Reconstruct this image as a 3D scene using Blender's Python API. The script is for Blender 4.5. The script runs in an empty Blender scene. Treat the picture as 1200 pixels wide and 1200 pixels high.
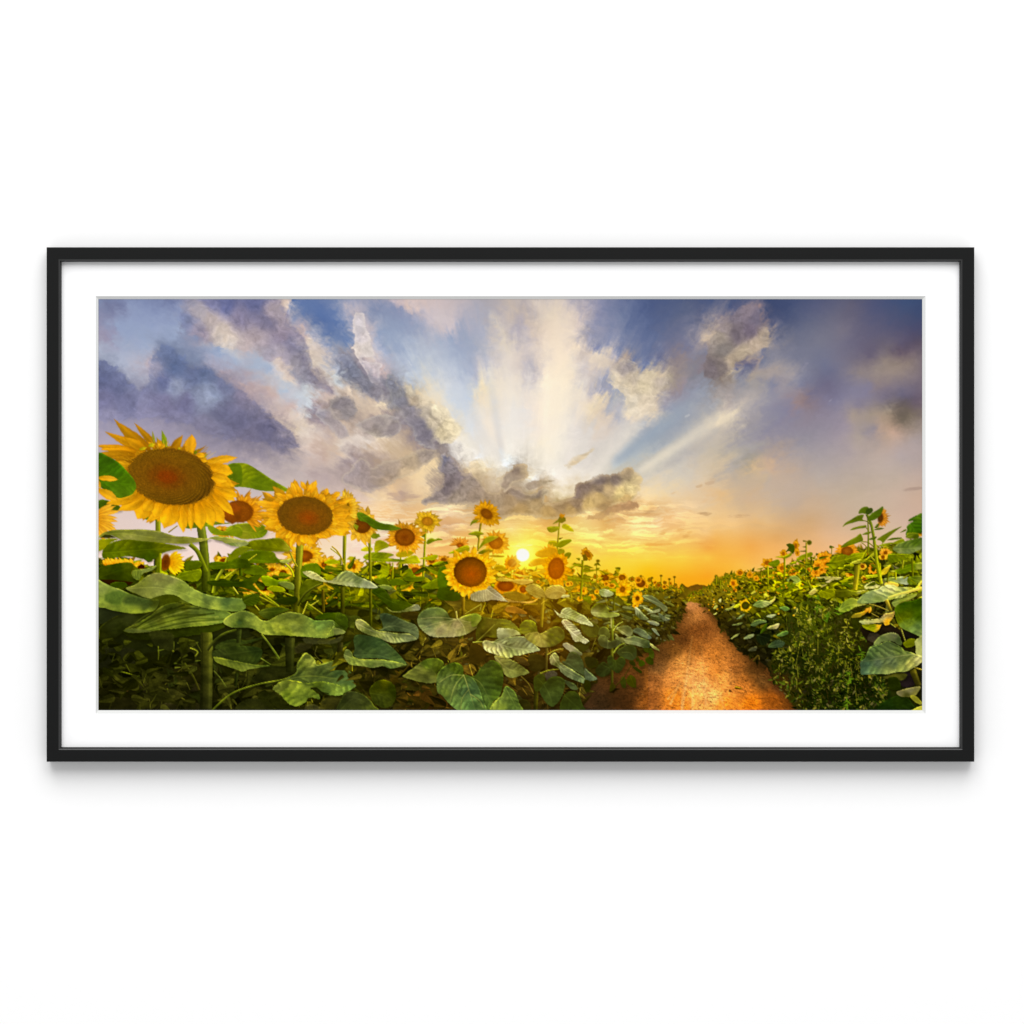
"""A framed sunflower panorama on a white wall."""
import bpy, bmesh
import numpy as np, math, random
# ------------------------------------------------------------------
#  The print: a sunflower field at sunset, painted with numpy into the
#  colour attribute of the print's own mesh (units: 1 = 1 mm on the print)
# ------------------------------------------------------------------
S = 1.25
X0, Y0, X1, Y1 = 113.6, 349.4, 1082.4, 833.2
W = int(round((X1 - X0) * S)); H = int(round((Y1 - Y0) * S))
XX, YY = np.meshgrid(X0 + (np.arange(W) + .5) / S, Y0 + (np.arange(H) + .5) / S)
XX = XX.astype(np.float32); YY = YY.astype(np.float32)
C = np.zeros((H, W, 3), np.float32)
rng = np.random.RandomState(7)
rnd = random.Random(11)

def hx(h):
    if not isinstance(h, str): return np.array(h, np.float32)
    return np.array([int(h[i:i + 2], 16) / 255 for i in (0, 2, 4)], np.float32)

def bil(A, fx, fy):
    h, w = A.shape[:2]
    fx = np.clip(fx, 0, w - 1.001); fy = np.clip(fy, 0, h - 1.001)
    ix = fx.astype(np.int32); iy = fy.astype(np.int32)
    tx = fx - ix; ty = fy - iy
    if A.ndim == 3: tx = tx[..., None]; ty = ty[..., None]
    return (A[iy, ix] * (1 - tx) + A[iy, ix + 1] * tx) * (1 - ty) + (A[iy + 1, ix] * (1 - tx) + A[iy + 1, ix + 1] * tx) * ty

def vnoise(x, y, seed):
    t = np.random.RandomState(seed).rand(256, 256).astype(np.float32)
    ix = np.floor(x).astype(np.int64); iy = np.floor(y).astype(np.int64)
    fx = x - ix; fy = y - iy
    fx = fx * fx * (3 - 2 * fx); fy = fy * fy * (3 - 2 * fy)
    a = t[iy & 255, ix & 255]; b = t[iy & 255, (ix + 1) & 255]
    c = t[(iy + 1) & 255, ix & 255]; d = t[(iy + 1) & 255, (ix + 1) & 255]
    return ((a * (1 - fx) + b * fx) * (1 - fy) + (c * (1 - fx) + d * fx) * fy) * 2 - 1

def fbm(x, y, seed, o=5, g=.55):
    s = 0; a = 1; n = 0
    for k in range(o):
        s = s + a * vnoise(x, y, seed + k); n += a; a *= g
        x, y = (x * .8 - y * .6) * 2.03, (x * .6 + y * .8) * 2.03
    return s / n

NA = fbm(XX / 7, YY / 7, 50, 4, .7)          # leaf mottling
NB = fbm(XX / 2.2, YY / 2.2, 60, 3, .8)      # fine grain
ND = fbm(XX / 16, YY / 9, 70, 3, .6)          # broad folds
NG = rng.randn(H, W).astype(np.float32)

def field(spec, x, y, p=2.5, e=9.):
    """smooth colour field through samples 'x,y,hex x,y,hex ...'"""
    num = np.zeros(x.shape + (3,), np.float32); den = np.zeros(x.shape, np.float32)
    it = spec if isinstance(spec, list) else [(float(a), float(b), c) for a, b, c in (s.split(',') for s in spec.split())]
    for sx, sy, c in it:
        w = 1. / ((x - sx) ** 2 + (y - sy) ** 2 + e) ** p
        num += w[..., None] * hx(c); den += w
    return num / den[..., None]

def over(sl, m, col):
    m = m[..., None]
    C[sl] = C[sl] * (1 - m) + col * m

def bbox(pts, pad=3):
    xs = [p[0] for p in pts]; ys = [p[1] for p in pts]
    a = max(0, int((min(xs) - pad - X0) * S)); b = min(W, int((max(xs) + pad - X0) * S) + 1)
    c = max(0, int((min(ys) - pad - Y0) * S)); d = min(H, int((max(ys) + pad - Y0) * S) + 1)
    if a >= b or c >= d: return None
    return (slice(c, d), slice(a, b))

def smooth(pts, closed=True, n=5):
    P = [np.array(p, float) for p in pts]; N = len(P); out = []
    rg = range(N) if closed else range(N - 1)
    for i in rg:
        if closed: a, b, c, d = P[i - 1], P[i], P[(i + 1) % N], P[(i + 2) % N]
        else: a, b, c, d = P[max(i - 1, 0)], P[i], P[i + 1], P[min(i + 2, N - 1)]
        for k in range(n):
            t = k / n
            out.append(.5 * ((2 * b) + (c - a) * t + (2 * a - 5 * b + 4 * c - d) * t * t + (3 * b - a - 3 * c + d) * t ** 3))
    if not closed: out.append(P[-1])
    return out

def sdf(x, y, pts):
    """signed distance to a closed polygon, positive inside"""
    d2 = np.full(x.shape, 1e9, np.float32); ins = np.zeros(x.shape, bool)
    N = len(pts)
    for i in range(N):
        ax, ay = pts[i][:2]; bx, by = pts[(i + 1) % N][:2]
        ex, ey = bx - ax, by - ay
        L = ex * ex + ey * ey + 1e-9
        t = np.clip(((x - ax) * ex + (y - ay) * ey) / L, 0, 1)
        dx = x - ax - t * ex; dy = y - ay - t * ey
        np.minimum(d2, dx * dx + dy * dy, out=d2)
        if ay != by:
            ins ^= ((ay > y) != (by > y)) & (x < ex * (y - ay) / ey + ax)
    d = np.sqrt(d2)
    return np.where(ins, d, -d)

def ribco(x, y, rib):
    """t along polyline (0..1), signed distance, length"""
    seg = [math.hypot(rib[i + 1][0] - rib[i][0], rib[i + 1][1] - rib[i][1]) for i in range(len(rib) - 1)]
    L = sum(seg) + 1e-6; best = np.full(x.shape, 1e9, np.float32); T = np.zeros(x.shape, np.float32); D = np.zeros(x.shape, np.float32)
    acc = 0
    for i, l in enumerate(seg):
        ax, ay = rib[i][:2]; ex, ey = rib[i + 1][0] - ax, rib[i + 1][1] - ay
        t = ((x - ax) * ex + (y - ay) * ey) / (l * l + 1e-9)
        tc = np.clip(t, 0 if i else -5, 1 if i < len(seg) - 1 else 5)
        dx = x - ax - tc * ex; dy = y - ay - tc * ey
        d = dx * dx + dy * dy
        m = d < best
        sg = np.where(ex * (y - ay) - ey * (x - ax) > 0, 1., -1.)
        best = np.where(m, d, best); T = np.where(m, (acc + tc * l) / L, T); D = np.where(m, sg * np.sqrt(d), D)
        acc += l
    return T, D, L

def ss(a, b, x):
    t = np.clip((x - a) / (b - a), 0, 1); return t * t * (3 - 2 * t)

def leaf(out, cols, rib=None, vein=.5, gap=7., slant=.9, edge=.25, ser=.5, mott=.5, soft=.6, sm=4, ribc=None, alpha=1., shadow=.45):
    """a leaf: outline, colours, midrib with side veins"""
    P = smooth(out, True, sm); sl = bbox(P, 6)
    if sl is None: return
    x = XX[sl]; y = YY[sl]
    s = sdf(x, y, P)
    if ser: s = s + ser * (NB[sl] * 1.1 + .7 * NA[sl])
    if shadow:                                           # dark gap under the leaf where it overlaps the next
        s2 = bil(s, np.arange(s.shape[1])[None, :] - 1. * S + 0 * s, np.arange(s.shape[0])[:, None] - 2.2 * S + 0 * s)
        over(sl, np.clip((s2 + 2.) / 5., 0, 1) * shadow * alpha, hx('141404'))
    m = np.clip(s * S / soft * .6 + .5, 0, 1) * alpha
    if isinstance(cols, str) and ',' not in cols: col = np.zeros(x.shape + (3,), np.float32) + hx(cols)
    else: col = field(cols, x, y, 1.6, 6.)
    k = 1 + .18 * mott * NA[sl] + .13 * mott * NB[sl] + .22 * ND[sl]
    if rib is not None and vein:
        T, D, L = ribco(x, y, smooth(rib, False, 4) if len(rib) > 2 else rib)
        ph = (T * L - np.abs(D) * slant) / gap + .35 * NA[sl] + .5 * ND[sl]
        fr = ph - np.floor(ph)
        am = np.clip(.55 + 1.5 * ND[sl], .05, 1.2)
        k = k * (1 + vein * .30 * am * (np.sin(fr * 6.283) * .45 + (.5 - fr) * .55) * np.clip(np.abs(D) / 3, 0, 1)) * (1 + vein * .05 * np.sign(D))
        v = np.exp(-((fr - .5) * gap / .6) ** 2) * np.clip(1 - T, .1, 1) * vein * np.clip(.5 + NA[sl], 0, 1)
        k = k + .10 * v
        ph2 = (T * L * .5 + np.abs(D) * 1.1) / (gap * .33) + 1.2 * NA[sl]
        k = k * (1 + .035 * vein * np.sin(ph2 * 6.283) * np.clip(.5 + 2 * NA[sl], 0, 1))
        mr = .8 * np.exp(-(D / .6) ** 2) * np.clip(vein * 1.1, 0, 1) * ((T > -.02) & (T < 1)) * np.clip(1.15 - T, 0, 1)
        rc = hx(ribc) if ribc is not None else np.clip(col * 1.5 + .06, 0, 1)
    else: mr = None
    col = col * k[..., None]
    if mr is not None: col = col * (1 - .75 * mr[..., None]) + rc * .75 * mr[..., None]
    if edge:
        up_ = np.clip(np.gradient(s, axis=0) * S * 1.3 + .15, 0, 1.2)          # the low sun behind rims the upper edges
        ed = np.exp(-((s - .7) / .7) ** 2) * np.clip(.5 + 1.4 * NA[sl], 0, 1) * up_ * 1.7
        col = col * (1 + .8 * edge * ed[..., None] * np.array([1.1, 1.05, .6]))
    over(sl, m, np.clip(col, 0, 1))

def stroke(pts, w0, w1, c, c2=None, alpha=1., soft=.6, hl=.35, sm=4):
    """tapered stem / petiole with a lit flank"""
    P = smooth(pts, False, sm) if len(pts) > 2 else [np.array(p, float) for p in pts]
    sl = bbox(P, max(w0, w1) + 2)
    if sl is None: return
    x = XX[sl]; y = YY[sl]
    T, D, L = ribco(x, y, P)
    w = (w0 + (w1 - w0) * np.clip(T, 0, 1)) / 2 * (1 + .12 * NA[sl])
    if max(w0, w1) < 3 and hl > .3 and P[0][1] > 690: alpha = alpha * .82
    Tc = np.where((T < 0) | (T > 1), (np.abs(T - np.clip(T, 0, 1)) * L), 0)
    m = np.clip((w - np.abs(D)) * S / soft * .7 + .5, 0, 1) * np.clip(1 - Tc * S, 0, 1) * alpha
    a = hx(c); b = hx(c2) if c2 is not None else a
    t = np.clip(T, 0, 1)[..., None]
    col = a * (1 - t) + b * t
    q = D / (w + .01)
    col = col * (1 + hl * np.clip(-q, -1, 1) + .1 * NB[sl] + .25 * np.exp(-((q + .55) / .2) ** 2) * (hl > 0))[..., None]
    over(sl, m, np.clip(col, 0, 1))

def petal(bx, by, tx, ty, w, bend=0., c0='d88404', c1='f8b418', dark=.3, blunt=.55, ol=True):
    dx, dy = tx - bx, ty - by; L = math.hypot(dx, dy) + 1e-6
    ux, uy = dx / L, dy / L; nx, ny = -uy, ux
    up = []; dn = []; n = 9 if L > 8 else 6
    for i in range(n + 1):
        t = i / n
        wd = w / 2 * (.32 + .68 * math.sin(math.pi * min(1, t / (2 * blunt)) if t < blunt else math.pi / 2)) if t < blunt else w / 2 * math.cos((t - blunt) / (1 - blunt) * math.pi / 2) ** 1.1
        b = bend * L * t * t
        cx, cy = bx + dx * t + nx * b, by + dy * t + ny * b
        up.append((cx + nx * wd, cy + ny * wd)); dn.append((cx - nx * wd, cy - ny * wd))
    P = up + dn[::-1]
    sl = bbox(P, 3)
    if sl is None: return
    x = XX[sl]; y = YY[sl]; s = sdf(x, y, P) + (.5 * NB[sl] + .6 * NA[sl]) * min(1, w / 7)
    t = np.clip(((x - bx) * ux + (y - by) * uy) / L, 0, 1)
    d = ((x - bx) * nx + (y - by) * ny - bend * L * t * t) / (w / 2)
    st = np.sin(d * 6 + 1.3 * np.sin(bx * 3.1)) * .05 * min(1, w / 5) + .09 * NA[sl] + .06 * NB[sl]
    a, b = hx(c0), hx(c1); tt = ss(0, .75, t)[..., None]
    col = (a * (1 - tt) + b * tt) * (1 + st + .10 * np.clip(d, -1, 1))[..., None]
    col = col * (1 - .4 * dark * np.exp(-(s / .6) ** 2)[..., None] * np.array([.35, .8, 1.4]))
    if L > 6: over(sl, np.clip((s + 1.) / 2.2, 0, 1) * dark * .5 * (1 if ol else 0), hx('b06802'))
    over(sl, np.clip(s * S * .9 + .5, 0, 1), np.clip(col, 0, 1))

def disc(cx, cy, rx, ry, rot, stops, tex=.2, seed=1, off=(0, 0)):
    """seed head: colour stops centre -> rim, phyllotaxis rows of florets"""
    sl = bbox([(cx - max(rx, ry), cy - max(rx, ry)), (cx + max(rx, ry), cy + max(rx, ry))], 2)
    if sl is None: return
    x = XX[sl] - cx; y = YY[sl] - cy; c, s = math.cos(rot), math.sin(rot)
    u = (x * c + y * s) / rx; v = (-x * s + y * c) / ry
    r = np.sqrt(u * u + v * v); th = np.arctan2(v, u)
    r2 = np.sqrt((u - off[0]) ** 2 + (v - off[1]) ** 2) / (1 + .8 * math.hypot(*off))
    r2 = np.clip(r2 + .05 * NA[sl], 0, 1)
    col = np.zeros(x.shape + (3,), np.float32)
    for i in range(len(stops) - 1):
        (a, ca), (b, cb) = stops[i], stops[i + 1]
        m = (r2 >= a) & (r2 <= b); t = ss(0, 1, (r2 - a) / (b - a))[..., None]
        col = np.where(m[..., None], hx(ca) * (1 - t) + hx(cb) * t, col)
    R = max(rx, ry)
    if R > 15:
        lr = np.log(r + .08)
        sp = np.sin(34 * th + 26 * lr) * np.sin(-55 * th + 30 * lr)
        k = 1 + tex * (.28 * sp * np.clip(r * 1.6 - .5, 0, 1) * np.clip(R / 34, .2, 1) + .5 * NB[sl] + .3 * NA[sl] + .12 * NG[sl])
    else: k = 1 + tex * (.7 * NB[sl])
    col = col * k[..., None]
    e = (1 - r + .07 * NB[sl] + .05 * NA[sl]) * min(rx, ry)
    over(sl, np.clip(e * S * .5 + .5, 0, 1), np.clip(col, 0, 1))

def flower(cx, cy, rx, ry, rot, ox, oy, n, seed, c0='d88404', c1='f8b418', stops=None, pw=1., a0=0, a1=360, dark=.3, dx=0, dy=0, tex=.2, off=(0, 0), nodisc=False, up=None):
    R = random.Random(seed)
    if a1 - a0 > 300 and not nodisc: disc(cx, cy, rx * 1.12, ry * 1.14, rot, [(0, c0), (1, c0)], .2)
    for layer in (0, 1, 2):
        for i in range(n):
            a = math.radians(a0 + (a1 - a0) * (i + .4 * layer + R.uniform(-.45, .45)) / n)
            ca, sa = math.cos(a), math.sin(a)
            bx = cx + math.cos(rot) * rx * .9 * ca - math.sin(rot) * ry * .9 * sa
            by = cy + math.sin(rot) * rx * .9 * ca + math.cos(rot) * ry * .9 * sa
            L = R.uniform(.72, 1.1) * (1, .92, .78)[layer]
            tx = cx + dx + math.cos(rot) * ox * L * ca - math.sin(rot) * oy * L * sa
            ty = cy + dy + math.sin(rot) * ox * L * ca + math.cos(rot) * oy * L * sa
            j = .09 * (ox + oy) / 2; tx += R.uniform(-j, j); ty += R.uniform(-j, j)
            w = 2 * math.pi * (ox + oy) / 2 * (a1 - a0) / 360 / n * pw * R.uniform(.55, 1.1)
            k = R.uniform(.84, 1.06) * (.86, .97, 1.02)[layer]
            A = hx(c0) * k; B = hx(c1) * k
            if up is not None and sa < 0: B = B * (1 + sa * up); A = A * (1 + sa * up)
            petal(bx, by, tx, ty, w, R.uniform(-.25, .25), np.clip(A, 0, 1), np.clip(B, 0, 1), dark, R.uniform(.4, .65), ol=layer > 0)
    if not nodisc:
        disc(cx, cy, rx, ry, rot, stops or [(0, '9a4402'), (.4, '7e3e04'), (1, '5a3002')], tex, seed, off)

def blade(x, y, L, w, ang, c1, c2, bend=0., vein=0., dk=.25):
    """small heart/teardrop leaf seen from some side, used where the field thickens"""
    ux, uy = math.cos(ang), math.sin(ang); nx, ny = -uy, ux
    prof = [(0, .0), (.02, .28), (.15, .5), (.38, .46), (.62, .32), (.82, .16), (1, 0)]
    up = []; dn = []
    for t, q in prof:
        b = bend * L * (t * t)
        cx, cy = x + ux * L * t + nx * b, y + uy * L * t + ny * b
        up.append((cx + nx * q * w, cy + ny * q * w)); dn.append((cx - nx * q * w, cy - ny * q * w))
    P = up + dn[::-1][1:-1]
    if L > 9: P = smooth(P, True, 2)
    sl = bbox(P, 2)
    if sl is None: return
    xx = XX[sl]; yy = YY[sl]; s = sdf(xx, yy, P) + .35 * NB[sl]
    t = ((xx - x) * ux + (yy - y) * uy) / L
    d = (xx - x) * nx + (yy - y) * ny - bend * L * t * t
    a, b = hx(c1), hx(c2)
    q = ss(-.5, .5, d + .3 * NA[sl])[..., None]
    col = (a * (1 - q) + b * q)
    k = 1 + .12 * NA[sl] + .08 * NB[sl] + .12 * (t - .5)
    if L > 7:
        k = k + .035 * np.sin((t * L - abs(d) * .8) * 1.7 + 3 * NA[sl]) + .10 * np.exp(-(d / .5) ** 2) + .25 * ND[sl]
        over(sl, np.clip((s + 1.5) / 3.5, 0, 1) * dk, hx('1a1a06'))
    over(sl, np.clip(s * S * .8 + .5, 0, 1), np.clip(col * k[..., None], 0, 1))

def inpoly(px, py, P):
    c = False; N = len(P)
    for i in range(N):
        ax, ay = P[i]; bx, by = P[(i + 1) % N]
        if (ay > py) != (by > py) and px < (bx - ax) * (py - ay) / (by - ay) + ax: c = not c
    return c

def area(P, cols, soft=2., noise=3., p=2.):
    Q = P; sl = bbox(Q, soft + noise + 2)
    x = XX[sl]; y = YY[sl]; s = sdf(x, y, Q) + noise * NA[sl] + noise * .5 * NB[sl]
    col = field(cols, x, y, p, 20.) if ',' in cols else np.zeros(x.shape + (3,), np.float32) + hx(cols)
    over(sl, np.clip(s / soft + .5, 0, 1), np.clip(col * (1 + .15 * NA[sl] + .1 * NB[sl])[..., None], 0, 1))

def scatter(P, n, seed, L, cols, flat=1., horiz=.5, size=None, order=True, asp=(.4, .8)):
    R = random.Random(seed); xs = [p[0] for p in P]; ys = [p[1] for p in P]; pts = []
    while len(pts) < n:
        a, b = R.uniform(min(xs), max(xs)), R.uniform(min(ys), max(ys))
        if inpoly(a, b, P): pts.append((a, b))
    if order: pts.sort(key=lambda q: q[1] + R.uniform(-6, 6))
    for (a, b) in pts:
        l = R.uniform(*L) * (size(a, b) if size else 1)
        cc = cols(a, b, R) if callable(cols) else R.choice(cols)
        an = R.choice([0, math.pi]) + R.gauss(0, horiz) + R.choice([0, .25])
        blade(a, b, l, l * R.uniform(*asp), an, cc[0], cc[1], R.uniform(-.2, .2))

def reg(ox, oy, k):
    return lambda pts: [(ox + p[0] * k, oy + p[1] * k) + tuple(p[2:]) for p in pts]
S1 = reg(114, 480, 160 / 1200); S2 = reg(254, 520, 160 / 1200); S3 = reg(394, 570, 130 / 1200); S4 = reg(514, 570, 130 / 1200)
S5 = reg(634, 590, 130 / 1200); S6 = reg(744, 620, 100 / 1200); S7 = reg(824, 580, 130 / 1200); S8 = reg(942, 580, 140 / 1200)
L1 = reg(114, 610, 1 / 8); L2 = reg(114, 713, .1); L3 = reg(234, 663, 170 / 1200); L4 = reg(394, 663, 170 / 1200); L5 = reg(554, 663, 170 / 1200)
L6 = reg(684, 683, 1 / 8); L7 = reg(794, 683, 1 / 8); L8 = reg(932, 683, 1 / 8)

def boxblur(A, r):
    for ax in (0, 1):
        n = A.shape[ax]; pad = [(0, 0)] * A.ndim; pad[ax] = (r + 1, r)
        cs = np.cumsum(np.pad(A, pad, 'edge'), axis=ax, dtype=np.float64)
        A = (np.take(cs, np.arange(2 * r + 1, n + 2 * r + 1), ax) - np.take(cs, np.arange(0, n), ax)) / (2 * r + 1)
    return A.astype(np.float32)

def streaks(cx, cy, rx, ry, rot, ox, oy, n, seed, cols, a=.3, a0=0, a1=360):
    """fine ribs and gaps running along the petals"""
    R = random.Random(seed)
    for i in range(n):
        t = math.radians(R.uniform(a0, a1)); f0 = R.uniform(1.0, 1.25); L = R.uniform(.75, 1.0)
        c, s = math.cos(t), math.sin(t); c2, s2 = math.cos(t + R.uniform(-.06, .06)), math.sin(t + R.uniform(-.06, .06))
        p0 = (cx + math.cos(rot) * rx * f0 * c - math.sin(rot) * ry * f0 * s, cy + math.sin(rot) * rx * f0 * c + math.cos(rot) * ry * f0 * s)
        p1 = (cx + math.cos(rot) * ox * L * c2 - math.sin(rot) * oy * L * s2, cy + math.sin(rot) * ox * L * c2 + math.cos(rot) * oy * L * s2)
        stroke([p0, p1], .9, .5, R.choice(cols), None, a * R.uniform(.5, 1.2), .9, 0)
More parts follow.
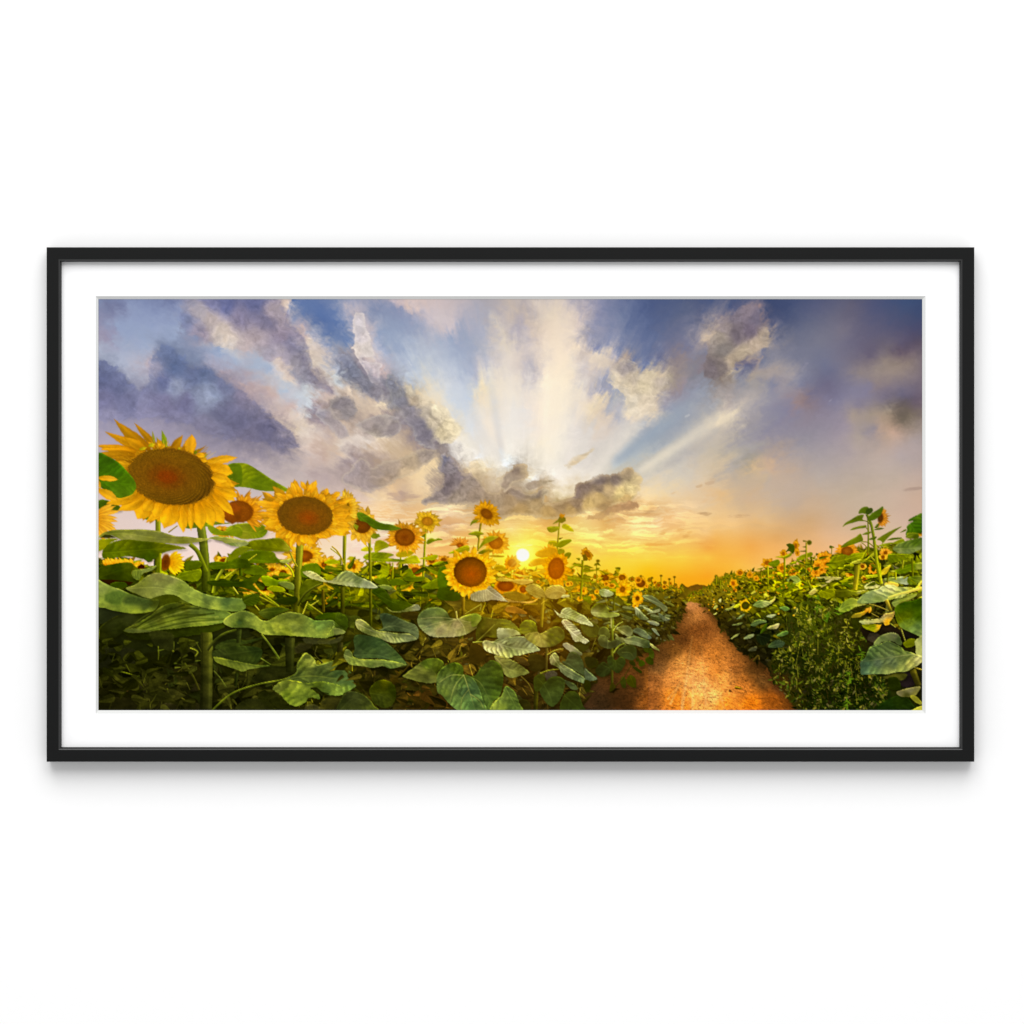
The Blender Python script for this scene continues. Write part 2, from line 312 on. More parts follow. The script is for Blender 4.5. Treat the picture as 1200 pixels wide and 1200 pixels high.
# ---- sky -----------------------------------------------------------
SKY = """114,355,7787b5 150,360,8596c4 200,352,6f7eb0 130,362,747eab 160,400,93a5cb 180,380,90a2cc 205,385,92a4cc 250,410,96a9cd 270,420,a3b3d0 300,425,a4b4cf 310,435,abb8d0 330,450,b3bfd2 345,353,6a82b8 350,365,6680b8 350,470,c5ccd8 120,412,a5b0cb 140,415,a3aecb 150,430,a9b2cc 128,400,9896b4 118,392,9d9ab6 140,385,8fa0ca
114,505,a6a0b6 150,500,a09cb4 114,560,c4b5c0 200,515,a49eb4 300,540,b3a8ae 330,560,c5b7b4 260,610,d5c8cc 340,590,d6c6c0 200,630,e2d2d0 250,640,ead2c8 160,610,e0cdc8 270,540,aba2ae 310,570,c6bab8 290,590,d2c6c8 130,600,dccac4
356,360,5c7ab6 370,375,5876b4 385,390,5f7cb6 395,370,6f88bd 440,365,8090b8 470,360,9099bb 450,385,94a3c4 445,400,9aa8c8 500,400,a8b0c6 530,400,94a4c6 560,410,a8afc2 540,430,a6b4cf 500,430,bfc8d4 470,425,b0bcd2 480,440,bcc6d4 520,450,d2d6da 548,460,bfccdd 540,475,c9d3de 570,355,aca9b2 585,365,b3aeb4 555,500,e0e2e2 580,530,f0ece2 560,540,eeeeea 600,530,eef0ec 365,475,c6ccd4 405,400,7890c0 400,395,6a85ba 565,380,a9adc0 455,410,9cabc9 490,385,98a3c2
598,545,e9efef 640,520,f4ead6 620,560,eef0ec 660,450,f6e8d0 660,540,e8e6de 690,550,dfd9d2 705,360,8a8fb0 700,385,9094b0 700,400,9498b2 740,355,5a6da0 725,375,7080ab 760,360,4a5f95 745,400,6878a6 765,395,5d6f9f 780,375,586896 820,365,5f688c 800,360,56658f 810,400,7c7e98 780,415,7b7e9a 820,440,858795 710,460,a9aaba 725,485,b5b6c0 760,500,a5acb8 740,530,b2bbc2 720,545,c4cac8 790,480,9aa0b2 820,460,9299ac 695,540,d6d2cc 720,520,d0ccc8 740,505,cac8c4 750,520,acb4bc 775,510,9ea8b4 760,530,b6bcbe 785,500,9ca4b2 800,490,9ea4b0
800,560,d3cabb 830,560,d8c6ac 780,580,ecd3a8 830,585,e2c196 770,560,dcd0bc 815,535,c6beb4 
850,352,4f5f8e 900,355,3f5080 930,355,465684 960,355,565f86 1000,355,60617c 1030,353,4d5783 1065,355,3c5486 1078,365,3d5080 1078,380,4a5078 1060,395,5c5a78 1078,400,5c566c 900,372,4e5880 930,380,5b6588 920,410,7c7f94 900,420,848698 960,400,777a90 990,385,767488 970,430,6c7294 950,440,737794 1000,400,6d6c86 870,445,8c8e9c 900,455,8a8ca2 940,450,7c7f9c 925,480,87859e 980,470,82809c 1000,460,84829c 960,500,918c9c 900,500,918fa0 870,500,a29ea4 880,520,a6a2a4 940,520,9a96a0 1000,525,aa9fa2 1060,535,b2a6a6 1078,515,a89c9c 860,545,b6aea6 900,560,c0b0a0 960,560,b8aca4 1000,550,b6a9a2 1050,560,c0b0a4 880,585,d0b494 840,585,e2bf90 950,585,c8b098 1000,580,c2b09c 1078,580,c8ae9c 1020,375,5e6080
860,470,b2a9a8 885,455,a09c9e 840,475,a8a6a8
830,590,e0c5a0 870,592,d2b794 930,595,c4ae98 830,612,f4cc8c 860,614,f2c88a 900,612,e2bc88 950,612,d2ac80 840,630,f2b45c 880,640,eea94e 910,630,e4ac66 950,640,e8b274 830,655,ffc044 870,660,ffb64a 900,650,f6b45e 830,680,ffa21c 860,670,ffaf38 890,668,fab658 1000,610,ccb49c 1060,600,ccb2a0 1000,640,e4b88c 1050,640,d8bc98 1070,620,d0b4a0 970,625,dcb48c
750,625,ffd88c 790,622,fcca80 830,622,f4c684 760,640,ffc85c 830,642,f0a848 760,653,ffcf4c 800,655,ffc844 830,658,ffb63e 760,665,ffbc24 800,668,ffb22c 760,675,ffb010 800,682,ffa018 830,678,ff9e20 780,690,ffa210
680,608,ffe49a 660,617,ffd978 700,622,ffdf88 745,612,ffe0a0 700,640,ffd464 740,635,ffd070 680,645,ffcc4c 720,655,ffcc40 740,662,ffc838 700,672,fcbc2c 740,680,feb41c 650,640,ffc030
540,632,f8c870 530,650,f4bc68 600,620,ffd488 580,630,ffc850 620,622,ffcb60 640,620,f8b860 600,638,ffd84c 590,660,ffc832 620,670,ffb818 640,645,fdbe34 560,650,fcc458 570,665,ffc440
440,592,f6deb8 450,602,ffe2b0 500,602,fce0ac 420,640,eed2c0 415,655,f0d4b8 460,625,ecd0b0 500,630,fccc80 510,650,fac470 480,660,f8d09c 470,580,cdb4a0 400,580,d4c0b8 380,650,f4d8b4 280,645,ecd4cc 390,640,f0d4b4 340,670,f0c898 470,612,f8dcac 520,622,dcb68c 450,640,eccfb4
230,362,a8a2ae 215,375,8288a6 222,380,8488a8 232,388,a59caa 238,375,b8b0b2 250,375,bcb0b0 255,390,cdc0b8 265,400,d6c8bc 280,372,8c86a0 262,358,6d73a0 245,352,7e80a4 300,355,6f7399 310,375,878299 330,395,9a90a0 300,395,b0a3a8 290,405,c0b2b4 275,398,c4b8b4 318,362,a89da8 332,360,cdbfb8 338,352,c4b8b8 335,375,c0b2b4 340,400,8f8ba0 350,412,8d8a9c 325,425,cfc2c0 335,440,d8ccc4 318,412,b0a8b4 350,395,bfb0b0 354,388,b8acb2 210,362,8a98c4
120,440,6b7296 140,450,73789a 120,470,7f7fa0 150,470,7c7d9e 125,488,9492b0 175,425,b5adba 187,413,7c88aa 197,420,6f7c9f 182,430,a8a2b4 205,430,66759b 190,445,7179a0 204,453,9aa1ba 198,450,8a91ac 240,440,697698 225,440,707b9f 243,469,9ca5be 250,460,949eb8 235,462,98a2bc 215,470,7b7b9a 190,470,817f9c 170,480,9290ac 210,490,8987a2 260,450,7b819f 260,480,757692 290,450,b3a3a8 310,455,c4b2b0 280,460,9a92a4 300,475,a29aa6 280,490,74748f 310,500,74728c 330,515,7f7b90 290,510,7f7b92 335,470,c9baba 340,485,d9cac0 320,480,c0b0ae 345,500,d8c8b8 340,512,a89c9f 240,500,88859c 160,460,8f92ae 168,470,7b7d9e 155,444,9ea4be 245,427,a4a4bc 265,435,a8a0b0 225,415,8090b6 320,465,c8bcbc 305,465,b8aab0
358,400,d8ccc4 370,410,cfc4c0 382,412,c4bcbc 362,418,c8bcb4 375,430,d0c4ba 385,440,cdc2ba 360,430,938c9c 370,442,8c8798 380,452,a097a0 375,465,c4b4b0 386,466,c8b8b0 396,445,c8ccd0 392,430,a8b0c4 362,455,c0c4cc
418,368,c0b8c0 420,385,c4bcc2 428,400,c8bfc2 418,408,d0c4c0 430,412,cfc3c0 430,425,b8acb4 443,430,c0b0b2 440,442,a89ea8 443,403,b0b8d0 
400,425,8b8ea0 412,435,7c7f93 425,450,838292 440,457,8f8a96 400,465,b5a79f 400,475,8d8488 406,482,938a8a 395,490,b3a49c 412,462,d8cabb 430,470,ccbbab 448,475,e4d4bc 420,480,c4b4a6 405,500,bcaa9e 430,500,b0a19c 450,490,a89a98 456,447,8a8b9a 465,465,86858f 470,478,9a928f 482,465,c8b8a0 495,470,e0ceb0 507,480,e4d2b4 492,485,c0b0a4 485,500,8c8490 478,490,938a94 500,508,857e8c 503,493,a89c96 515,500,d0bea0 530,500,e6d4b2 520,482,ecdcc0 510,517,8f8689 495,520,a09290 470,510,b8a698 480,530,c4ae94 460,525,cfbaa0 440,522,d6c2ae 420,535,b4a4a0 410,542,ac9ea0 442,545,ab9a94 430,555,a89892 457,550,baa38c 480,548,e4cba4 490,560,ecd2a8 502,545,e8d0a8 415,560,b4a29c 440,570,ccb49c 460,574,e4c49c 472,581,c9b098 520,532,9c9290 515,545,b0a394 527,545,8e8688 530,560,968a86 520,570,a08f86 540,555,b09e8c 547,564,d8c09c 510,580,ab9988 550,576,a39180 560,545,e4d4b4 572,580,b09c84 590,580,9c8f88 562,560,c8b08c 545,530,eeeae0 535,520,e8e4dc 555,520,ece4d4 500,570,e8d0ac 490,577,e4c8a0
360,490,a89ca0 370,485,9b92a0 365,500,c8bab4 380,500,b8a8a4 360,520,d8c6bc 375,530,c4aea4 390,525,d0bcac 385,540,ccbab0 400,520,dccfc4 425,515,e0d4ca 445,513,e4d4c0 365,545,c8b8b4 375,560,b8a8a8 400,562,b6a6a4 385,575,cbb8b0 420,580,dac4b4 350,545,bcb0b0 355,505,dccfc4
475,355,c4b8bc 465,352,b8b0bc 505,365,c4bcc4 515,370,c8bfc4 525,380,c4bcc4 535,373,b8b4c0 500,375,b8b4c2 520,385,c0bac4
600,360,c4b8b0 615,360,b6aeb0 630,355,cfc4bc 650,370,e0d2c0 640,385,e0d0c0 670,360,d0c5c0 680,370,ccc0bc 605,385,b2adb8 620,375,cabdb4 615,400,c4bdc0 630,400,dccfc4 650,400,ecdcc8 675,385,d8ccc4 684,400,b8b2b8 600,410,d8cdc4 585,385,d0c6bc 590,400,d4cabe 580,395,c4bec0 610,420,d2c8c4 623,430,c0bcc4 640,430,eadccc 660,430,f4e4cc 670,415,ecdcca 685,430,cdc6c6 605,440,e2d8cc 620,450,d8d2d0 640,450,f4e8d4 680,450,d8d2cc 600,465,e8e0d4 575,450,ece2d0 565,458,ecdfc4 560,470,e8dcc8 585,470,e8e0d4 590,440,dcd4cc 575,430,ccc8cc 560,430,b8bccc 625,475,f0e4d6 610,480,e4e0dc 650,480,f6ead4 670,480,e8e0d4 600,500,e8e6e2 630,500,eee4d8 650,510,f4ecdc 680,500,dcd8d4 570,500,f0e6d8 580,510,f0e6d8
690,415,ccc0b8 700,410,d8ccbe 710,425,d0c4b8 700,430,d4c8bc 718,412,b4b0b8 690,435,cabfba 705,442,bab8c0 708,450,a0a4b8 718,442,c8bcb0 730,430,a89e9c 737,425,9c9496 742,440,c4b6a4 722,447,d4c6b0 735,455,dccdb2 745,447,c6b8a4 755,450,d8c8a8 765,435,cbbca4 775,442,c8baa8 740,470,dcd0bc 755,470,e0d0b8 765,482,dccdb8 745,485,d6ccc0 765,465,c8baa8 785,445,aaa094 795,430,988e8c 805,415,8c848c 790,455,9a9298 800,450,98909a 778,462,b0aaac 735,412,7c86a8 755,422,7c88ac 722,462,acb0bc
695,460,dccfc0 700,470,e2d4bc 705,480,dccdb8 712,485,cfc4ba 690,495,d8d0c6 703,500,dccfc2
836,390,c0b0a0 835,410,94898c 830,432,877e86 835,450,8c8688 824,415,858698 
600,555,b4a48e 608,550,a4978a 618,558,dcc8a4 605,565,b0a08c 625,580,c0a680 635,575,b8a084 640,568,cabaa0 630,565,c8baa8 650,560,f0e8dc 665,560,eee6d8 655,580,e8d8b8 610,575,a89680 620,590,a89270 640,590,bca078 660,588,a8946c 590,562,d8ccb8 645,550,f0eee6
520,575,ab998c 535,577,c4ac90 550,580,a8937e 565,583,a8967c 580,583,b09a80 590,573,d0b898 545,590,cbb490 555,595,c0a884 530,595,f4dcb0 525,603,f0d4ac 560,600,d0b48c 590,595,b49c70 600,590,b8a070 615,585,a8946e 620,597,b89c6a 605,600,c4a470 630,577,c0a47c 635,592,cfb080 640,600,a88c6c 590,605,e4bc78 570,610,e8c084 600,612,f4c880 625,608,f8cc84 540,612,e8c498 525,613,dcb890 545,622,ecbc78
650,597,a98e68 665,595,b89c70 675,593,c8a878 690,592,f0d090 690,602,ffe0a0 705,595,d8b47c 715,597,cfa870 735,597,c8a070 755,588,ffe0a8 760,597,d8b078 645,606,c89c60 720,606,e8c088 735,609,f0c888 710,613,e4b870 770,612,f8d8a4
845,395,a89c90 850,382,9c9090 860,370,857c88 875,363,8a7f8a 886,370,7c7484 880,385,7d7280 865,390,7a7078 850,410,8c8480 845,430,807674 862,418,a89888 872,410,b0a08c 886,403,b8a694 901,395,b0a090 875,425,70708e 885,438,a09894 888,420,9c9294 905,437,a49c9c 925,440,9c98a0 856,431,c0b098 843,446,8a807c 868,430,787a94 905,380,5c6488 895,412,7c7f96 860,358,56608a
945,463,8a7c84 935,469,96868c 957,455,787690 970,450,706e8c
1010,435,8c8488 1040,420,8a807e 1060,427,908480 1030,435,948a88 1050,440,968a88 1075,425,82787e 1020,417,6e687e 1060,410,6a6070 1030,450,8c8288 1020,457,83809a 1040,463,7a7488 1060,460,706c84 1075,470,6c6272 1055,475,6e6668 1070,485,7a7068 1060,492,7c7268 1040,480,958a80 1020,485,a0948a 1000,485,a69a94 1010,473,8a8494 1030,497,b09c90 1050,505,c0a494 1040,511,b8a294 1023,503,989098 1010,512,aca09a 1075,497,948880 993,497,9c93a0
885,538,a8a094 890,546,ccb494 910,545,c8ae96 850,530,beb4a4 845,545,ccbca4
850,487,dccfb8 860,485,d4c8b4 845,503,c8beb0"""
gx = np.arange(100, 1100, 2.); gy = np.arange(336, 850, 2.)
GX, GY = np.meshgrid(gx.astype(np.float32), gy.astype(np.float32))
PT = [(float(a), float(b), hx(c)) for a, b, c in (q.split(',') for q in SKY.split())]
PX = np.array([p[0] for p in PT]); PY = np.array([p[1] for p in PT]); PC = np.array([p[2] for p in PT], float)
KM = -np.sqrt((PX[:, None] - PX) ** 2 + (PY[:, None] - PY) ** 2 + 9.) + np.eye(len(PT)) * .7
MU = PC.mean(0); WT = np.linalg.solve(KM, PC - MU)
FLD = np.zeros(GX.shape + (3,), np.float32) + MU.astype(np.float32)
for i in range(len(PT)):
    FLD += (-np.sqrt((GX - PX[i]) ** 2 + (GY - PY[i]) ** 2 + 9.))[..., None] * WT[i].astype(np.float32)
FLD = np.clip(FLD, 0, 1)
FLD[..., 0] += .012; FLD[..., 2] -= .012
FLD = np.clip(FLD, 0, 1)
gr = FLD.mean(2, keepdims=True); bl = np.clip((FLD[..., 2:] - FLD[..., :1]) * 5, 0, 1)
FLD = FLD + (gr - FLD) * (.06 + .22 * bl)
SX, SY = 612.5, 650.5
def skyat(x, y): return bil(FLD, (x - 100) / 2, (y - 336) / 2)
# cloud billows run outward from the sun: stretch the warp along that direction
ang = np.arctan2(YY - SY, XX - SX); rad = np.hypot(XX - SX, YY - SY)
ru = rad / 34; rv = ang * 30
w1 = fbm(XX / 24, YY / 20, 3, 6, .55); w2 = fbm(XX / 24 + 40, YY / 20 + 9, 13, 6, .55)
q1 = fbm(ru, rv, 24, 5, .6); q2 = fbm(XX / 7.5 + 1.5 * w1, YY / 6.5 + 1.5 * w2, 44, 4, .6); q3 = fbm(XX / 7.5 + 50, YY / 6.5, 54, 4, .6)
lowk = np.clip((640 - YY) / 70, .12, 1)
ca, sa = np.cos(ang), np.sin(ang)
dR = 15 * q1 * ss(60, 230, rad); dX = 5 * w1 + 5.5 * q2 + dR * ca; dY = 4 * w2 + 4.5 * q3 + dR * sa
calm = 1 - .55 * ss(900, 970, XX)                      # the right-hand sky is smooth haze
dX = dX * calm; dY = dY * calm
sky = skyat(XX + dX * lowk, YY + dY * lowk)
d1 = q1 * ss(40, 160, rad)
d2 = fbm(XX / 11 + 1.0 * w1, YY / 8 + 1.0 * w2, 33, 4, .5)
d3 = fbm(XX / 4.5 + 2 * w1, YY / 4 + 2 * w2, 38, 3, .6)
# local contrast: cloud bodies keep crisp billows, clear sky stays smooth
blur = skyat(XX, YY)
gL = FLD.mean(2); gg = boxblur(np.hypot(*np.gradient(gL)), 6)
dens = np.clip(bil(gg, (XX - 100) / 2, (YY - 336) / 2) * 55 - .12, 0, 1)
cloudy = np.clip(1.15 - np.abs(blur[..., 2] - blur[..., 0] + .02) * 5, 0.12, 1) * lowk * (.12 + .88 * dens)
# exaggerate the difference between the warped and the smooth field a little
sky = sky + (sky - blur) * .35
sky = sky * (1 + (.02 * d1 + .075 * d2 * cloudy + .06 * d3 * cloudy))[..., None]
C[:] = sky

def beam(x0, y0, x1, y1, wa, wb, col, a, fall=.5):
    """crepuscular ray"""
    T, D, L = ribco(XX, YY, [(x0, y0), (x1, y1)])
    w = wa + (wb - wa) * np.clip(T, 0, 1)
    m = np.exp(-(D / w) ** 2) * ss(0, .12, T) * (1 - ss(fall, 1., T)) * a
    over((slice(0, H), slice(0, W)), m.astype(np.float32), hx(col))

d4 = fbm(XX / 13 + .6 * w1, YY / 3.2 + .8 * w2, 93, 4, .6)
def wisp(x, y, rx, ry, col, a=.7, rot=0., n=.5):
    sl = bbox([(x - rx * 1.7, y - rx * 1.3), (x + rx * 1.7, y + rx * 1.3)], 3)
    u = XX[sl] - x; v = YY[sl] - y; c, s = math.cos(rot), math.sin(rot)
    p = (u * c + v * s) / rx; q = (-u * s + v * c) / ry + .5 * n * d4[sl]
    m = np.clip(1.0 - p * p - .7 * q * q + n * d4[sl] * 2.6, 0, 1)
    over(sl, ss(0, 1.3, m) * a * .7, hx(col))
for a in [(868, 604.5, 20, 3, 'b08a66', .75, -.1), (828, 603, 10, 2.4, 'a8845e', .8, .1), (806, 627, 7, 3, 'cc9850', .7, -.5), (797, 621.5, 6, 1.6, 'd8a058', .7, -.1),
          (770, 638.5, 34, 1.6, 'dc983c', .65, -.05), (820, 637, 24, 1.5, 'd89440', .55, -.03), (775, 634, 5, 1.2, 'd89848', .5, -.2), (776, 626, 5, 1.5, 'dca050', .6, -.3),
          (720, 609, 14, 3, 'd0a064', .7, -.15), (736, 607, 12, 3, 'cc9c68', .6, 0), (755, 614, 5, 2, 'd8a468', .6, 0), (742, 595, 10, 4.4, 'b89068', .75, .1), (718, 597, 8, 6, 'c09a68', .6, -.2),
          (763, 598, 10, 3.4, 'c0966c', .7, -.3), (640, 627, 12, 1.6, 'e8a44c', .6, 0), (665, 631, 12, 1.2, 'f0b450', .5, 0), (600, 625, 20, 2, 'f0b860', .5, -.1), (560, 618, 20, 2.6, 'd4ac88', .5, .05),
          (530, 614, 22, 5, 'd4b292', .6, .1), (470, 582, 24, 5.5, 'b89c8c', .8, .05), (460, 610, 20, 3, 'e4c49c', .6, 0), (516, 642, 24, 2.2, 'e8b070', .55, 0), (1072, 573, 14, 2.2, 'a48c80', .8, -.15),
          (820, 570, 5, 1.6, 'c4a078', .6, -.4), (790, 577, 5, 1.8, 'dcb488', .6, -.5), (833, 565, 7, 3, 'c8a888', .7, -.5), (680, 537, 14, 3, 'dcc4a0', .75, -.62), (672, 543, 6, 3, 'ecd4b0', .8, -.5),
          (480, 425, 5, 1.2, 'd0d4dc', .6, .9), (806, 487, 4, 1.4, 'd0ccc8', .7, -.6), (818, 472, 5, 1, 'b0b0b8', .6, 0), (975, 468, 4, 1.2, 'a09cac', .6, -.8), (945, 428, 6, 2, '9490a0', .6, -.9),
          (938, 468, 9, 4, '98888c', .7, -.6), (958, 456, 14, 3, '74708a', .5, -.6), (610, 612, 30, 2.4, 'fcd890', .5, -.05), (590, 640, 24, 1.2, 'ffdf70', .5, 0)]:
    wisp(*a)

def cloud(pts, cols, soft=4., noise=5., alpha=.9, rim=None, detail=.12):
    P = smooth(pts, True, 4); sl = bbox(P, soft + noise + 3); x = XX[sl]; y = YY[sl]
    s = sdf(x, y, P) + .9 * noise * d2[sl] + noise * .6 * w1[sl] + .9 * noise * q2[sl] + .35 * noise * NB[sl]; soft = soft * .6
    col = field(cols, x + 4 * w1[sl], y + 4 * w2[sl], 2., 10.) * (1 + .6 * detail * d2[sl] + .8 * detail * d3[sl] + .5 * detail * q2[sl])[..., None]
    if rim: col = col + (hx(rim) - col) * (np.exp(-((s - 1.) / 2.2) ** 2) * .3)[..., None]
    over(sl, ss(-soft, soft, s) * alpha, np.clip(col, 0, 1))
# streaky low cloud between the sun and the cloud base
d5 = fbm(XX / 30 + .8 * w1, YY / 4.6 + 1.0 * w2, 97, 4, .55)
bnd = ss(578, 602, YY) * (1 - ss(636, 662, YY)) * ss(380, 470, XX) * (1 - ss(740, 860, XX))
C[:] = C + (hx('d89048') - C) * (bnd * np.clip(d5 * 1.1 + .03, 0, .3))[..., None]
C[:] = np.clip(C + (bnd * np.clip(-d5 * .6 - .08, 0, .14))[..., None] * hx('ffd070'), 0, 1)
# the broken diagonal bank left of the rays
T2 = reg(356, 349, .2017)
def c2(spec): return ' '.join('%g,%g,%s' % (356 + float(a) * .2017, 349 + float(b) * .2017, c) for a, b, c in (q.split(',') for q in spec.split()))
cloud(T2([(220, 1060), (260, 1000), (300, 950), (340, 930), (390, 980), (430, 960), (500, 940), (560, 920), (620, 900), (680, 880), (770, 885), (745, 940), (680, 980), (640, 1020), (560, 1060), (480, 1100), (400, 1130), (300, 1110)]), c2("300,1000,aa9c9c 360,1000,a49490 420,1010,a6968c 500,970,b09e8e 600,940,b4a088 700,900,a09288 480,1060,ac9886 350,1080,ac9c98 600,1020,ccb494"), 3, 3.4, .8, 'ecd8b8')
cloud(T2([(290, 730), (360, 700), (440, 675), (520, 690), (565, 740), (530, 800), (440, 812), (370, 800), (320, 765)]), c2("340,730,a89c98 440,720,988e8c 520,760,948a8c 400,790,9c9088 480,700,a89e98"), 3, 3.2, .75, 'ece0cc')
cloud(T2([(60, 670), (90, 650), (150, 640), (200, 700), (250, 760), (260, 800), (200, 805), (130, 740), (80, 700)]), c2("90,670,a09ca6 160,700,a0969a 230,780,a4989a"), 3, 3, .7, 'e4d8cc')
cloud(T2([(148, 620), (170, 582), (220, 568), (280, 600), (304, 650), (262, 692), (200, 706), (160, 675)]), c2("180,620,8c8486 240,610,948a88 230,660,988e8a 280,650,a89c94 180,670,a89a94"), 3, 3, .8, 'd8ccbc')
cloud(T2([(195, 345), (225, 328), (262, 345), (300, 385), (340, 440), (380, 478), (430, 498), (456, 520), (472, 585), (430, 604), (370, 572), (320, 522), (268, 470), (232, 420)]), c2("225,350,8c8ea2 262,385,7e8196 310,440,7c7e90 360,500,84828e 420,550,8c868e 460,560,a09aa0"), 3, 3, .85, 'd4ccca')
cloud(T2([(468, 470), (492, 435), (540, 480), (572, 520), (622, 500), (642, 540), (720, 580), (780, 622), (830, 650), (852, 700), (905, 740), (912, 772), (870, 822), (800, 852), (762, 832), (742, 872), (680, 852), (640, 802), (600, 722), (556, 655), (516, 605), (480, 545)]),
      c2("500,470,86858f 530,520,86848c 560,560,908c8c 640,600,b8a894 700,600,e0d0b6 780,650,e8dabc 860,745,ecdcb8 800,790,d8c8a6 700,670,b8ac9c 615,655,827e8a 660,740,807c88 700,805,86808a 720,845,928a8c 570,605,868290 600,700,8e8890 740,720,cabca4 620,540,c8bca8"), 3, 3.2, .88, 'f0e4cc', .14)
cloud(T2([(285, 300), (262, 298), (292, 250), (282, 190), (284, 130), (292, 84), (330, 84), (350, 95), (356, 150), (372, 195), (392, 245), (384, 262), (412, 325), (400, 335), (340, 345), (360, 372), (420, 372), (448, 385), (442, 420), (430, 500), (390, 480), (340, 400), (300, 340)]),
      c2("310,100,ccc4c8 330,160,d0c8ca 340,230,d4caca 300,220,ccc4c8 360,300,d8cec8 300,310,dcd0c8 330,380,c8bcc0 400,400,c8bcbe 420,460,b8acb2 350,420,b4aab0"), 1.6, 2, .92, 'e4dad4', .1)
# low clouds above the sun
T5 = reg(469, 445, .2925)
def c5(spec): return ' '.join('%g,%g,%s' % (469 + float(a) * .2925, 445 + float(b) * .2925, c) for a, b, c in (q.split(',') for q in spec.split()))
cloud(T5([(280, 385), (284, 335), (315, 320), (345, 345), (340, 390), (318, 412)]), c5("300,360,e0ccac 330,350,ecdcbc 310,395,c4b094"), 3, 3, .7)
cloud(T5([(85, 492), (125, 455), (165, 402), (150, 350), (175, 290), (212, 318), (250, 368), (290, 380), (330, 418), (350, 440), (392, 446), (420, 425), (470, 432), (520, 452), (560, 430), (602, 442), (580, 482), (604, 500), (650, 482), (688, 470), (700, 432), (730, 405), (760, 398), (790, 380), (880, 370), (918, 350), (968, 384), (964, 430), (945, 470), (920, 492), (860, 508), (832, 545), (770, 522), (700, 545), (620, 560), (540, 548), (440, 545), (400, 560), (330, 505), (280, 502), (220, 502), (150, 496)]),
      c5("180,420,827678 230,400,8c8082 140,470,988a84 170,310,888490 200,350,908688 260,420,a09084 300,470,9c8a7a 380,480,a48f78 450,490,a0886e 540,490,a58c6a 540,455,8c7e74 470,455,96857a 590,450,b0a088 640,510,9c8264 700,500,907a66 700,450,80706a 740,430,7e6e66 800,405,7a6c68 860,395,84756c 800,440,8a7868 910,372,a89478 950,400,dcc494 930,430,e6ce96 880,450,e4ca8c 830,440,bca27a 800,475,c4a674 820,515,ac8c62 900,480,c6a46c 600,540,b08e5e 480,525,ac8c62 340,490,a8927c 220,480,a09082 760,500,d0b078 680,530,b89664"), 2.2, 3.2, .94, 'f8dcae', .16)
cloud(T5([(378, 405), (405, 385), (430, 368), (458, 346), (498, 342), (512, 375), (490, 402), (452, 410), (430, 440), (395, 432)]), c5("430,390,a49484 470,365,948478 495,360,b8a488 420,420,a08e7e 400,405,c8b69c"), 2, 3, .9, 'f4dcb0')
cloud(T5([(500, 425), (540, 402), (612, 400), (618, 408), (570, 425), (520, 445)]), c5("520,430,a89684 580,408,b8a68c"), 2, 2.5, .8)
cloud(T5([(735, 560), (790, 535), (840, 505), (900, 490), (948, 492), (952, 512), (900, 525), (850, 535), (800, 560)]), c5("800,545,c89c68 850,520,b88e64 920,505,b48c66"), 2, 3, .75)
cloud(T5([(660, 345), (690, 315), (730, 295), (772, 278), (762, 298), (720, 325), (680, 350)]), c5("690,330,e0ccac 740,300,d4c0a0"), 3, 2.5, .6)
cloud([(398, 420), (410, 414), (424, 432), (440, 446), (448, 438), (458, 440), (470, 456), (482, 476), (500, 498), (514, 516), (508, 524), (494, 516), (478, 504), (462, 486), (446, 466), (428, 460), (410, 448)],
      "404,425,8e90a0 412,435,80828f 425,450,86848e 442,458,908a92 456,448,8e8e9a 466,468,8c8a90 484,498,928a90 500,510,8a828a 510,518,948a8c 470,485,9a9294", 7, 7, .6)
cloud([(390, 486), (394, 472), (404, 466), (414, 474), (416, 486), (406, 494)], "400,476,8a8286 406,484,90888a 395,486,a89c98", 6, 4, .7)
cloud([(224, 345), (217, 360), (210, 374), (226, 390), (254, 406), (272, 408), (296, 412), (316, 424), (332, 420), (352, 446), (362, 440), (358, 400), (340, 380), (318, 345)],
      "230,362,a8a2ae 215,375,8086a6 232,389,a096a6 244,378,b8acae 256,390,cdc0b8 266,401,d8cabe 280,372,8a849e 262,358,6d73a0 242,352,7a7ca2 300,355,6b6f97 310,375,837e97 330,395,958ba0 300,396,ada0a8 288,405,c0b2b4 318,366,988fa0 340,402,8a869e 352,416,8a879a 326,412,a8a0b0 348,430,98949f", 4.5, 4.5, .6)
cloud([(178, 424), (186, 406), (204, 410), (220, 426), (242, 430), (262, 446), (286, 462), (318, 488), (346, 514), (340, 526), (296, 518), (255, 514), (220, 500), (170, 490), (112, 490), (112, 424), (134, 432), (150, 447), (166, 456)],
      "120,438,666d92 140,450,6c7296 120,470,7c7ca0 150,470,787a9c 125,486,9290ae 187,413,7480a4 197,420,6b789d 180,432,8c90ac 205,430,627198 190,445,6d759c 203,453,8f97b2 240,440,667396 225,440,6c779c 243,468,959eb8 236,462,8c95b0 250,460,868fac 215,474,77779a 190,470,7d7b9c 170,480,8e8cac 210,490,8583a2 260,450,747a9a 260,480,71728f 285,470,7e7a94 280,490,706f8c 310,500,706e8a 332,516,7c788e 290,510,7b7790 240,500,85829c", 5, 5, .6)
cloud([(838, 392), (846, 382), (858, 366), (872, 357), (888, 360), (893, 374), (904, 392), (898, 402), (884, 414), (866, 424), (850, 436), (836, 444), (826, 436), (832, 412)],
      "845,394,a4988e 850,382,9a8e8e 860,370,837a86 875,365,887d88 886,372,7a7282 880,387,7b707e 865,390,786e76 850,408,88807c 845,430,7e7472 860,421,ac9c8a 872,412,b8a894 888,405,baa896 899,396,b2a292 836,432,7e7478", 4, 4, .85)
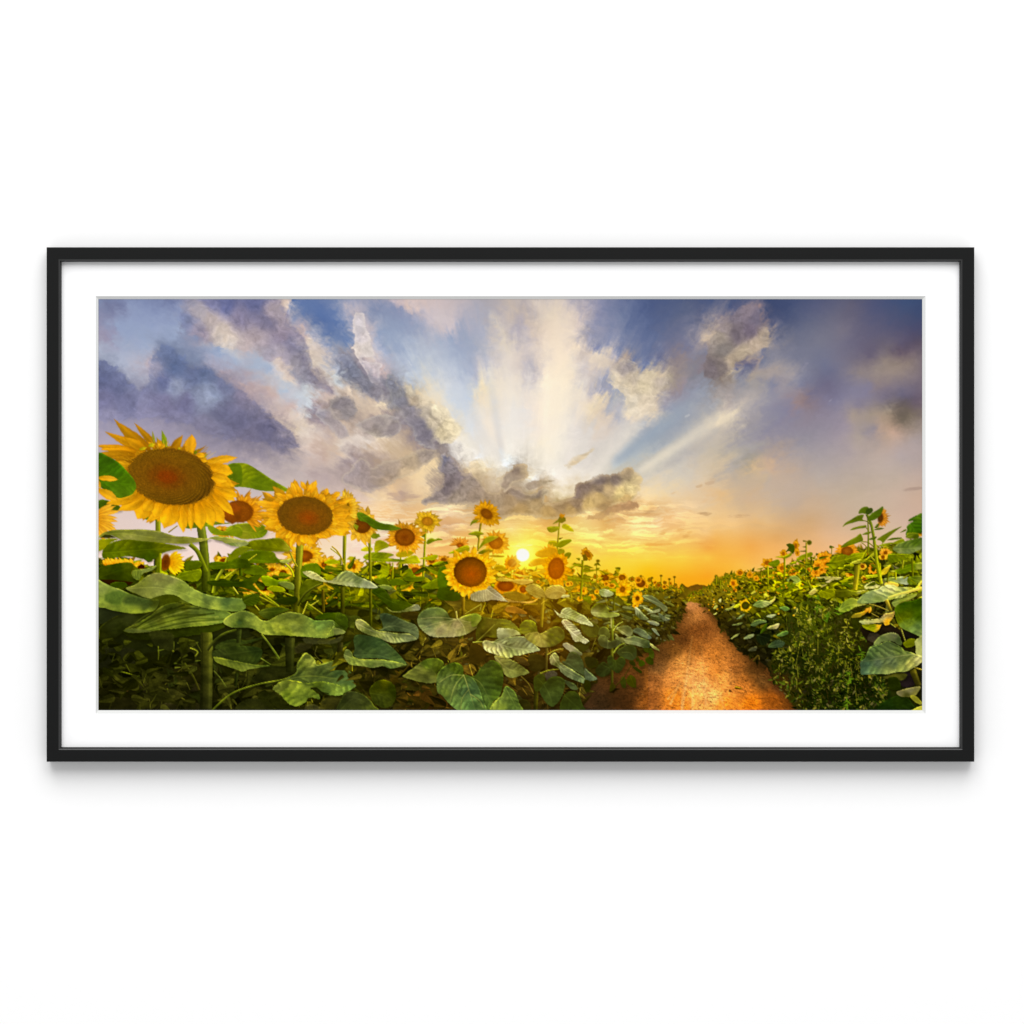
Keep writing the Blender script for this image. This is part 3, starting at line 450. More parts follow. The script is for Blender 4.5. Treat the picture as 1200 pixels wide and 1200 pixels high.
cloud([(716, 446), (722, 428), (736, 420), (746, 428), (752, 440), (764, 432), (772, 440), (784, 440), (776, 454), (768, 466), (770, 482), (752, 487), (736, 480), (728, 462)],
      "722,446,d6c8b2 731,430,a89e9c 740,428,a0989a 742,442,c8baa8 735,456,e0d0b6 755,452,dccdb0 765,438,ccbea6 740,472,dcd0bc 755,472,e2d2ba 766,480,dccdb8 776,444,c0b2a4", 4, 5, .75, 'e0d2ba')
for b_ in [(738, 560, 915, 443, 4, 15, 'eee0c8', .60, .3), (686, 566, 772, 468, 7, 15, 'ece4d8', .55, .35), (640, 560, 668, 345, 10, 20, 'f8ecd8', .38, .3), (660, 560, 712, 345, 5, 14, 'ece0d8', .25, .3),
           (570, 545, 498, 352, 8, 22, 'd8dce2', .42, .35), (606, 545, 590, 350, 6, 12, 'f4ece0', .3, .4), (590, 545, 560, 360, 4, 9, 'b4c0d2', .25, .4), (712, 548, 835, 455, 6, 13, '98a6b6', .55, .5), (640, 560, 640, 345, 3, 7, 'fff4e0', .2, .4), (600, 560, 470, 352, 5, 12, 'c8ccd4', .2, .4), (760, 560, 1010, 400, 4, 14, 'b8b0ac', .25, .3)]:
    beam(*b_)
# crisper billows: unsharp at two scales, then a little contrast
bl1 = boxblur(boxblur(C, 3), 3); bl2 = boxblur(boxblur(C, 14), 14)
C[:] = C + ((C - bl1) * .5 * (.2 + .8 * dens[..., None]) + (C - bl2) * .14) * lowk[..., None]
C[:] = np.clip(C, 0, 1)
# sun and its glow
def glow(x, y, r, col, a, p=2.):
    m = a * np.exp(-((np.hypot((XX - x), (YY - y))) / r) ** p)
    C[:] = 1 - (1 - C) * (1 - m[..., None] * hx(col))
glow(SX, SY, 60, 'ffac08', .16); glow(SX, SY, 28, 'ffc808', .42); glow(SX, SY, 14, 'fff060', .6)
sr = np.hypot(XX - SX, (YY - SY) * 1.05)
over((slice(0, H), slice(0, W)), ss(13, 6.2, sr).astype(np.float32) * .9, hx('ffe640'))
over((slice(0, H), slice(0, W)), ss(8.6, 6.0, sr + .5 * NA).astype(np.float32), hx('fffff6'))
wisp(608, 640, 4, .7, 'fff2a0', .9); wisp(620, 639, 5, .7, 'fff0a0', .8)
# ---- distant tree line and ground ---------------------------------
def gmul(x, y, rx, ry, k, p=2.):
    C[:] = C * (1 - (1 - k) * np.exp(-(((XX - x) / rx) ** 2 + ((YY - y) / ry) ** 2)))[..., None]
area([(786, 700), (790, 692), (796, 689), (800, 684), (806, 688), (812, 686), (818, 685), (824, 686), (832, 688), (838, 690), (850, 700), (850, 720), (786, 720)], '6a4a10', 1.2, 1.2)
area([(795, 696), (800, 684), (806, 690), (812, 694), (808, 706), (796, 706)], '66540c', 1.5, 1.)
area([(804, 706), (822, 704), (850, 730), (872, 755), (900, 772), (918, 788), (940, 812), (960, 836), (660, 836), (660, 790), (700, 765), (740, 750), (770, 735), (790, 722), (800, 712)],
     "810,712,c0844c 815,722,b47a3c 806,722,9c6834 815,740,7c4c20 802,750,5c3a1a 824,738,74481f 790,762,805624 776,766,644622 815,758,9c6228 838,768,bc7830 800,776,d09044 770,782,866034 820,786,f0a050 840,788,dc8c38 862,783,96602a 884,785,583c1a 790,798,e49848 766,798,9c6430 746,803,583a20 822,804,ffb868 846,806,f4a04a 872,803,bc762e 896,797,664822 790,818,e08828 764,820,8c5626 732,822,4c321c 702,826,44382a 690,815,32281e 822,826,fcb058 852,826,ec902e 882,826,d87a18 907,820,a05c1a 928,826,8c541a 800,833,e48628 836,815,ffba68 914,806,644020 850,796,e8a04a 812,796,f8b060", 2, 1.5, 1.6)
# path grain, clods and wheel marks, foreshortened towards the far end
pk = ss(700, 715, YY)
dp = np.clip(YY - 690, 6, 400); gu = (XX - 812) / dp * 34; gv = np.log(dp) * 60
g1 = fbm(gu * .8 + gv * .5, gv * .8 - gu * .5, 71, 4, .7); g2 = fbm(gu / 4, gv / 5, 81, 3, .6)
C[:] = np.clip(C * (1 + (pk * (XX > 640) * (.17 * g1 + .15 * g2) * (.4 + .6 * ss(715, 770, YY)))[..., None]), 0, 1)
clod = (vnoise(gu * 1.1 + 3 * g2, gv * 1.1, 91) > .80) & (YY > 715)
C[:] = np.clip(C * np.array([1.03, .97, .93]) ** (pk * (XX > 640))[..., None], 0, 1)
C[:] = C * (1 - (.22 * clod * (XX > 650))[..., None])
for x0, y0, x1, y1, w, a in [(800, 833, 812, 745, 3, .35), (812, 833, 814, 760, 2.2, .3), (786, 826, 802, 790, 2.5, .35), (828, 828, 822, 752, 2.5, .22), (850, 833, 832, 770, 3, .15), (783, 820, 797, 802, 1.6, .4), (799, 830, 801, 800, 1.5, .35)]:
    stroke([(x0, y0), (x1, y1)], w, w * .4, 'ffcf88', 'b87c38', min(1, a * 1.35), 2.2, 0)
stroke([(828, 708), (846, 732), (864, 757), (892, 774), (914, 792), (932, 812), (946, 836)], 8, 34, '5c3814', '3c2410', .55, 9, 0)
stroke([(803, 714), (797, 736), (778, 758), (752, 774), (722, 794), (690, 836)], 8, 74, '5c3814', '33231a', .6, 16, 0)
grit = fbm(gu * 2.1 + gv, gv * 1.7 - gu, 131, 3, .75); grit2 = fbm(gu * 1.1 - gv * .4, gv * .9, 141, 3, .6)
pm = pk * (XX > 640)
C[:] = np.clip(C * (1 + (pm * (-.20 * ss(.22, .5, grit) + .08 * ss(.2, .5, -grit) - .14 * ss(.25, .45, grit2) + .06 * ss(.2, .5, -grit2)))[..., None]), 0, 1)
pb = np.exp(-(((XX - 822) / 52) ** 2 + ((YY - 806) / 36) ** 2)) * pm
C[:] = np.clip(C * (1 + .03 * pb[..., None] * np.array([1, 1.1, 1.0])), 0, 1)
R = random.Random(3)
for i in range(34):
    y = 716 + 117 * R.random() ** .8; f = (y - 700) / 130
    xc = 812 + f * R.uniform(-120, 100)
    l = R.uniform(1, 5) * f + .6
    c = R.choice(['5a3410', '6a3c12', '7a4816', 'ffc078', '442808'])
    stroke([(xc, y), (xc + l, y + R.uniform(-.6, .3) * f)], .9 * f + .3, .4, c, None, R.uniform(.25, .6), .7, 0)
stroke([(790, 777.5), (801, 778)], 1, .7, '6a4418', 'e0a860', .9); blade(862, 806, 9, 3.5, .2, 'b89018', '4c3408'); blade(855, 810, 4, 2, .3, '2c1a06', '2c1a06')
stroke([(801, 790), (808, 790.5)], 1, .6, '6a4418', None, .8)

# ---- field masses --------------------------------------------------
# left field: dark ground under the leaves, backlit gold at the top
LM = [(112, 654), (180, 664), (250, 668), (330, 664), (400, 668), (440, 664), (480, 668), (520, 662), (545, 672), (580, 674), (615, 680), (650, 668), (690, 680), (712, 686), (735, 688), (760, 689), (778, 688), (790, 688), (800, 694), (806, 702),
      (803, 714), (790, 722), (795, 736), (784, 748), (766, 760), (752, 768), (728, 770), (700, 780), (700, 800), (684, 812), (676, 836), (112, 836)]
LCOL = "120,660,4c5a08 120,720,24280e 120,760,181a0a 120,820,1a1a0c 180,650,6a7410 180,760,1a1c0a 200,820,1c1c0e 240,690,3a4410 260,660,7a7c10 260,760,1e2010 300,820,1e1e0e 310,680,66660c 340,700,4c4c0c 330,760,20220e 380,690,58580e 400,740,2c2c0e 420,680,80800c 440,720,3c3e10 450,770,2e280e 450,825,24200a 480,690,76780e 500,720,44440e 500,760,342c0e 500,825,281c0a 560,700,6c5c0e 560,760,3a2e10 600,700,84600e 620,740,3c300e 640,780,261c0c 640,825,221a0c 620,825,241c0c 660,690,7c7010 680,720,48440e 700,700,606010 720,710,4c5010 740,700,4a4c10 760,700,56500e 780,700,5c520e 795,705,58480c 700,760,2a2810 740,740,2e2c10 770,735,2c280e 790,725,34300e 700,790,22200e"
area(LM, LCOL, 1.6, 2.2)
RM = [(806, 704), (812, 700), (818, 694), (824, 690), (832, 687), (838, 678), (852, 674), (866, 672), (880, 672), (895, 668), (915, 668), (935, 662), (960, 655), (985, 650), (1010, 650), (1040, 650), (1060, 640), (1086, 628), (1086, 836),
      (944, 836), (936, 824), (920, 806), (904, 794), (900, 782), (886, 772), (868, 764), (857, 750), (847, 733), (831, 714), (818, 707)]
RCOL = "815,702,7a6210 840,700,7a6a10 840,720,4a400c 860,690,7c7010 860,740,2c280e 880,700,6c660e 880,770,201c0c 900,690,88800e 900,740,24280e 905,780,1e1c0e 920,700,70740e 930,740,2e3410 950,680,948c10 950,720,4a5010 950,780,24280e 950,825,201c08 980,690,7c7c10 980,720,3c420e 1000,780,20240c 1000,825,1c240c 1020,680,5c5c0e 1030,720,34300e 1040,760,24200e 1060,700,4c4c10 1070,800,22200e 1070,660,6a7410 1020,825,1a240e 1055,825,2a3010"
area(RM, RCOL, 1.5, 2.)

def mixc(a, b, t):
    a = hx(a); b = hx(b); return a * (1 - t) + b * t
LT = [(float(a), float(b), hx(c)) for a, b, c in (q.split(',') for q in LCOL.split())]
RT = [(float(a), float(b), hx(c)) for a, b, c in (q.split(',') for q in RCOL.split())]
def near(T, x, y):
    n = 0; s = 0
    for a, b, c in T:
        w = 1 / ((a - x) ** 2 + (b - y) ** 2 + 40) ** 2; n += w; s = s + c * w
    return s / n
def lc(T, bright, hi=('a0a868', 'b0b018', '7c8c58')):
    def f(x, y, R):
        b = near(T, x, y); k = R.uniform(.45 if T is RT else .6, bright) * (1 if R.random() < .8 else .6)
        c = b * k
        if R.random() < .28: c = c + (hx(R.choice(hi)) - c) * R.uniform(.15, .55)
        d = c * R.uniform(.55, .85)
        return (c, d) if R.random() < .5 else (d, c)
    return f
# skyline tufts
R = random.Random(21)
def tuft(x0, y0, x1, y1, n, cols, L=(3, 7), spread=5):
    for i in range(n):
        t = R.random(); x = x0 + (x1 - x0) * t; y = y0 + (y1 - y0) * t + R.uniform(-spread * .4, spread)
        c = hx(R.choice(cols)) * R.uniform(.8, 1.15); l = R.uniform(*L)
        blade(x, y, l, l * R.uniform(.3, .6), R.uniform(0, 6.28), c, c * .75, R.uniform(-.2, .2))
YG = ['8a8410', '9c9010', '6c6c0c', 'b0900c', '5a5c0a', 'c8940c']
tuft(700, 684, 800, 690, 170, YG, (2.5, 6), 6)
tuft(640, 672, 712, 684, 90, YG, (3, 8), 6); tuft(430, 664, 640, 672, 220, YG, (4, 10), 7)
tuft(114, 656, 260, 664, 60, YG, (5, 12), 8); tuft(250, 656, 430, 666, 120, YG, (5, 12), 8)
for seg in [(806, 700, 832, 688), (832, 688, 852, 676), (852, 676, 895, 671), (895, 671, 935, 662), (935, 662, 985, 650), (985, 650, 1082, 640)]:
    tuft(*seg, int((seg[2] - seg[0]) * 2.2), YG + ['7c7c0c'], (2 + (seg[0] - 800) / 60, 4.5 + (seg[0] - 800) / 30), 4 + (seg[0] - 800) / 40)
# main leaf scatter, far to near
szl = lambda x, y: .45 + np.clip((y - 690) / 90, 0, 1) * .9 + np.clip((640 - x) / 400, 0, 1) * .4 if x > 560 else 1.1
scatter([(640, 684), (720, 690), (790, 692), (806, 702), (803, 714), (790, 722), (790, 740), (766, 756), (750, 765), (700, 765), (640, 720)], 800, 31, (6, 12), lc(LT, 1.9), horiz=.5, size=szl)
scatter([(420, 668), (540, 676), (650, 676), (720, 700), (730, 750), (690, 800), (560, 830), (430, 830)], 420, 32, (9, 20), lc(LT, 1.6, ('8c9060', '6c7a48', '90881c')), horiz=.5, size=szl)
scatter([(114, 675), (250, 675), (420, 680), (430, 830), (114, 833)], 330, 33, (14, 34), lc(LT, 1.5, ('5c6c34', '4c5c28', '44541c')), horiz=.45)
scatter([(114, 655), (250, 655), (420, 668), (420, 700), (250, 700), (114, 690)], 160, 34, (8, 18), lc(LT, 1.9, ('a89c10', '8c980c', 'e0a40c')), horiz=.6)
szr = lambda x, y: .35 + np.clip((x - 815) / 150, 0, 1.5) * 1.0 + np.clip((y - 690) / 120, 0, 1) * .25
scatter([(808, 704), (836, 690), (860, 682), (935, 670), (985, 656), (1082, 645), (1082, 740), (1000, 740), (930, 800), (898, 776), (868, 762), (850, 736), (828, 714)], 1500, 35, (5.5, 10), lc(RT, 1.9, ('b8b070', 'c8b010', '98a050', '8cA030')), horiz=.55, size=szr)
# bright leaf undersides on the shaded flank of the left row
scatter([(700, 690), (770, 700), (785, 720), (770, 750), (720, 750), (690, 720)], 34, 36, (10, 18), lambda x, y, R: R.choice([('6c7850', '3c4624'), ('4c5834', '2c3414'), ('8c9468', '444f28')]), horiz=.25, asp=(.22, .45))
tuft(800, 712, 772, 750, 90, ['3c3810', '4c4410', '2c2c0c', '54500e'], (3, 7), 7)
tuft(842, 728, 890, 772, 70, ['3c3810', '4c4410', '1c1c0a', '24200c'], (4, 8), 6)
# the feet of both rows stand in their own shade
stroke([(822, 703), (842, 722), (862, 742), (884, 758), (905, 776)], 5, 30, '2a200a', '1a180a', .55, 10, 0)
stroke([(804, 712), (793, 728), (775, 748), (745, 764), (705, 784)], 5, 24, '33260c', '1e170b', .5, 9, 0)
# thin stalks between the leaves
for i in range(90):
    x = R.uniform(118, 790); y = R.uniform(690, 800) if x < 690 else R.uniform(690, 745)
    c = near(LT, x, y) * 1.15 + .015
    a = R.uniform(-1, 1); l = R.uniform(10, 34) * (1 if x < 600 else .6)
    stroke([(x, y), (x + l * .3 * a, y + l * .6), (x + l * .45 * a, y + l)], 1.6, 1., np.clip(c, 0, 1), None, R.uniform(.4, .9))
# ---- weeds at the right edge of the path ---------------------------
WP = [(918, 745), (930, 715), (950, 700), (985, 706), (1000, 720), (1012, 740), (1014, 780), (1040, 800), (1050, 836), (938, 836), (924, 818), (905, 798), (902, 780)]
area(WP, "930,740,343c12 960,730,4a5414 1000,740,2c2c0e 930,780,1e260e 970,780,28300e 1000,790,1a200c 930,815,34300c 960,820,1c220a 1000,825,182208 1040,825,202c0e 920,800,3c2c0e", 3, 4)
R = random.Random(77)
for i in range(2600):
    while True:
        x, y = R.uniform(902, 1050), R.uniform(700, 834)
        if inpoly(x, y, WP): break
    q = (y - 700) / 130
    c = mixc(R.choice(['a0a020', '8c9018', 'b8b050', 'aca434', '7c8020']), R.choice(['3c4c18', '5a6420', '8c8434', '2c3c14', '6c6438', '46601c']), min(1, q * 1.1 + R.uniform(-.3, .2)) if q > 0 else 0)
    if vnoise(np.float64(x / 7), np.float64(y / 7), 5) < -.15: c = c * .4
    elif R.random() < .3: c = c * .6
    l = R.choice([1.6, 2.4, 3.2, 4.2, 6]) * R.uniform(.8, 1.2)
    blade(x, y, l, l * R.uniform(.25, .5), R.uniform(0, 6.28), c, c * .8)
for i in range(34):
    x = R.uniform(920, 1010); y = R.uniform(730, 830)
    stroke([(x, y), (x + R.uniform(-6, 6), y - R.uniform(8, 26))], .9, .5, R.choice(['6c7420', '3c2c10', '8c8830', '2c200c']), None, .7)
for x, y in [(998, 796), (1010, 770), (1016, 745), (985, 715), (970, 725), (960, 708), (994, 829)]:
    for k in range(9):
        a = R.uniform(0, 6.28); blade(x, y + R.uniform(-8, 6), R.uniform(4, 8), 1.8, a, '6c9028', '48701c')
# ---- flowers and leaves one by one, far to near --------------------
DK = [(0, '904c06'), (.5, '7a4206'), (1, '643606')]
DR = [(0, 'b05408'), (.6, '96480a'), (1, '7a3a04')]
DY = [(0, 'c07c10'), (.6, 'b87410'), (1, '94600c')]
def st(*a, **k): stroke(*a, **k)
# far left-row flowers
def small(cx, cy, r, n=12, seed=1, c0='e09408', c1='ffbe1c', sq=.9, d=.42, stp=DK, **k):
    flower(cx, cy, r * d, r * d * sq, k.pop('rot', 0), r, r * sq, n, seed, c0, c1, stp, 1.15, dark=.22, **k)
for i, (x, y, r) in enumerate([(772.5, 686, 4.5), (779, 688, 3.5), (762, 680, 3.2), (768, 683, 2.6), (779.5, 683, 2.6), (786, 684, 2.5), (792, 686, 2.4), (757, 683, 3), (741, 679, 4), (721, 682, 4), (698, 676, 3.6), (735, 690, 4)]):
    small(x, y, r, 9, 100 + i, 'c88408', 'f0a814' if i % 2 else '8a7a10')
for x, y in [(751.5, 675.5), (764.5, 677.5), (775.3, 675), (791, 676.5), (785, 679)]:
    disc(x, y, 1.6, 1.3, 0, [(0, '5a4408'), (1, '6c5a10')]); st([(x, y + 1), (x, y + 9)], 1, .9, '6c6410')
small(751.5, 684, 9.4, 15, 5, stp=[(0, '7a3c04'), (1, '5c3004')], sq=.88, d=.56)
small(747.5, 701.5, 7.5, 12, 6, 'e89408', 'ffb414', sq=1.2, d=.3, stp=[(0, '5c3408'), (1, '4c2c04')]); small(745, 710, 4, 9, 8, d=.1)
small(729.5, 677, 8, 14, 9, sq=.85, d=.5); small(709.6, 676.7, 9.8, 16, 10, sq=.95, d=.5, stp=[(0, '6c3404'), (1, '502a04')])
small(730, 691, 10.5, 14, 12, 'e08c08', 'ffb410', sq=1.15, d=.28, rot=.25, dx=1)
blade(716, 682, 12, 9, .6, '8c8c10', '6c7010'); blade(722, 694, -10, 7, .3, '9ca010', '70780c')
small(671, 669, 7, 12, 14, 'ffb41c', 'ffd040', d=.35, stp=[(0, '3c4808'), (1, '8c5c08')])
for x, y, r in [(684, 693, 6), (694, 700, 5), (700, 694, 4), (680, 702, 4)]: small(x, y, r, 8, int(x), 'f09408', 'ffb014', d=.2)
blade(693, 704, 11, 9, 3.4, '4c5c08', '5c6c0c')
# clutter of backlit heads and leaves beneath the sun
for i in range(90):
    x = R.uniform(500, 740); y = R.uniform(668, 706) + (abs(x - 640) < 60) * -3
    c = R.choice([('c88c08', '8c6408'), ('a88c0c', '6c6408'), ('e09c10', 'a86c08'), ('94900c', '5c5c08')])
    blade(x, y, R.uniform(5, 12), R.uniform(2.5, 6), R.choice([0, 3.14]) + R.gauss(0, .5), *c, R.uniform(-.2, .2))
for i in range(14):
    x = R.uniform(560, 760); y = R.uniform(676, 700); small(x, y, R.uniform(2.5, 5.5), 8, 900 + i, R.choice(['d88408', 'c07808', 'e89008']), R.choice(['ffac18', 'f8b820', 'f09c14']), d=R.choice([.1, .35, .45]), sq=R.uniform(.5, 1.1))
# tall stalks centre right
st([(683, 657), (682, 680), (680.5, 702)], 2.8, 2.4, '5c6008', '5a6410'); flower(688.5, 649.5, 4.4, 2.4, .85, 9, 6, 14, 15, 'b87408', 'd89410', DK, 1.2)
area(S5([(450, 560), (480, 550), (510, 600), (500, 620), (460, 620)]), '4c4404', 1, .6)
for a in [(683, 663, 13, 4, -3.0), (684, 664, 12, 4, .15), (684, 670, 18, 3.4, -.12), (684, 676, 12, 4, .1), (682, 680, 22, 5, 3.3), (682, 679, 12, 5, .2), (680, 656, 5, 3, 3.5), (672, 661, 8, 4, .3)]:
    blade(*a, '5c6408', '74780c')
st([(699.5, 660), (699.5, 690)], 1.2, 1.2, '7c7010'); blade(699.5, 660, 6, 3, .6, '4c5008', '5a5a08'); blade(699.5, 661, 4, 3, 2.6, '5c5c08', '6a6a08'); blade(699, 668, 5, 3.4, -.5, '5c6408', '6c7008')
disc(701, 657.6, 2.2, 1.8, 0, [(0, '4c4808'), (1, '5c5408')])
st([(720.5, 694), (719.5, 716)], 2.2, 2.2, '3c440c', '3a4010')
# bud plant beside the sun
st([(656, 612), (654.5, 628), (653, 650)], 1.8, 2.2, '8c7c10', '7c7410')
leaf(S5([(65, 262), (110, 250), (190, 250), (195, 275), (150, 310), (90, 310)]), '8c8c0c', S5([(195, 265), (70, 270)]), .3, ser=.2, shadow=0)
leaf(S5([(228, 262), (235, 228), (275, 222), (330, 260), (358, 305), (310, 300), (260, 280)]), 'a89c0c', S5([(230, 262), (355, 303)]), .3, ser=.2, shadow=0)
leaf(S5([(160, 460), (210, 410), (270, 392), (320, 388), (332, 408), (290, 440), (220, 480), (190, 475)]), '6c7408', S5([(170, 460), (330, 398)]), .3, ser=.2, shadow=0)
leaf(S5([(80, 440), (90, 408), (150, 403), (180, 430), (150, 470), (100, 460)]), '8c8008', None, ser=.2, shadow=0)
leaf(S5([(250, 560), (280, 532), (325, 535), (322, 570), (295, 600), (262, 590)]), '5c6008', None, ser=.2, shadow=0)
leaf(S5([(160, 520), (200, 490), (250, 500), (255, 540), (210, 560), (170, 555)]), '74700a', None, ser=.2, shadow=0)
blade(655, 632, 5, 2, -.4, '4c4c08', '4c4c08')
area(S5([(180, 180), (200, 140), (240, 135), (270, 160), (270, 190), (230, 215), (195, 205)]), '6c640a', 1, .5)
for a in [(-2.2, 5), (-1.8, 6), (-1.3, 5), (-.9, 6), (-1.6, 5)]:
    petal(658.5, 607, 658.5 + a[1] * math.cos(a[0]), 607 + a[1] * math.sin(a[0]), 2.4, 0, 'b07808', 'd88c0c')
blade(655, 610, 8, 2.4, 2.6, '6c6c0a', '5c5c08')
# petals behind the round flower
for i in range(16): 
    a = -2.9 + i * .19; petal(644, 648, 644 + R.uniform(7, 12) * math.cos(a), 648 + R.uniform(7, 12) * math.sin(a), 2.6, R.uniform(-.2, .2), 'f08c0c', 'ffac20')
area(S5([(100, 500), (150, 480), (150, 540), (110, 530)]), 'b06808', 1, .6)
leaf(S4([(1045, 740), (1080, 700), (1200, 660), (1280, 670), (1280, 760), (1180, 780), (1080, 765)]), 'b87c0c', None, ser=.3, shadow=0)
leaf(S4([(970, 850), (1010, 800), (1080, 780), (1200, 770), (1180, 830), (1060, 860), (1000, 870)]), 'd48a0c', None, ser=.3, shadow=0)
leaf(S4([(965, 945), (1040, 920), (1150, 890), (1180, 930), (1100, 950), (1010, 960)]), 'c89414', None, ser=.3, shadow=0)
flower(652, 666.4, 9.6, 13.0, .12, 17, 21, 24, 17, 'd87804', 'f8a008', [(0, '9c4404'), (.6, '8c3c04'), (1, '743004')], 1.2, dark=.25)
# cluster under the sun
flower(600, 660, 5, 4.6, 0, 11, 10, 20, 18, 'c86c04', 'f49408', [(0, 'a05008'), (1, '904606')], 1.2); st([(599, 667), (599, 680)], 1.4, 1.2, 'a07808')
flower(609, 674, 4.8, 4.4, 0, 9, 9, 16, 19, 'd88004', 'f8a410', [(0, '9c4c06'), (1, '8c4406')], 1.2)
flower(592.5, 687, 10, 6.2, 0, 16, 10, 20, 20, 'd07404', 'f09808', [(0, '843804'), (1, '6c2c04')], 1.2)
flower(613, 691, 4, 4, 0, 8, 7, 14, 22, 'e88c08', 'ffb014', [(0, '8c3c04'), (1, '6c3004')], 1.2)
leaf(S4([(600, 890), (625, 855), (680, 853), (720, 880), (730, 915), (680, 915), (620, 905)]), 'a08008', S4([(600, 895), (730, 912)]), .3, shadow=0, ser=.2)
leaf(S4([(615, 1010), (700, 985), (800, 1010), (900, 1000), (1000, 1005), (1020, 1040), (900, 1065), (780, 1030), (680, 1030)]), "585,680,a88c28 600,683,b89030 620,682,c09838", S4([(1020, 1020), (650, 1015)]), .4)
leaf(S4([(945, 1105), (990, 1060), (1060, 1060), (1130, 1110), (1180, 1180), (1160, 1230), (1060, 1210), (980, 1160)]), "620,690,a89838 630,698,b8a040 640,700,8c7c28", S4([(1160, 1220), (960, 1090)]), .6, 3)
leaf(S4([(790, 940), (870, 955), (960, 965), (1010, 970), (960, 985), (860, 980)]), 'c8a428', None, shadow=0)
# pair of tall flowers left of the sun
st(S4([(458, 395), (440, 520), (425, 700)]), 2.6, 2.2, '84700c', '8c7c0e')
leaf(S4([(340, 428), (355, 380), (395, 357), (440, 375), (410, 392), (370, 405)]), '6c7408', None, ser=.2, shadow=0)
leaf(S4([(318, 520), (370, 492), (430, 486), (490, 515), (450, 530), (420, 560), (400, 535)]), '74780c', S4([(450, 520), (325, 520)]), .3, ser=.2, shadow=0)
flower(570.2, 602.3, 7.6, 5.2, .65, 18, 15, 30, 23, 'c07804', 'eca40c', [(0, '8c4c04'), (.6, '7c4004'), (1, '683604')], 1.25, dark=.25)
st(S4([(610, 700), (540, 720), (540, 790)]), 1.2, 1.6, '8c7410')
flower(581, 636, 8.4, 7.6, .2, 16.5, 15, 28, 24, 'e0880a', 'ffac20', [(0, 'b4640a'), (.6, 'a05408'), (1, '8c4804')], 1.2, dark=.25)
leaf(S4([(432, 680), (470, 600), (520, 550), (580, 535), (650, 545), (580, 590), (500, 625), (460, 660)]), "560,640,6c7408 575,632,8c8c10 583,630,b09414", S4([(435, 672), (640, 548)]), .3, ser=.2, shadow=.2)
leaf(S4([(425, 725), (470, 690), (540, 670), (590, 690), (560, 715), (480, 735)]), "562,648,5c6408 575,644,94740c", None, ser=.2, shadow=0)
leaf(S4([(540, 755), (600, 742), (705, 752), (690, 768), (600, 768)]), 'b08c14', None, ser=.2, shadow=0)
st(S4([(540, 850), (600, 790)]), 1.5, 1, 'a88c10')
flower(539, 639.5, 4, 3, 0, 13, 11, 14, 25, 'd07c14', 'f0a030', DR, 1., 180 + 10, 350)
leaf(S4([(100, 725), (170, 690), (240, 655), (320, 640), (330, 700), (260, 715), (170, 728)]), "527,648,8c9408 545,643,a8a010", S4([(325, 660), (110, 722)]), .3, ser=.2, shadow=0)
flower(519.5, 656, 3, 2, 0, 8, 7, 10, 26, 'e09414', 'f0a82c', DK, 1.)
flower(505.6, 657, 3.4, 3, 0, 8, 8, 14, 27, 'd8900c', 'f0a81c', DK, 1.)
flower(497, 684, 3, 3, 0, 6, 5, 10, 28, 'd8900c', 'f8b41c', DK, 1.); small(508, 668, 5, 9, 29); small(514, 673, 6, 10, 30, d=.15); small(480, 688, 7, 10, 31, 'f0a808', 'ffc81c', d=.1); small(470, 690, 5, 8, 33, 'e8a808', 'ffc81c', d=.1)
flower(487, 670, 6, 4.6, .4, 12.5, 10, 20, 32, 'e08c10', 'ffb428', [(0, '8c5008'), (1, '7a3c04')], 1.2)
leaf(S3([(718, 960), (760, 900), (805, 892), (835, 950), (870, 990), (760, 990)]), '6c7c08', None, ser=.2, shadow=0)
# flower of the small round head, tall stalk
st([(498.5, 620), (497, 650), (495.5, 676), (495, 700)], 2.6, 2.6, '8c900c', '74780c')
flower(500.7, 611, 6.8, 5.2, .15, 16, 13.4, 26, 34, 'd8a008', 'f0bc20', DY, 1.3, dark=.2)
leaf(S3([(975, 620), (985, 580), (1030, 560), (1070, 575), (1100, 560), (1150, 578), (1080, 590), (1040, 605), (1000, 625)]), '6c7c08', None, ser=.3, shadow=0)
leaf(S3([(880, 512), (930, 505), (960, 515), (940, 550)]), '5c6c08', None, ser=.2, shadow=0)
leaf(S3([(900, 780), (1000, 755), (1070, 738), (1100, 760), (1050, 800), (960, 795)]), '98980e', S3([(905, 780), (1095, 758)]), .3, ser=.2, shadow=0)
leaf(S3([(1015, 870), (1100, 815), (1200, 820), (1200, 880), (1100, 875)]), '7c8c0a', None, ser=.2, shadow=0)
# the big round head left of the sun
def f6():
    leaf(S4([(-5, 910), (60, 870), (110, 900), (120, 1000), (90, 1090), (-5, 1090)]), '4c6c08', None)
    leaf(S4([(-5, 1110), (60, 1090), (150, 1110), (230, 1180), (200, 1240), (-5, 1220)]), '34480c', None)
    flower(551, 670.5, 19.6, 17.8, .1, 31, 30, 34, 260, 'e88c04', 'ffbc14', [(0, '9c4604'), (.35, '8c4404'), (.7, '6c3a04'), (1, '4c2a04')], 1.5, dark=.25, off=(.1, .15))
    streaks(551, 670.5, 19.6, 17.8, .1, 28, 27, 70, 73, ['d08004', 'ffd040', 'c07004'], .4)
    for bx, by, tx, ty, w in [(270, 1110, 280, 1210, 8), (330, 1110, 330, 1160, 7), (480, 1090, 550, 1140, 7), (430, 1090, 500, 1160, 7), (200, 1060, 170, 1140, 7), (150, 980, 75, 1000, 6), (160, 1030, 100, 1080, 7), (520, 960, 620, 1010, 5)]:
        (a, b), (c, d) = S4([(bx, by), (tx, ty)]); petal(a, b, c, d, w, R.uniform(-.2, .2), 'f09c08', 'ffc420')
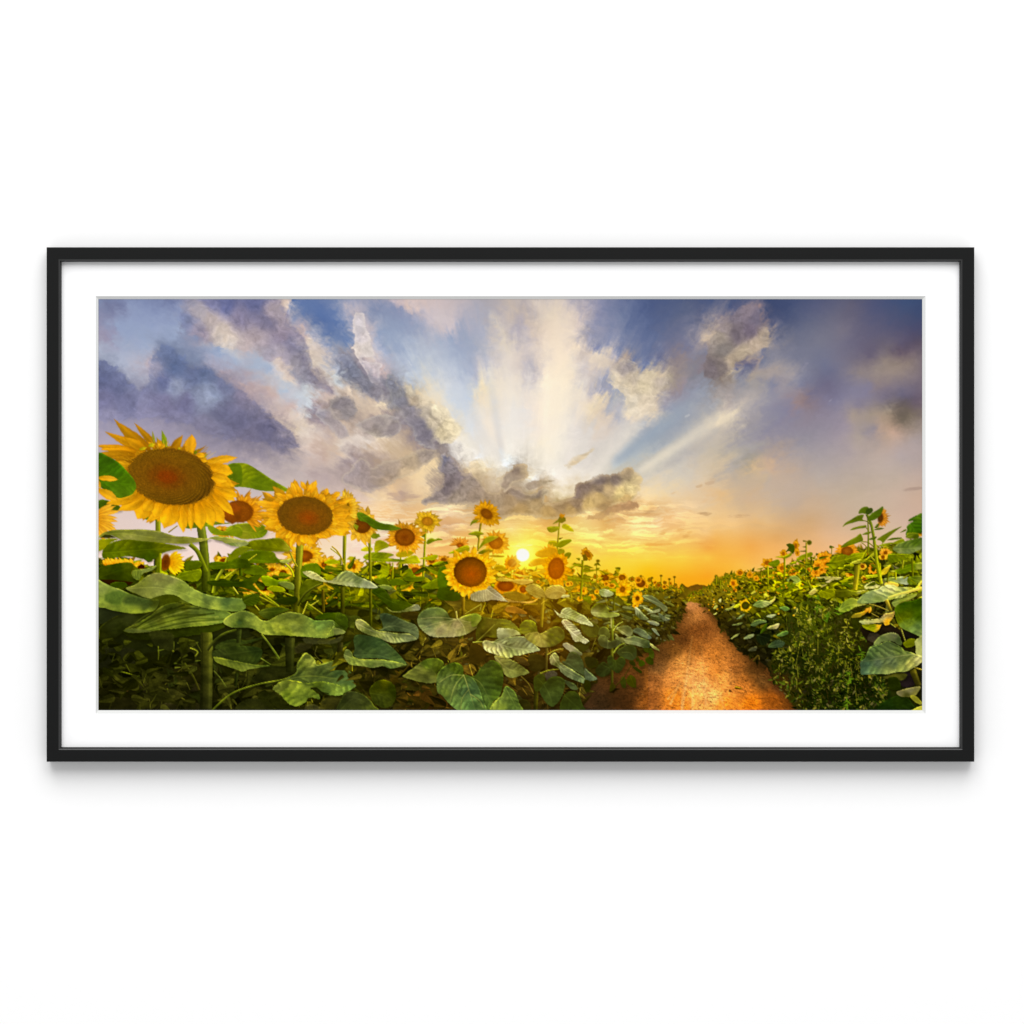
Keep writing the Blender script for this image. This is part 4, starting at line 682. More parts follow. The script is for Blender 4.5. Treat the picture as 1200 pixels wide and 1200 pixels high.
# centre-left flower and the leaves under it
st([(469.5, 645), (468.5, 700)], 2.2, 2.2, '9c980e', '70740e'); st([(460, 660), (459.5, 684)], 1.4, 1.4, '8c900e')
leaf(S3([(640, 740), (700, 690), (800, 690), (840, 720), (780, 760), (680, 770)]), 'c0a40c', None, ser=.3, shadow=0)
flower(474, 629.6, 12, 10.3, .1, 24.5, 19, 34, 35, 'e0800a', 'ffb41c', [(0, '6c3404'), (.12, '7c3c04'), (.6, '8c4a06'), (1, '703a04')], 1.15, dark=.25, up=.12)
leaf(S3([(405, 690), (420, 600), (470, 580), (540, 610), (565, 655), (480, 690), (430, 720)]), "440,640,a8a014 450,636,909410 452,643,a8a818", S3([(400, 700), (560, 640)]), .3, ser=.2, shadow=0)
leaf(S3([(260, 690), (310, 655), (385, 665), (380, 700), (300, 705)]), 'b0a818', None, ser=.2, shadow=0)
leaf(S3([(670, 840), (740, 780), (850, 745), (900, 800), (895, 835), (760, 840)]), 'a8a418', S3([(680, 838), (870, 770)]), .3, ser=.2, shadow=0)
leaf(S3([(410, 950), (400, 850), (460, 815), (560, 840), (570, 900), (560, 960), (500, 1000), (430, 985)]), "440,668,a4a810 450,672,8c980c 455,664,98a010", S3([(450, 820), (520, 990)]), .3, 4, ser=.3, shadow=0)
leaf(S3([(285, 770), (340, 725), (430, 712), (560, 720), (620, 745), (560, 775), (700, 790), (745, 812), (600, 818), (440, 810), (340, 800)]), "430,652,7c8c14 445,654,6c7c10 455,652,909814 465,657,6a780c", S3([(300, 775), (740, 810)]), .5, 5, ser=.3, shadow=.2)
st(S3([(320, 800), (250, 850), (180, 900)]), 1.6, 1.3, '8c8c10')
area(S3([(110, 790), (140, 760), (200, 765), (210, 790), (160, 800)]), 'a8a014', 1.2, .6)
# yellow heads seen from the side behind the big flowers
def yel(cx, cy, ox, oy, n, seed, a0=0, a1=360, c0='f0a008', c1='ffc428', d=(2, 2), stp=DK): flower(cx, cy, d[0], d[1], 0, ox, oy, n, seed, c0, c1, stp, 1.1, a0, a1, dark=.25)
yel(414, 664, 13, 9, 16, 40, d=(2, 3)); yel(438, 674, 4, 7, 8, 41, d=(.5, 1)); yel(356, 652, 26, 16, 30, 42, d=(10, 7), stp=[(0, '9c5408'), (1, '7c4004')]); yel(379, 662, 18, 11, 18, 43, d=(3, 3))
yel(318, 668, 16, 10, 22, 44, d=(3, 2)); yel(331, 672, 12, 10, 16, 45, d=(4, 4)); yel(309, 688, 14, 11, 22, 46, d=(6, 5), stp=[(0, '4c1c04'), (1, '3c1804')]); yel(300, 681, 8, 8, 12, 47, d=(1, 1)); yel(290, 692, 12, 5, 14, 48, d=(2, 1))
yel(272, 663, 9, 9, 16, 49, d=(1, 1)); yel(262, 657, 12, 6, 12, 50, d=(5, 2.5), stp=[(0, '7c3c04'), (1, '6c3404')]); yel(259, 623, 12, 8, 14, 51, c0='f0a414', c1='ffb41c'); yel(270, 622, 8, 9, 12, 52, 20, 120)
yel(388, 705, 9, 6, 14, 53, d=(5, 3.6), c0='b07c08', c1='e0a414', stp=[(0, '4c2004'), (1, '3c1804')]); yel(360, 688, 12, 6, 14, 54, c0='c89408', c1='f0b41c'); yel(450, 702, 5, 4, 9, 55); yel(466, 688, 5, 4, 9, 56)
for i in range(150):
    x = R.uniform(250, 540); y = R.uniform(662, 712); k = R.uniform(.7, 1.15)
    c = hx(R.choice(['5c6c08', '747c0c', '48580a', '8c8c10', '3c4808', '606c10'])) * k
    blade(x, y, R.uniform(9, 20), R.uniform(4, 9), R.choice([0, 3.14]) + R.gauss(0, .4), c, c * .75, R.uniform(-.2, .2))
st([(404, 612), (402.5, 660), (401.5, 720)], 4.2, 3.6, '9c9814', '2c300c'); st([(432, 612), (433.5, 675), (434, 735)], 3.4, 3.4, '94901a', '34380e')
st(S3([(0, 700), (40, 760), (70, 810)]), 1.3, 1.2, '9c8c14'); st([(387, 643), (398, 652), (402, 662)], 1.3, 1.2, 'a09420')
st([(425, 634), (431, 642)], 1.2, 1, 'a89420')
# mid head half hidden by its own leaf, and the pale one beside the second big flower
flower(424, 616, 10, 9, 0, 20, 23, 24, 57, 'e0940c', 'fcc02c', [(0, '7c4004'), (1, '64340 4'.replace(' ', ''))], 1.35, dark=.25)
area(S3([(175, 425), (190, 400), (240, 430), (220, 480)]), '8c9414', 1, .4)
flower(403, 598, 6, 12, .1, 20, 24, 26, 58, 'f0a808', 'ffc630', [(0, '8c6408'), (1, '6c4c08')], 1.5, -110, 110, dark=.25, nodisc=False)
leaf(S3([(220, 290), (260, 282), (310, 300), (380, 345), (480, 395), (600, 415), (660, 440), (700, 458), (600, 478), (430, 465), (360, 425), (320, 390), (240, 362)]), "424,604,54780a 432,614,4c6c08 450,619,446008 462,620,587410", S3([(225, 300), (400, 430), (690, 458)]), .35, 5, ser=.3, shadow=.2)
area(S3([(370, 540), (400, 505), (460, 510), (475, 545), (430, 570), (385, 562)]), '7c8c0e', 1.2, .8)

# ---- second big flower ---------------------------------------------
st([(351.5, 628), (349, 665), (346.5, 722)], 8.6, 7.6, '8c8820', '4a4c12')
leaf(S2([(75, 745), (170, 705), (300, 697), (380, 700), (440, 760), (400, 820), (300, 838), (200, 835), (110, 790)]), "270,622,8c9c14 285,630,94981c 300,620,7c9010 310,625,6c880c", S2([(80, 745), (420, 800)]), .5, 6, ser=.3, shadow=.2)
leaf(S2([(50, 210), (110, 180), (190, 165), (270, 180), (340, 220), (420, 275), (520, 340), (645, 415), (500, 417), (380, 412), (260, 385), (120, 375), (60, 370), (90, 320), (70, 260)]),
     "265,552,7c980c 280,548,8ca00c 290,555,748c08 300,566,64840a 320,570,6c8c0a 330,574,74900c 270,565,84980c", S2([(40, 300), (240, 325), (430, 370), (640, 414)]), .45, 9, 1.2, ser=.3, shadow=0, ribc='90a818')
flower(279, 599.5, 17, 13, .15, 35, 26, 26, 60, 'e08804', 'ffac18', [(0, '7a3c04'), (.5, '8c4806'), (1, '7c3e04')], 1.1, -100, 50, dark=.3)
flower(357, 604.5, 32.6, 22.8, .1, 61, 40, 38, 61, 'e08e04', 'ffb414', [(0, '984404'), (.2, '8c4606'), (.45, '7e4c08'), (.85, '704808'), (1, '6c440a')], 1.55, dark=.3, dx=1, dy=0, tex=.26, off=(.12, .08), up=.06)
streaks(357, 604.5, 32.6, 22.8, .1, 56, 38, 150, 71, ['c87804', 'ffd040', 'b86c04', 'ffc828', 'd08404'], .4)
for p in [((415, 435), (500, 480), 4), ((505, 435), (600, 470), 4), ((660, 330), (690, 450), 6), ((725, 335), (780, 400), 6), ((860, 315), (820, 430), 7), ((820, 345), (790, 420), 5), ((325, 540), (540, 540), 9), ((510, 895), (600, 850), 5), ((970, 390), (950, 450), 6), ((1080, 420), (1010, 470), 7), ((1190, 490), (1060, 520), 6)]:
    (tx, ty), (bx, by), w = p; q = S2([(bx, by), (tx, ty)]); petal(q[0][0], q[0][1], q[1][0], q[1][1], w, R.uniform(-.2, .2), 'e89808', 'ffb81c')
leaf(S2([(240, 900), (300, 850), (420, 840), (550, 830), (620, 890), (640, 940), (540, 950), (320, 935)]), "290,638,6c7408 310,635,5c6408 325,640,6c7008 336,643,84801c", S2([(640, 930), (250, 890)]), .3, 8, ser=.3)
leaf(S2([(-20, 812), (60, 820), (160, 838), (250, 855), (270, 880), (220, 905), (130, 900), (50, 860), (-20, 840)]), "256,631,8c9c40 270,636,84a050 280,637,a0ac6c 286,638,94a05c", S2([(-20, 820), (265, 875)]), .4, 5)
leaf(S2([(90, 1050), (90, 1000), (150, 930), (230, 900), (300, 920), (230, 960), (170, 1010), (100, 1060)]), "270,648,6c7810 285,645,707c14", None)
leaf(S2([(190, 1010), (230, 960), (320, 935), (480, 950), (520, 1000), (560, 1040), (480, 1050), (350, 1050), (240, 1040)]), "285,650,54680a 300,655,5c740c 315,650,64780c 325,658,54680a", S2([(200, 1010), (550, 1042)]), .4, 7)
leaf(S2([(740, 1090), (800, 1055), (880, 1055), (910, 1110), (900, 1160), (800, 1180), (735, 1160)]), '5c740a', None)
leaf(S2([(940, 1050), (980, 1020), (1040, 1020), (1080, 1045), (1020, 1060)]), '98a010', None, shadow=0)
leaf(S2([(220, 1130), (280, 1075), (360, 1070), (420, 1110), (430, 1150), (320, 1155)]), '5c7008', None)
leaf(S2([(545, 1030), (650, 1010), (650, 1030), (600, 1055)]), 'a0a44c', None)
st(S2([(600, 1060), (650, 1110), (670, 1170)]), 2.4, 2, 'b0a81c'); st(S2([(1010, 905), (1060, 950), (1100, 1020)]), 1.6, 1.4, 'a88c18'); st(S2([(0, 1180), (50, 1100), (85, 1000)]), 3.6, 2.4, '8c9020')
st(S2([(640, 960), (670, 1030), (700, 1080)]), 2, 2, '8c8420'); st(S2([(200, 1030), (205, 1160)]), 4, 4, '5c6c10', '3c4c0c')
for x0, y0, x1, y1, w in [(262, 678, 300, 650, 2), (320, 690, 345, 700, 1.6), (292, 694, 326, 711, 2)]: st([(x0, y0), (x1, y1)], w, w * .8, 'a09c28', '8c8c20')

# ---- first big flower ------------------------------------------------
st([(184, 600), (184, 640), (183.5, 672)], 6.6, 6.2, '8c9014', '606c10')
st(L1([(960, 40), (985, 200), (1005, 420), (1015, 660)]), 10, 11, '6c781e', '3c4410')
leaf(S1([(1100, 520), (1150, 480), (1200, 470), (1260, 500), (1260, 660), (1180, 680), (1120, 675), (1080, 640)]), '5c7c08', None, ser=.2, shadow=0)
leaf(S1([(0, 800), (60, 795), (160, 830), (200, 880), (100, 885), (0, 870)]), '446408', None)
leaf(S1([(380, 940), (440, 910), (520, 940), (500, 975), (440, 975)]), '5c7c0a', None, shadow=0); leaf(S1([(700, 960), (780, 900), (880, 960), (1000, 980), (1080, 990), (1160, 1000), (1000, 1020), (880, 1040), (760, 1040)]), "210,610,5c7c0a 235,612,6c8410 255,612,7c9010", None, shadow=0)
leaf(S1([(960, 1000), (1100, 1070), (1200, 1020), (1260, 1040), (1260, 1110), (1150, 1110), (1000, 1090)]), '7c9410', None, shadow=0)
area(S1([(1080, 900), (1120, 830), (1200, 820), (1260, 860), (1260, 960), (1180, 1010), (1100, 960)]), "262,604,8c4406 270,600,a04c08 262,612,6c3404 275,606,783c04", 1.5, .8)
disc(199.6, 558.8, 54.5, 36, .16, [(0, 'b07c06'), (1, 'b88408')], .3)
for i in range(54):
    a = i * 2 * math.pi / 54 + R.uniform(-.06, .06)
    if -2.2 < math.atan2(math.sin(a), math.cos(a)) < -.35: continue
    k = R.uniform(.8, .95); L = R.uniform(.8, 1.02)
    petal(199.5 + 46 * math.cos(a), 558.5 + 29 * math.sin(a), 199.5 + 82 * L * math.cos(a), 562 + 55 * L * math.sin(a), R.uniform(8, 12), R.uniform(-.2, .2), hx('d08404') * k, hx('f0a80c') * k, .3, R.uniform(.4, .7))
FP = [  # petals of the first big flower: base x, y, tip x, y, width, bend, shade
 (420, 340, 40, 235, 70, .10, .92), (330, 370, -30, 300, 60, -.05, .95), (330, 370, 20, 345, 55, 0, 1.05), (460, 350, 100, 152, 95, .14, .82), (420, 350, 215, 260, 80, .1, .95),
 (320, 400, -40, 385, 70, .03, .84), (300, 450, 110, 415, 60, 0, .8), (290, 500, 170, 460, 50, 0, .85), (520, 340, 312, 116, 56, .06, .82), (500, 340, 440, 280, 40, 0, 1.), (560, 350, 510, 255, 60, .1, .88), (560, 340, 520, 290, 30, 0, 1.15),
 (640, 350, 770, 268, 74, -.32, .84), (790, 390, 955, 370, 30, -.3, .75), (740, 380, 860, 262, 74, -.2, .88), (860, 420, 960, 390, 50, -.15, .85),
 (960, 490, 1160, 600, 105, -.18, .98), (1000, 560, 1205, 680, 70, -.05, .98), (900, 460, 1180, 430, 0, 0, 1),
 (1030, 610, 1150, 730, 85, -.15, .97), (1020, 680, 1180, 825, 80, -.15, .98), (1040, 690, 1230, 770, 70, 0, .95), (1010, 740, 1210, 912, 70, .12, .97),
 (960, 780, 1085, 1020, 100, -.12, .97), (920, 800, 1010, 1030, 100, -.06, 1.), (870, 820, 915, 1055, 95, .05, 1.0), (1000, 590, 1110, 640, 60, 0, 1.02),
 (820, 830, 800, 1062, 55, -.08, .98), (750, 840, 715, 1075, 75, -.1, .98), (600, 830, 448, 1022, 66, .12, .93), (560, 820, 480, 940, 95, -.1, .98), (660, 840, 610, 1055, 130, .1, .99),
 (440, 790, 320, 945, 130, -.12, .97), (480, 800, 400, 900, 80, 0, .9), (410, 760, 178, 900, 95, .08, .95), (360, 740, 70, 840, 85, .08, .95), (350, 710, 210, 790, 70, 0, .9), (330, 690, 260, 720, 40, 0, .85)]
for bx, by, tx, ty, w, bd, k in FP:
    if w == 0: continue
    (a, b), (c, d) = S1([(bx, by), (tx, ty)])
    up = by < 480
    petal(a, b, c, d, w * .1333 * (1.15 if up else 1.3), bd + R.uniform(-.06, .06), np.clip(hx('c07c04' if up else 'dc9004') * k, 0, 1), np.clip(hx('e8a00c' if up else 'fab410') * k * (1.04 if not up else .98), 0, 1), .35, .35 if up else R.uniform(.42, .6))
(a, b), (c, d) = S1([(945, 455), (1225, 425)]); petal(a, b, c, d, 9.6, -.02, 'd8980a', 'f4b01a')
(a, b), (c, d) = S1([(810, 400), (800, 215)]); petal(a, b, c, d, 14, .12, 'dc9c0c', 'f0a818', .4)
for q in [(600, 330, 552, 180, 46, '7c9410'), (492, 290, 472, 188, 22, '8c8c20'), (520, 270, 512, 238, 10, '8c8c20'), (930, 420, 962, 385, 20, '8c9410'), (850, 390, 862, 350, 30, '6c7c08')]:
    (a, b), (c, d) = S1([q[:2], q[2:4]]); petal(a, b, c, d, q[4] * .1333, .04, q[5], np.clip(hx(q[5]) * 1.1, 0, 1), .3, .35)
for q in [(440, 320, 500, 300, 40), (360, 350, 430, 330, 30), (700, 350, 720, 330, 20)]:
    (a, b), (c, d) = S1([q[:2], q[2:4]]); petal(a, b, c, d, q[4] * .1333, 0, '9c9c08', 'd8c010')
streaks(199.5, 559.5, 50, 32, .16, 74, 50, 170, 72, ['c07804', 'ffcc38', 'a86804', 'ffc424', 'c88008'], .38)
disc(199.6, 558.4, 51.5, 33, .16, [(0, '823604'), (.14, '843a04'), (.28, '784206'), (.5, '7a4e08'), (.8, '785008'), (.93, '724a08'), (1, '8a5c0c')], .30, 5, (-.10, .03))
# darker, rowed florets on the right and lower rim of the seed head
sl = bbox([(146, 520), (254, 598)]); x = XX[sl] - 199.6; y = YY[sl] - 558.4; c_, s_ = math.cos(.16), math.sin(.16)
u = (x * c_ + y * s_) / 51.5; v = (-x * s_ + y * c_) / 33; r_ = np.hypot(u, v); t_ = np.arctan2(v, u)
k_ = np.clip((r_ - .45) * 2, 0, 1) * np.clip(u * .9 + v * .6 + .15, 0, 1) * (r_ < .99)
rows = np.sin(t_ * 17 - np.log(r_ + .01) * 62 + .8 * NA[sl]) * np.clip(.6 + 1.2 * NB[sl], .1, 1) 
C[sl] = C[sl] * (1 - k_ * (.16 + .22 * rows + .1 * NB[sl]))[..., None]
for bx, by, tx, ty, w, bd, k in [(860, 395, 940, 405, 50, 0, 1.), (900, 430, 960, 450, 45, 0, .9), (1000, 590, 1130, 640, 80, -.1, 1.), (540, 345, 590, 300, 30, 0, .9)]:
    (a, b), (c, d) = S1([(bx, by), (tx, ty)]); petal(a, b, c, d, w * .1333, bd, hx('e09c08') * k, hx('f8b414') * k, .3)
leaf(S1([(-10, 390), (80, 408), (180, 468), (250, 540), (295, 590), (325, 640), (328, 695), (290, 748), (180, 778), (100, 745), (30, 690), (-10, 640)]),
     "118,540,3c6c08 135,550,3c7006 145,565,4c7c06 150,578,5a8a0c 130,580,5c8c10 120,575,3a6604 125,565,447406 155,572,54840a", S1([(-10, 640), (120, 640), (310, 660)]), .4, 9, 1.1, ser=.3, shadow=0)
for bx, by, tx, ty, w, k in [(-10, 600, 178, 604, 50, .98), (-10, 700, 180, 790, 80, .98), (-30, 600, 25, 690, 40, .9)]:
    (a, b), (c, d) = S1([(bx, by), (tx, ty)]); petal(a, b, c, d, w * .1333, .05, hx('e09c08') * k, hx('f8b41c') * k, .3)
for i in range(14):
    a = -.45 + i * .11; (bx, by), (tx, ty) = S1([(-60, 930 + i * 4), (-60 + R.uniform(200, 255) * math.cos(a), 930 + 230 * math.sin(a) + i * 3)])
    petal(bx, by, tx, ty, 5, R.uniform(-.1, .1), 'ee9a0c', 'ffb828', .3, .7)
# ---- foreground leaves, left ------------------------------------------
leaf(L1([(1040, 170), (1100, 150), (1200, 158), (1300, 175), (1380, 200), (1300, 205), (1200, 215), (1150, 190)]), "246,630,7c8438 260,631,8c9440 275,633,9ca050", L1([(1040, 168), (1370, 198)]), .4, 5, shadow=.2)
leaf(L1([(-10, 165), (40, 120), (100, 98), (200, 86), (400, 84), (520, 92), (600, 108), (670, 132), (730, 148), (820, 150), (940, 165), (1045, 172), (980, 196), (900, 208), (850, 216), (760, 220), (660, 214), (540, 208), (400, 198), (300, 188), (215, 180), (170, 160), (110, 135), (50, 145)]),
     "118,629,8c9030 130,622,6c7824 150,622,7c8430 165,624,848a3c 185,629,7c8038 205,633,8c8a3c 225,632,8c8c38 240,632,98983c 150,631,949448 175,634,888c34 210,636,7c8024", L1([(0, 160), (200, 120), (600, 170), (1040, 172)]), .35, 9, ser=.3)
area(L1([(15, 160), (60, 132), (110, 135), (160, 160), (90, 166)]), '34340c', 1, .4)
for pts in [[(860, 225), (930, 290), (980, 400), (1015, 480)]]: st(L1(pts), 5, 5.5, '6c7818', '5c6814')
st(L1([(1080, 680), (1110, 560), (1190, 430)]), 4.4, 3.4, '7c8820', '8c942c')
st(L1([(660, 110), (740, 50)]), 1.6, 1.3, '8c7410')
leaf(L1([(-20, 185), (180, 172), (120, 205), (60, 262), (-20, 290)]), "118,638,8c8c0c 130,634,74800c", None, shadow=.2)
leaf(L1([(36, 300), (60, 258), (120, 208), (250, 178), (400, 192), (600, 212), (825, 260), (700, 280), (610, 305), (560, 340), (500, 375), (470, 395), (430, 368), (340, 345), (250, 338), (60, 362)]),
     "125,645,4c5c06 145,634,5c6806 165,640,485806 190,640,5c6406 210,643,707410 175,655,3c5006 130,650,586c08", L1([(40, 305), (260, 290), (500, 270), (820, 260)]), .5, 10, shadow=.3)
flower(124, 661, 4, 2, 0, 1, 1, 3, 1, 'e09c08', 'ffb81c', DK)
for i in range(26):
    a, b = 150 + i * 0, 0
    x = 40 + i * 10 + R.uniform(-8, 8); (bx, by), (tx, ty) = L1([(x + 40, 420), (x + R.uniform(-20, 10), R.uniform(350, 385))]); petal(bx, by, tx, ty, 4, R.uniform(-.2, .2), 'e0940a', 'ffbe20')
for i in range(10):
    (bx, by), (tx, ty) = L1([(R.uniform(330, 460), 430), (R.uniform(330, 480), R.uniform(360, 460))]); petal(bx, by, tx, ty, 3.5, R.uniform(-.2, .2), 'e09c0a', 'ffbe20')
area(L1([(365, 430), (400, 408), (435, 425), (430, 455), (370, 455)]), '3c1804', 1, .5)
for i in range(16):
    a = -1.1 + i * 2.2 / 15; (bx, by), (tx, ty) = L1([(650, 400), (650 + R.uniform(150, 180) * math.cos(a), 400 + 135 * math.sin(a))])
    petal(bx, by, tx, ty, 5, R.uniform(-.1, .1), 'e89c08', 'ffcc14', .3, .6)
disc(*L1([(630, 395)])[0], 5.4, 10, .15, [(0, '5c2c04'), (1, '7c4408')])
st(L1([(580, 310), (575, 490)]), 3.4, 3.2, '8c9414', '6c7c10')
leaf(L1([(805, 400), (830, 380), (900, 375), (960, 385), (960, 440), (830, 470), (810, 440)]), '4c5c0a', None)
leaf(L1([(1040, 400), (1120, 385), (1200, 390), (1330, 350), (1400, 370), (1420, 440), (1200, 455), (1050, 455)]), "250,664,485c08 270,662,4c6008 285,660,3c4c08", L1([(1050, 430), (1400, 400)]), .3)
leaf(L1([(730, 540), (770, 490), (860, 470), (960, 460), (960, 540), (900, 575), (800, 560)]), "210,675,5c6c10 225,672,6c7c14", L1([(735, 535), (960, 480)]), .4)
leaf(L1([(-10, 460), (60, 425), (240, 395), (320, 405), (322, 450), (310, 510), (385, 572), (300, 605), (150, 580), (-10, 552)]), "118,668,3c4808 135,665,344408 150,663,4c5810 152,674,3c4808 130,678,2c3408 155,682,30380a", L1([(-10, 540), (310, 430)]), .3, 9)
area(L1([(-10, 556), (120, 556), (330, 580), (300, 604), (140, 625), (60, 592), (-10, 572)]), '2e1a06', 1, .4)
leaf(L1([(105, 605), (150, 580), (220, 575), (265, 590), (262, 620), (200, 635), (140, 628)]), '34440c', None)
area([(112, 712), (200, 720), (290, 735), (300, 760), (180, 770), (112, 770)], '1e2210', 4, 2)
leaf(L2([(8, 250), (60, 180), (130, 128), (210, 90), (300, 55), (500, 55), (660, 70), (500, 150), (350, 245), (200, 345), (60, 445), (8, 445)]), "118,745,24280e 130,730,30361a 150,722,3a4022 165,722,2c3214 140,738,262c12 125,752,20240e", None, edge=.6, ser=0, mott=.4)
leaf(L1([(-20, 800), (60, 820), (150, 850), (230, 880), (160, 900), (60, 960), (-20, 960)]), '2c3220', None, edge=0, mott=.3)
leaf(L1([(310, 490), (340, 465), (440, 455), (490, 440), (545, 425), (500, 470), (420, 500), (380, 560), (330, 540)]), "155,672,6c7c30 170,668,84944c 160,677,5c6c2c", L1([(350, 610), (440, 500), (540, 428)]), .5, 4)
# the big pale leaves of the first plant
P3 = [(143, 739.5), (150, 735), (158, 731), (174, 722), (189, 710), (206, 706), (220, 709), (240, 713), (258, 715), (271, 720), (268, 727), (255, 731), (240, 733.5), (225, 734.5), (205, 737), (185, 739), (165, 742), (150, 742)]
leaf([(142, 741), (165, 740), (200, 738), (240, 733), (262, 727), (262, 735), (245, 742), (225, 745), (200, 748), (160, 750)], "160,745,20260c 200,743,262e0e 240,738,2e3810", None, edge=0)
leaf(P3, "155,735,4c5424 165,735,5a6a2c 185,725,4c5422 200,716,3a4418 215,712,4c5219 228,720,6c8040 250,723,648044 200,731,74883c 180,736,6c8038 232,730,7c9444 262,722,6c8c4c 210,722,54642c", None, .3, ser=.6)
for i, (x0, y0, x1, y1, c, a) in enumerate([(150, 740, 215, 709, '2a3010', .7), (158, 738, 225, 714, 'a0b060', .4), (165, 738, 250, 719, '2c3410', .6), (170, 739, 255, 723, '9cb060', .45), (175, 739, 262, 726, '384418', .5), (185, 738, 255, 729, 'a8bc64', .45), (160, 735, 200, 713, '20260c', .6), (195, 718, 232, 714, '2c3410', .6), (180, 727, 240, 721, '343e14', .6), (200, 732, 250, 725, '3c4a1c', .5), (145, 740, 190, 711, '94a04c', .35)]):
    stroke([(x0, y0), ((x0 + x1) / 2, (y0 + y1) / 2 - 2.5), (x1, y1)], .7, 2.2, c, None, a, 1.2, 0)
leaf([(146, 690), (156, 686), (163, 681), (174, 673.5), (185, 671.5), (201, 675.5), (214, 681), (224, 689), (239, 696), (256, 700), (276, 701), (286, 703), (287.5, 708), (286, 714), (276, 717), (262, 716), (245, 714), (228, 710), (212, 703), (203, 698), (190, 700), (175, 702), (160, 697)],
     "165,685,6c7434 185,675,7c7c44 200,678,7c8048 185,688,848c4c 212,690,7c9044 228,697,88a050 242,703,6c8448 265,707,567444 282,711,74944c 200,694,94a858 168,693,7c8444 230,706,90ac54 250,711,98b45c 270,712,7c9c54", [(150, 690), (185, 689), (220, 698), (250, 712), (285, 717)], .35, 14, .6, ser=.5)
leaf(L1([(500, 735), (580, 705), (660, 695), (735, 708), (800, 750), (870, 790), (760, 770), (680, 775), (600, 800), (520, 850), (480, 830), (470, 780)]), "180,704,4c5418 195,700,444c12 205,702,3c4410 180,712,343c14 215,706,5c6824", None, edge=0, shadow=0)
leaf(L1([(-20, 565), (40, 580), (90, 605), (150, 630), (200, 645), (300, 690), (410, 728), (520, 742), (570, 745), (560, 800), (515, 850), (400, 872), (300, 873), (150, 850), (60, 822), (-20, 792)]),
     "118,690,8ca058 120,705,7c9448 130,695,748c44 135,703,64803c 145,710,7c9444 160,718,8ca448 150,700,5c7434 140,690,748448 170,712,44542c 178,706,3c4418 165,703,60703c 172,717,7c903c 125,712,90a850 155,693,7c9044", L1([(-20, 560), (90, 620), (260, 700), (420, 800)]), .2, 12, ser=.2)
area(L1([(225, 760), (260, 720), (330, 705), (420, 730), (480, 750), (500, 780), (420, 790), (330, 790), (250, 790)]), '46582c', 5, 1)
area(L1([(55, 750), (60, 700), (130, 665), (200, 660), (270, 690), (220, 740), (210, 790), (120, 790)]), '5c7838', 3, 1)
# dark lower-left tangle
for P, c in [(L2([(600, 270), (860, 290), (880, 400), (870, 500), (700, 460), (640, 400)]), '30341a'), (L2([(10, 480), (200, 470), (420, 480), (440, 600), (400, 700), (250, 720), (10, 700)]), '24261a'), (L2([(480, 900), (700, 880), (860, 960), (760, 1000), (620, 1030), (540, 990)]), '322e1e'),
             (L2([(440, 600), (600, 520), (720, 540), (700, 840), (600, 830), (480, 780)]), '16180a'), (L2([(820, 960), (1150, 880), (1200, 960), (1000, 990)]), '34301c'), (L2([(0, 1060), (130, 1030), (400, 1060), (700, 1080), (900, 1140), (1000, 1210), (0, 1210)]), '222112'), (L2([(890, 500), (1000, 450), (1130, 470), (1160, 540), (1080, 640), (940, 620)]), '38391c'), (L2([(880, 720), (960, 660), (1180, 660), (1200, 860), (960, 860)]), '2a2812'),
             (L2([(720, 1150), (860, 1110), (1100, 1110), (1200, 1140), (1200, 1210), (720, 1210)]), '302e1c'), (L2([(150, 860), (300, 840), (400, 860), (480, 960), (300, 1010), (180, 960)]), '14140a')]:
    leaf(P, c, None, edge=.2, mott=1.1, ser=.9, soft=1.4, alpha=.75)
st(L2([(20, 835), (140, 750), (240, 742)]), 1, 1.2, '3c4414', '5c6820'); st(L2([(240, 742), (420, 790), (620, 875), (760, 930), (870, 985)]), 1.5, 1.8, '74842a', '98a828'); st(L2([(960, 1045), (1045, 1105)]), 1.8, 1.8, '5c5c24')
st(L2([(405, 705), (440, 755), (475, 795)]), 2, 1.6, '64702c'); st(L2([(410, 815), (460, 855)]), 2.4, 2.8, '84902c', alpha=.8); st(L2([(700, 450), (705, 560), (685, 840)]), 1.3, 1, '6c7828', '343a16'); st(L2([(885, 395), (880, 500)]), 1.6, 1.6, '4c5424')
st(L2([(870, 500), (1000, 640), (1110, 800), (1180, 960)]), 2.2, 2.8, '747c2c', '3c3c18'); st(L2([(780, 905), (900, 780), (1020, 680)]), 1.3, 1, '4c4c20'); st(L2([(1060, 640), (1170, 520), (1080, 465)]), 1, 1.8, '7c8430', '8c9838')
for a in [(930, 410, 1060, 412), (1100, 450, 1170, 400), (860, 640, 990, 665), (1010, 632, 1080, 628), (1100, 625, 1200, 615), (900, 700, 960, 695), (700, 500, 770, 485), (720, 700, 770, 765)]:
    p = L2([a[:2], a[2:]]); stroke(p, 1.8, .7, R.choice(['7c8c34', '6c7c30', '8c9c40']), None, .8, 1., 0)
leaf(L2([(0, 255), (12, 260), (8, 450), (0, 450)]), '6c7c2c', None); leaf(L2([(0, 450), (48, 458), (0, 505)]), '7c8420', None); leaf(L2([(270, 955), (300, 945), (355, 965), (320, 985)]), '4c3c1c', None)
leaf(L2([(300, 262), (370, 240), (480, 245), (620, 270), (560, 285), (400, 292)]), '5c683a', None, edge=.1, shadow=0)
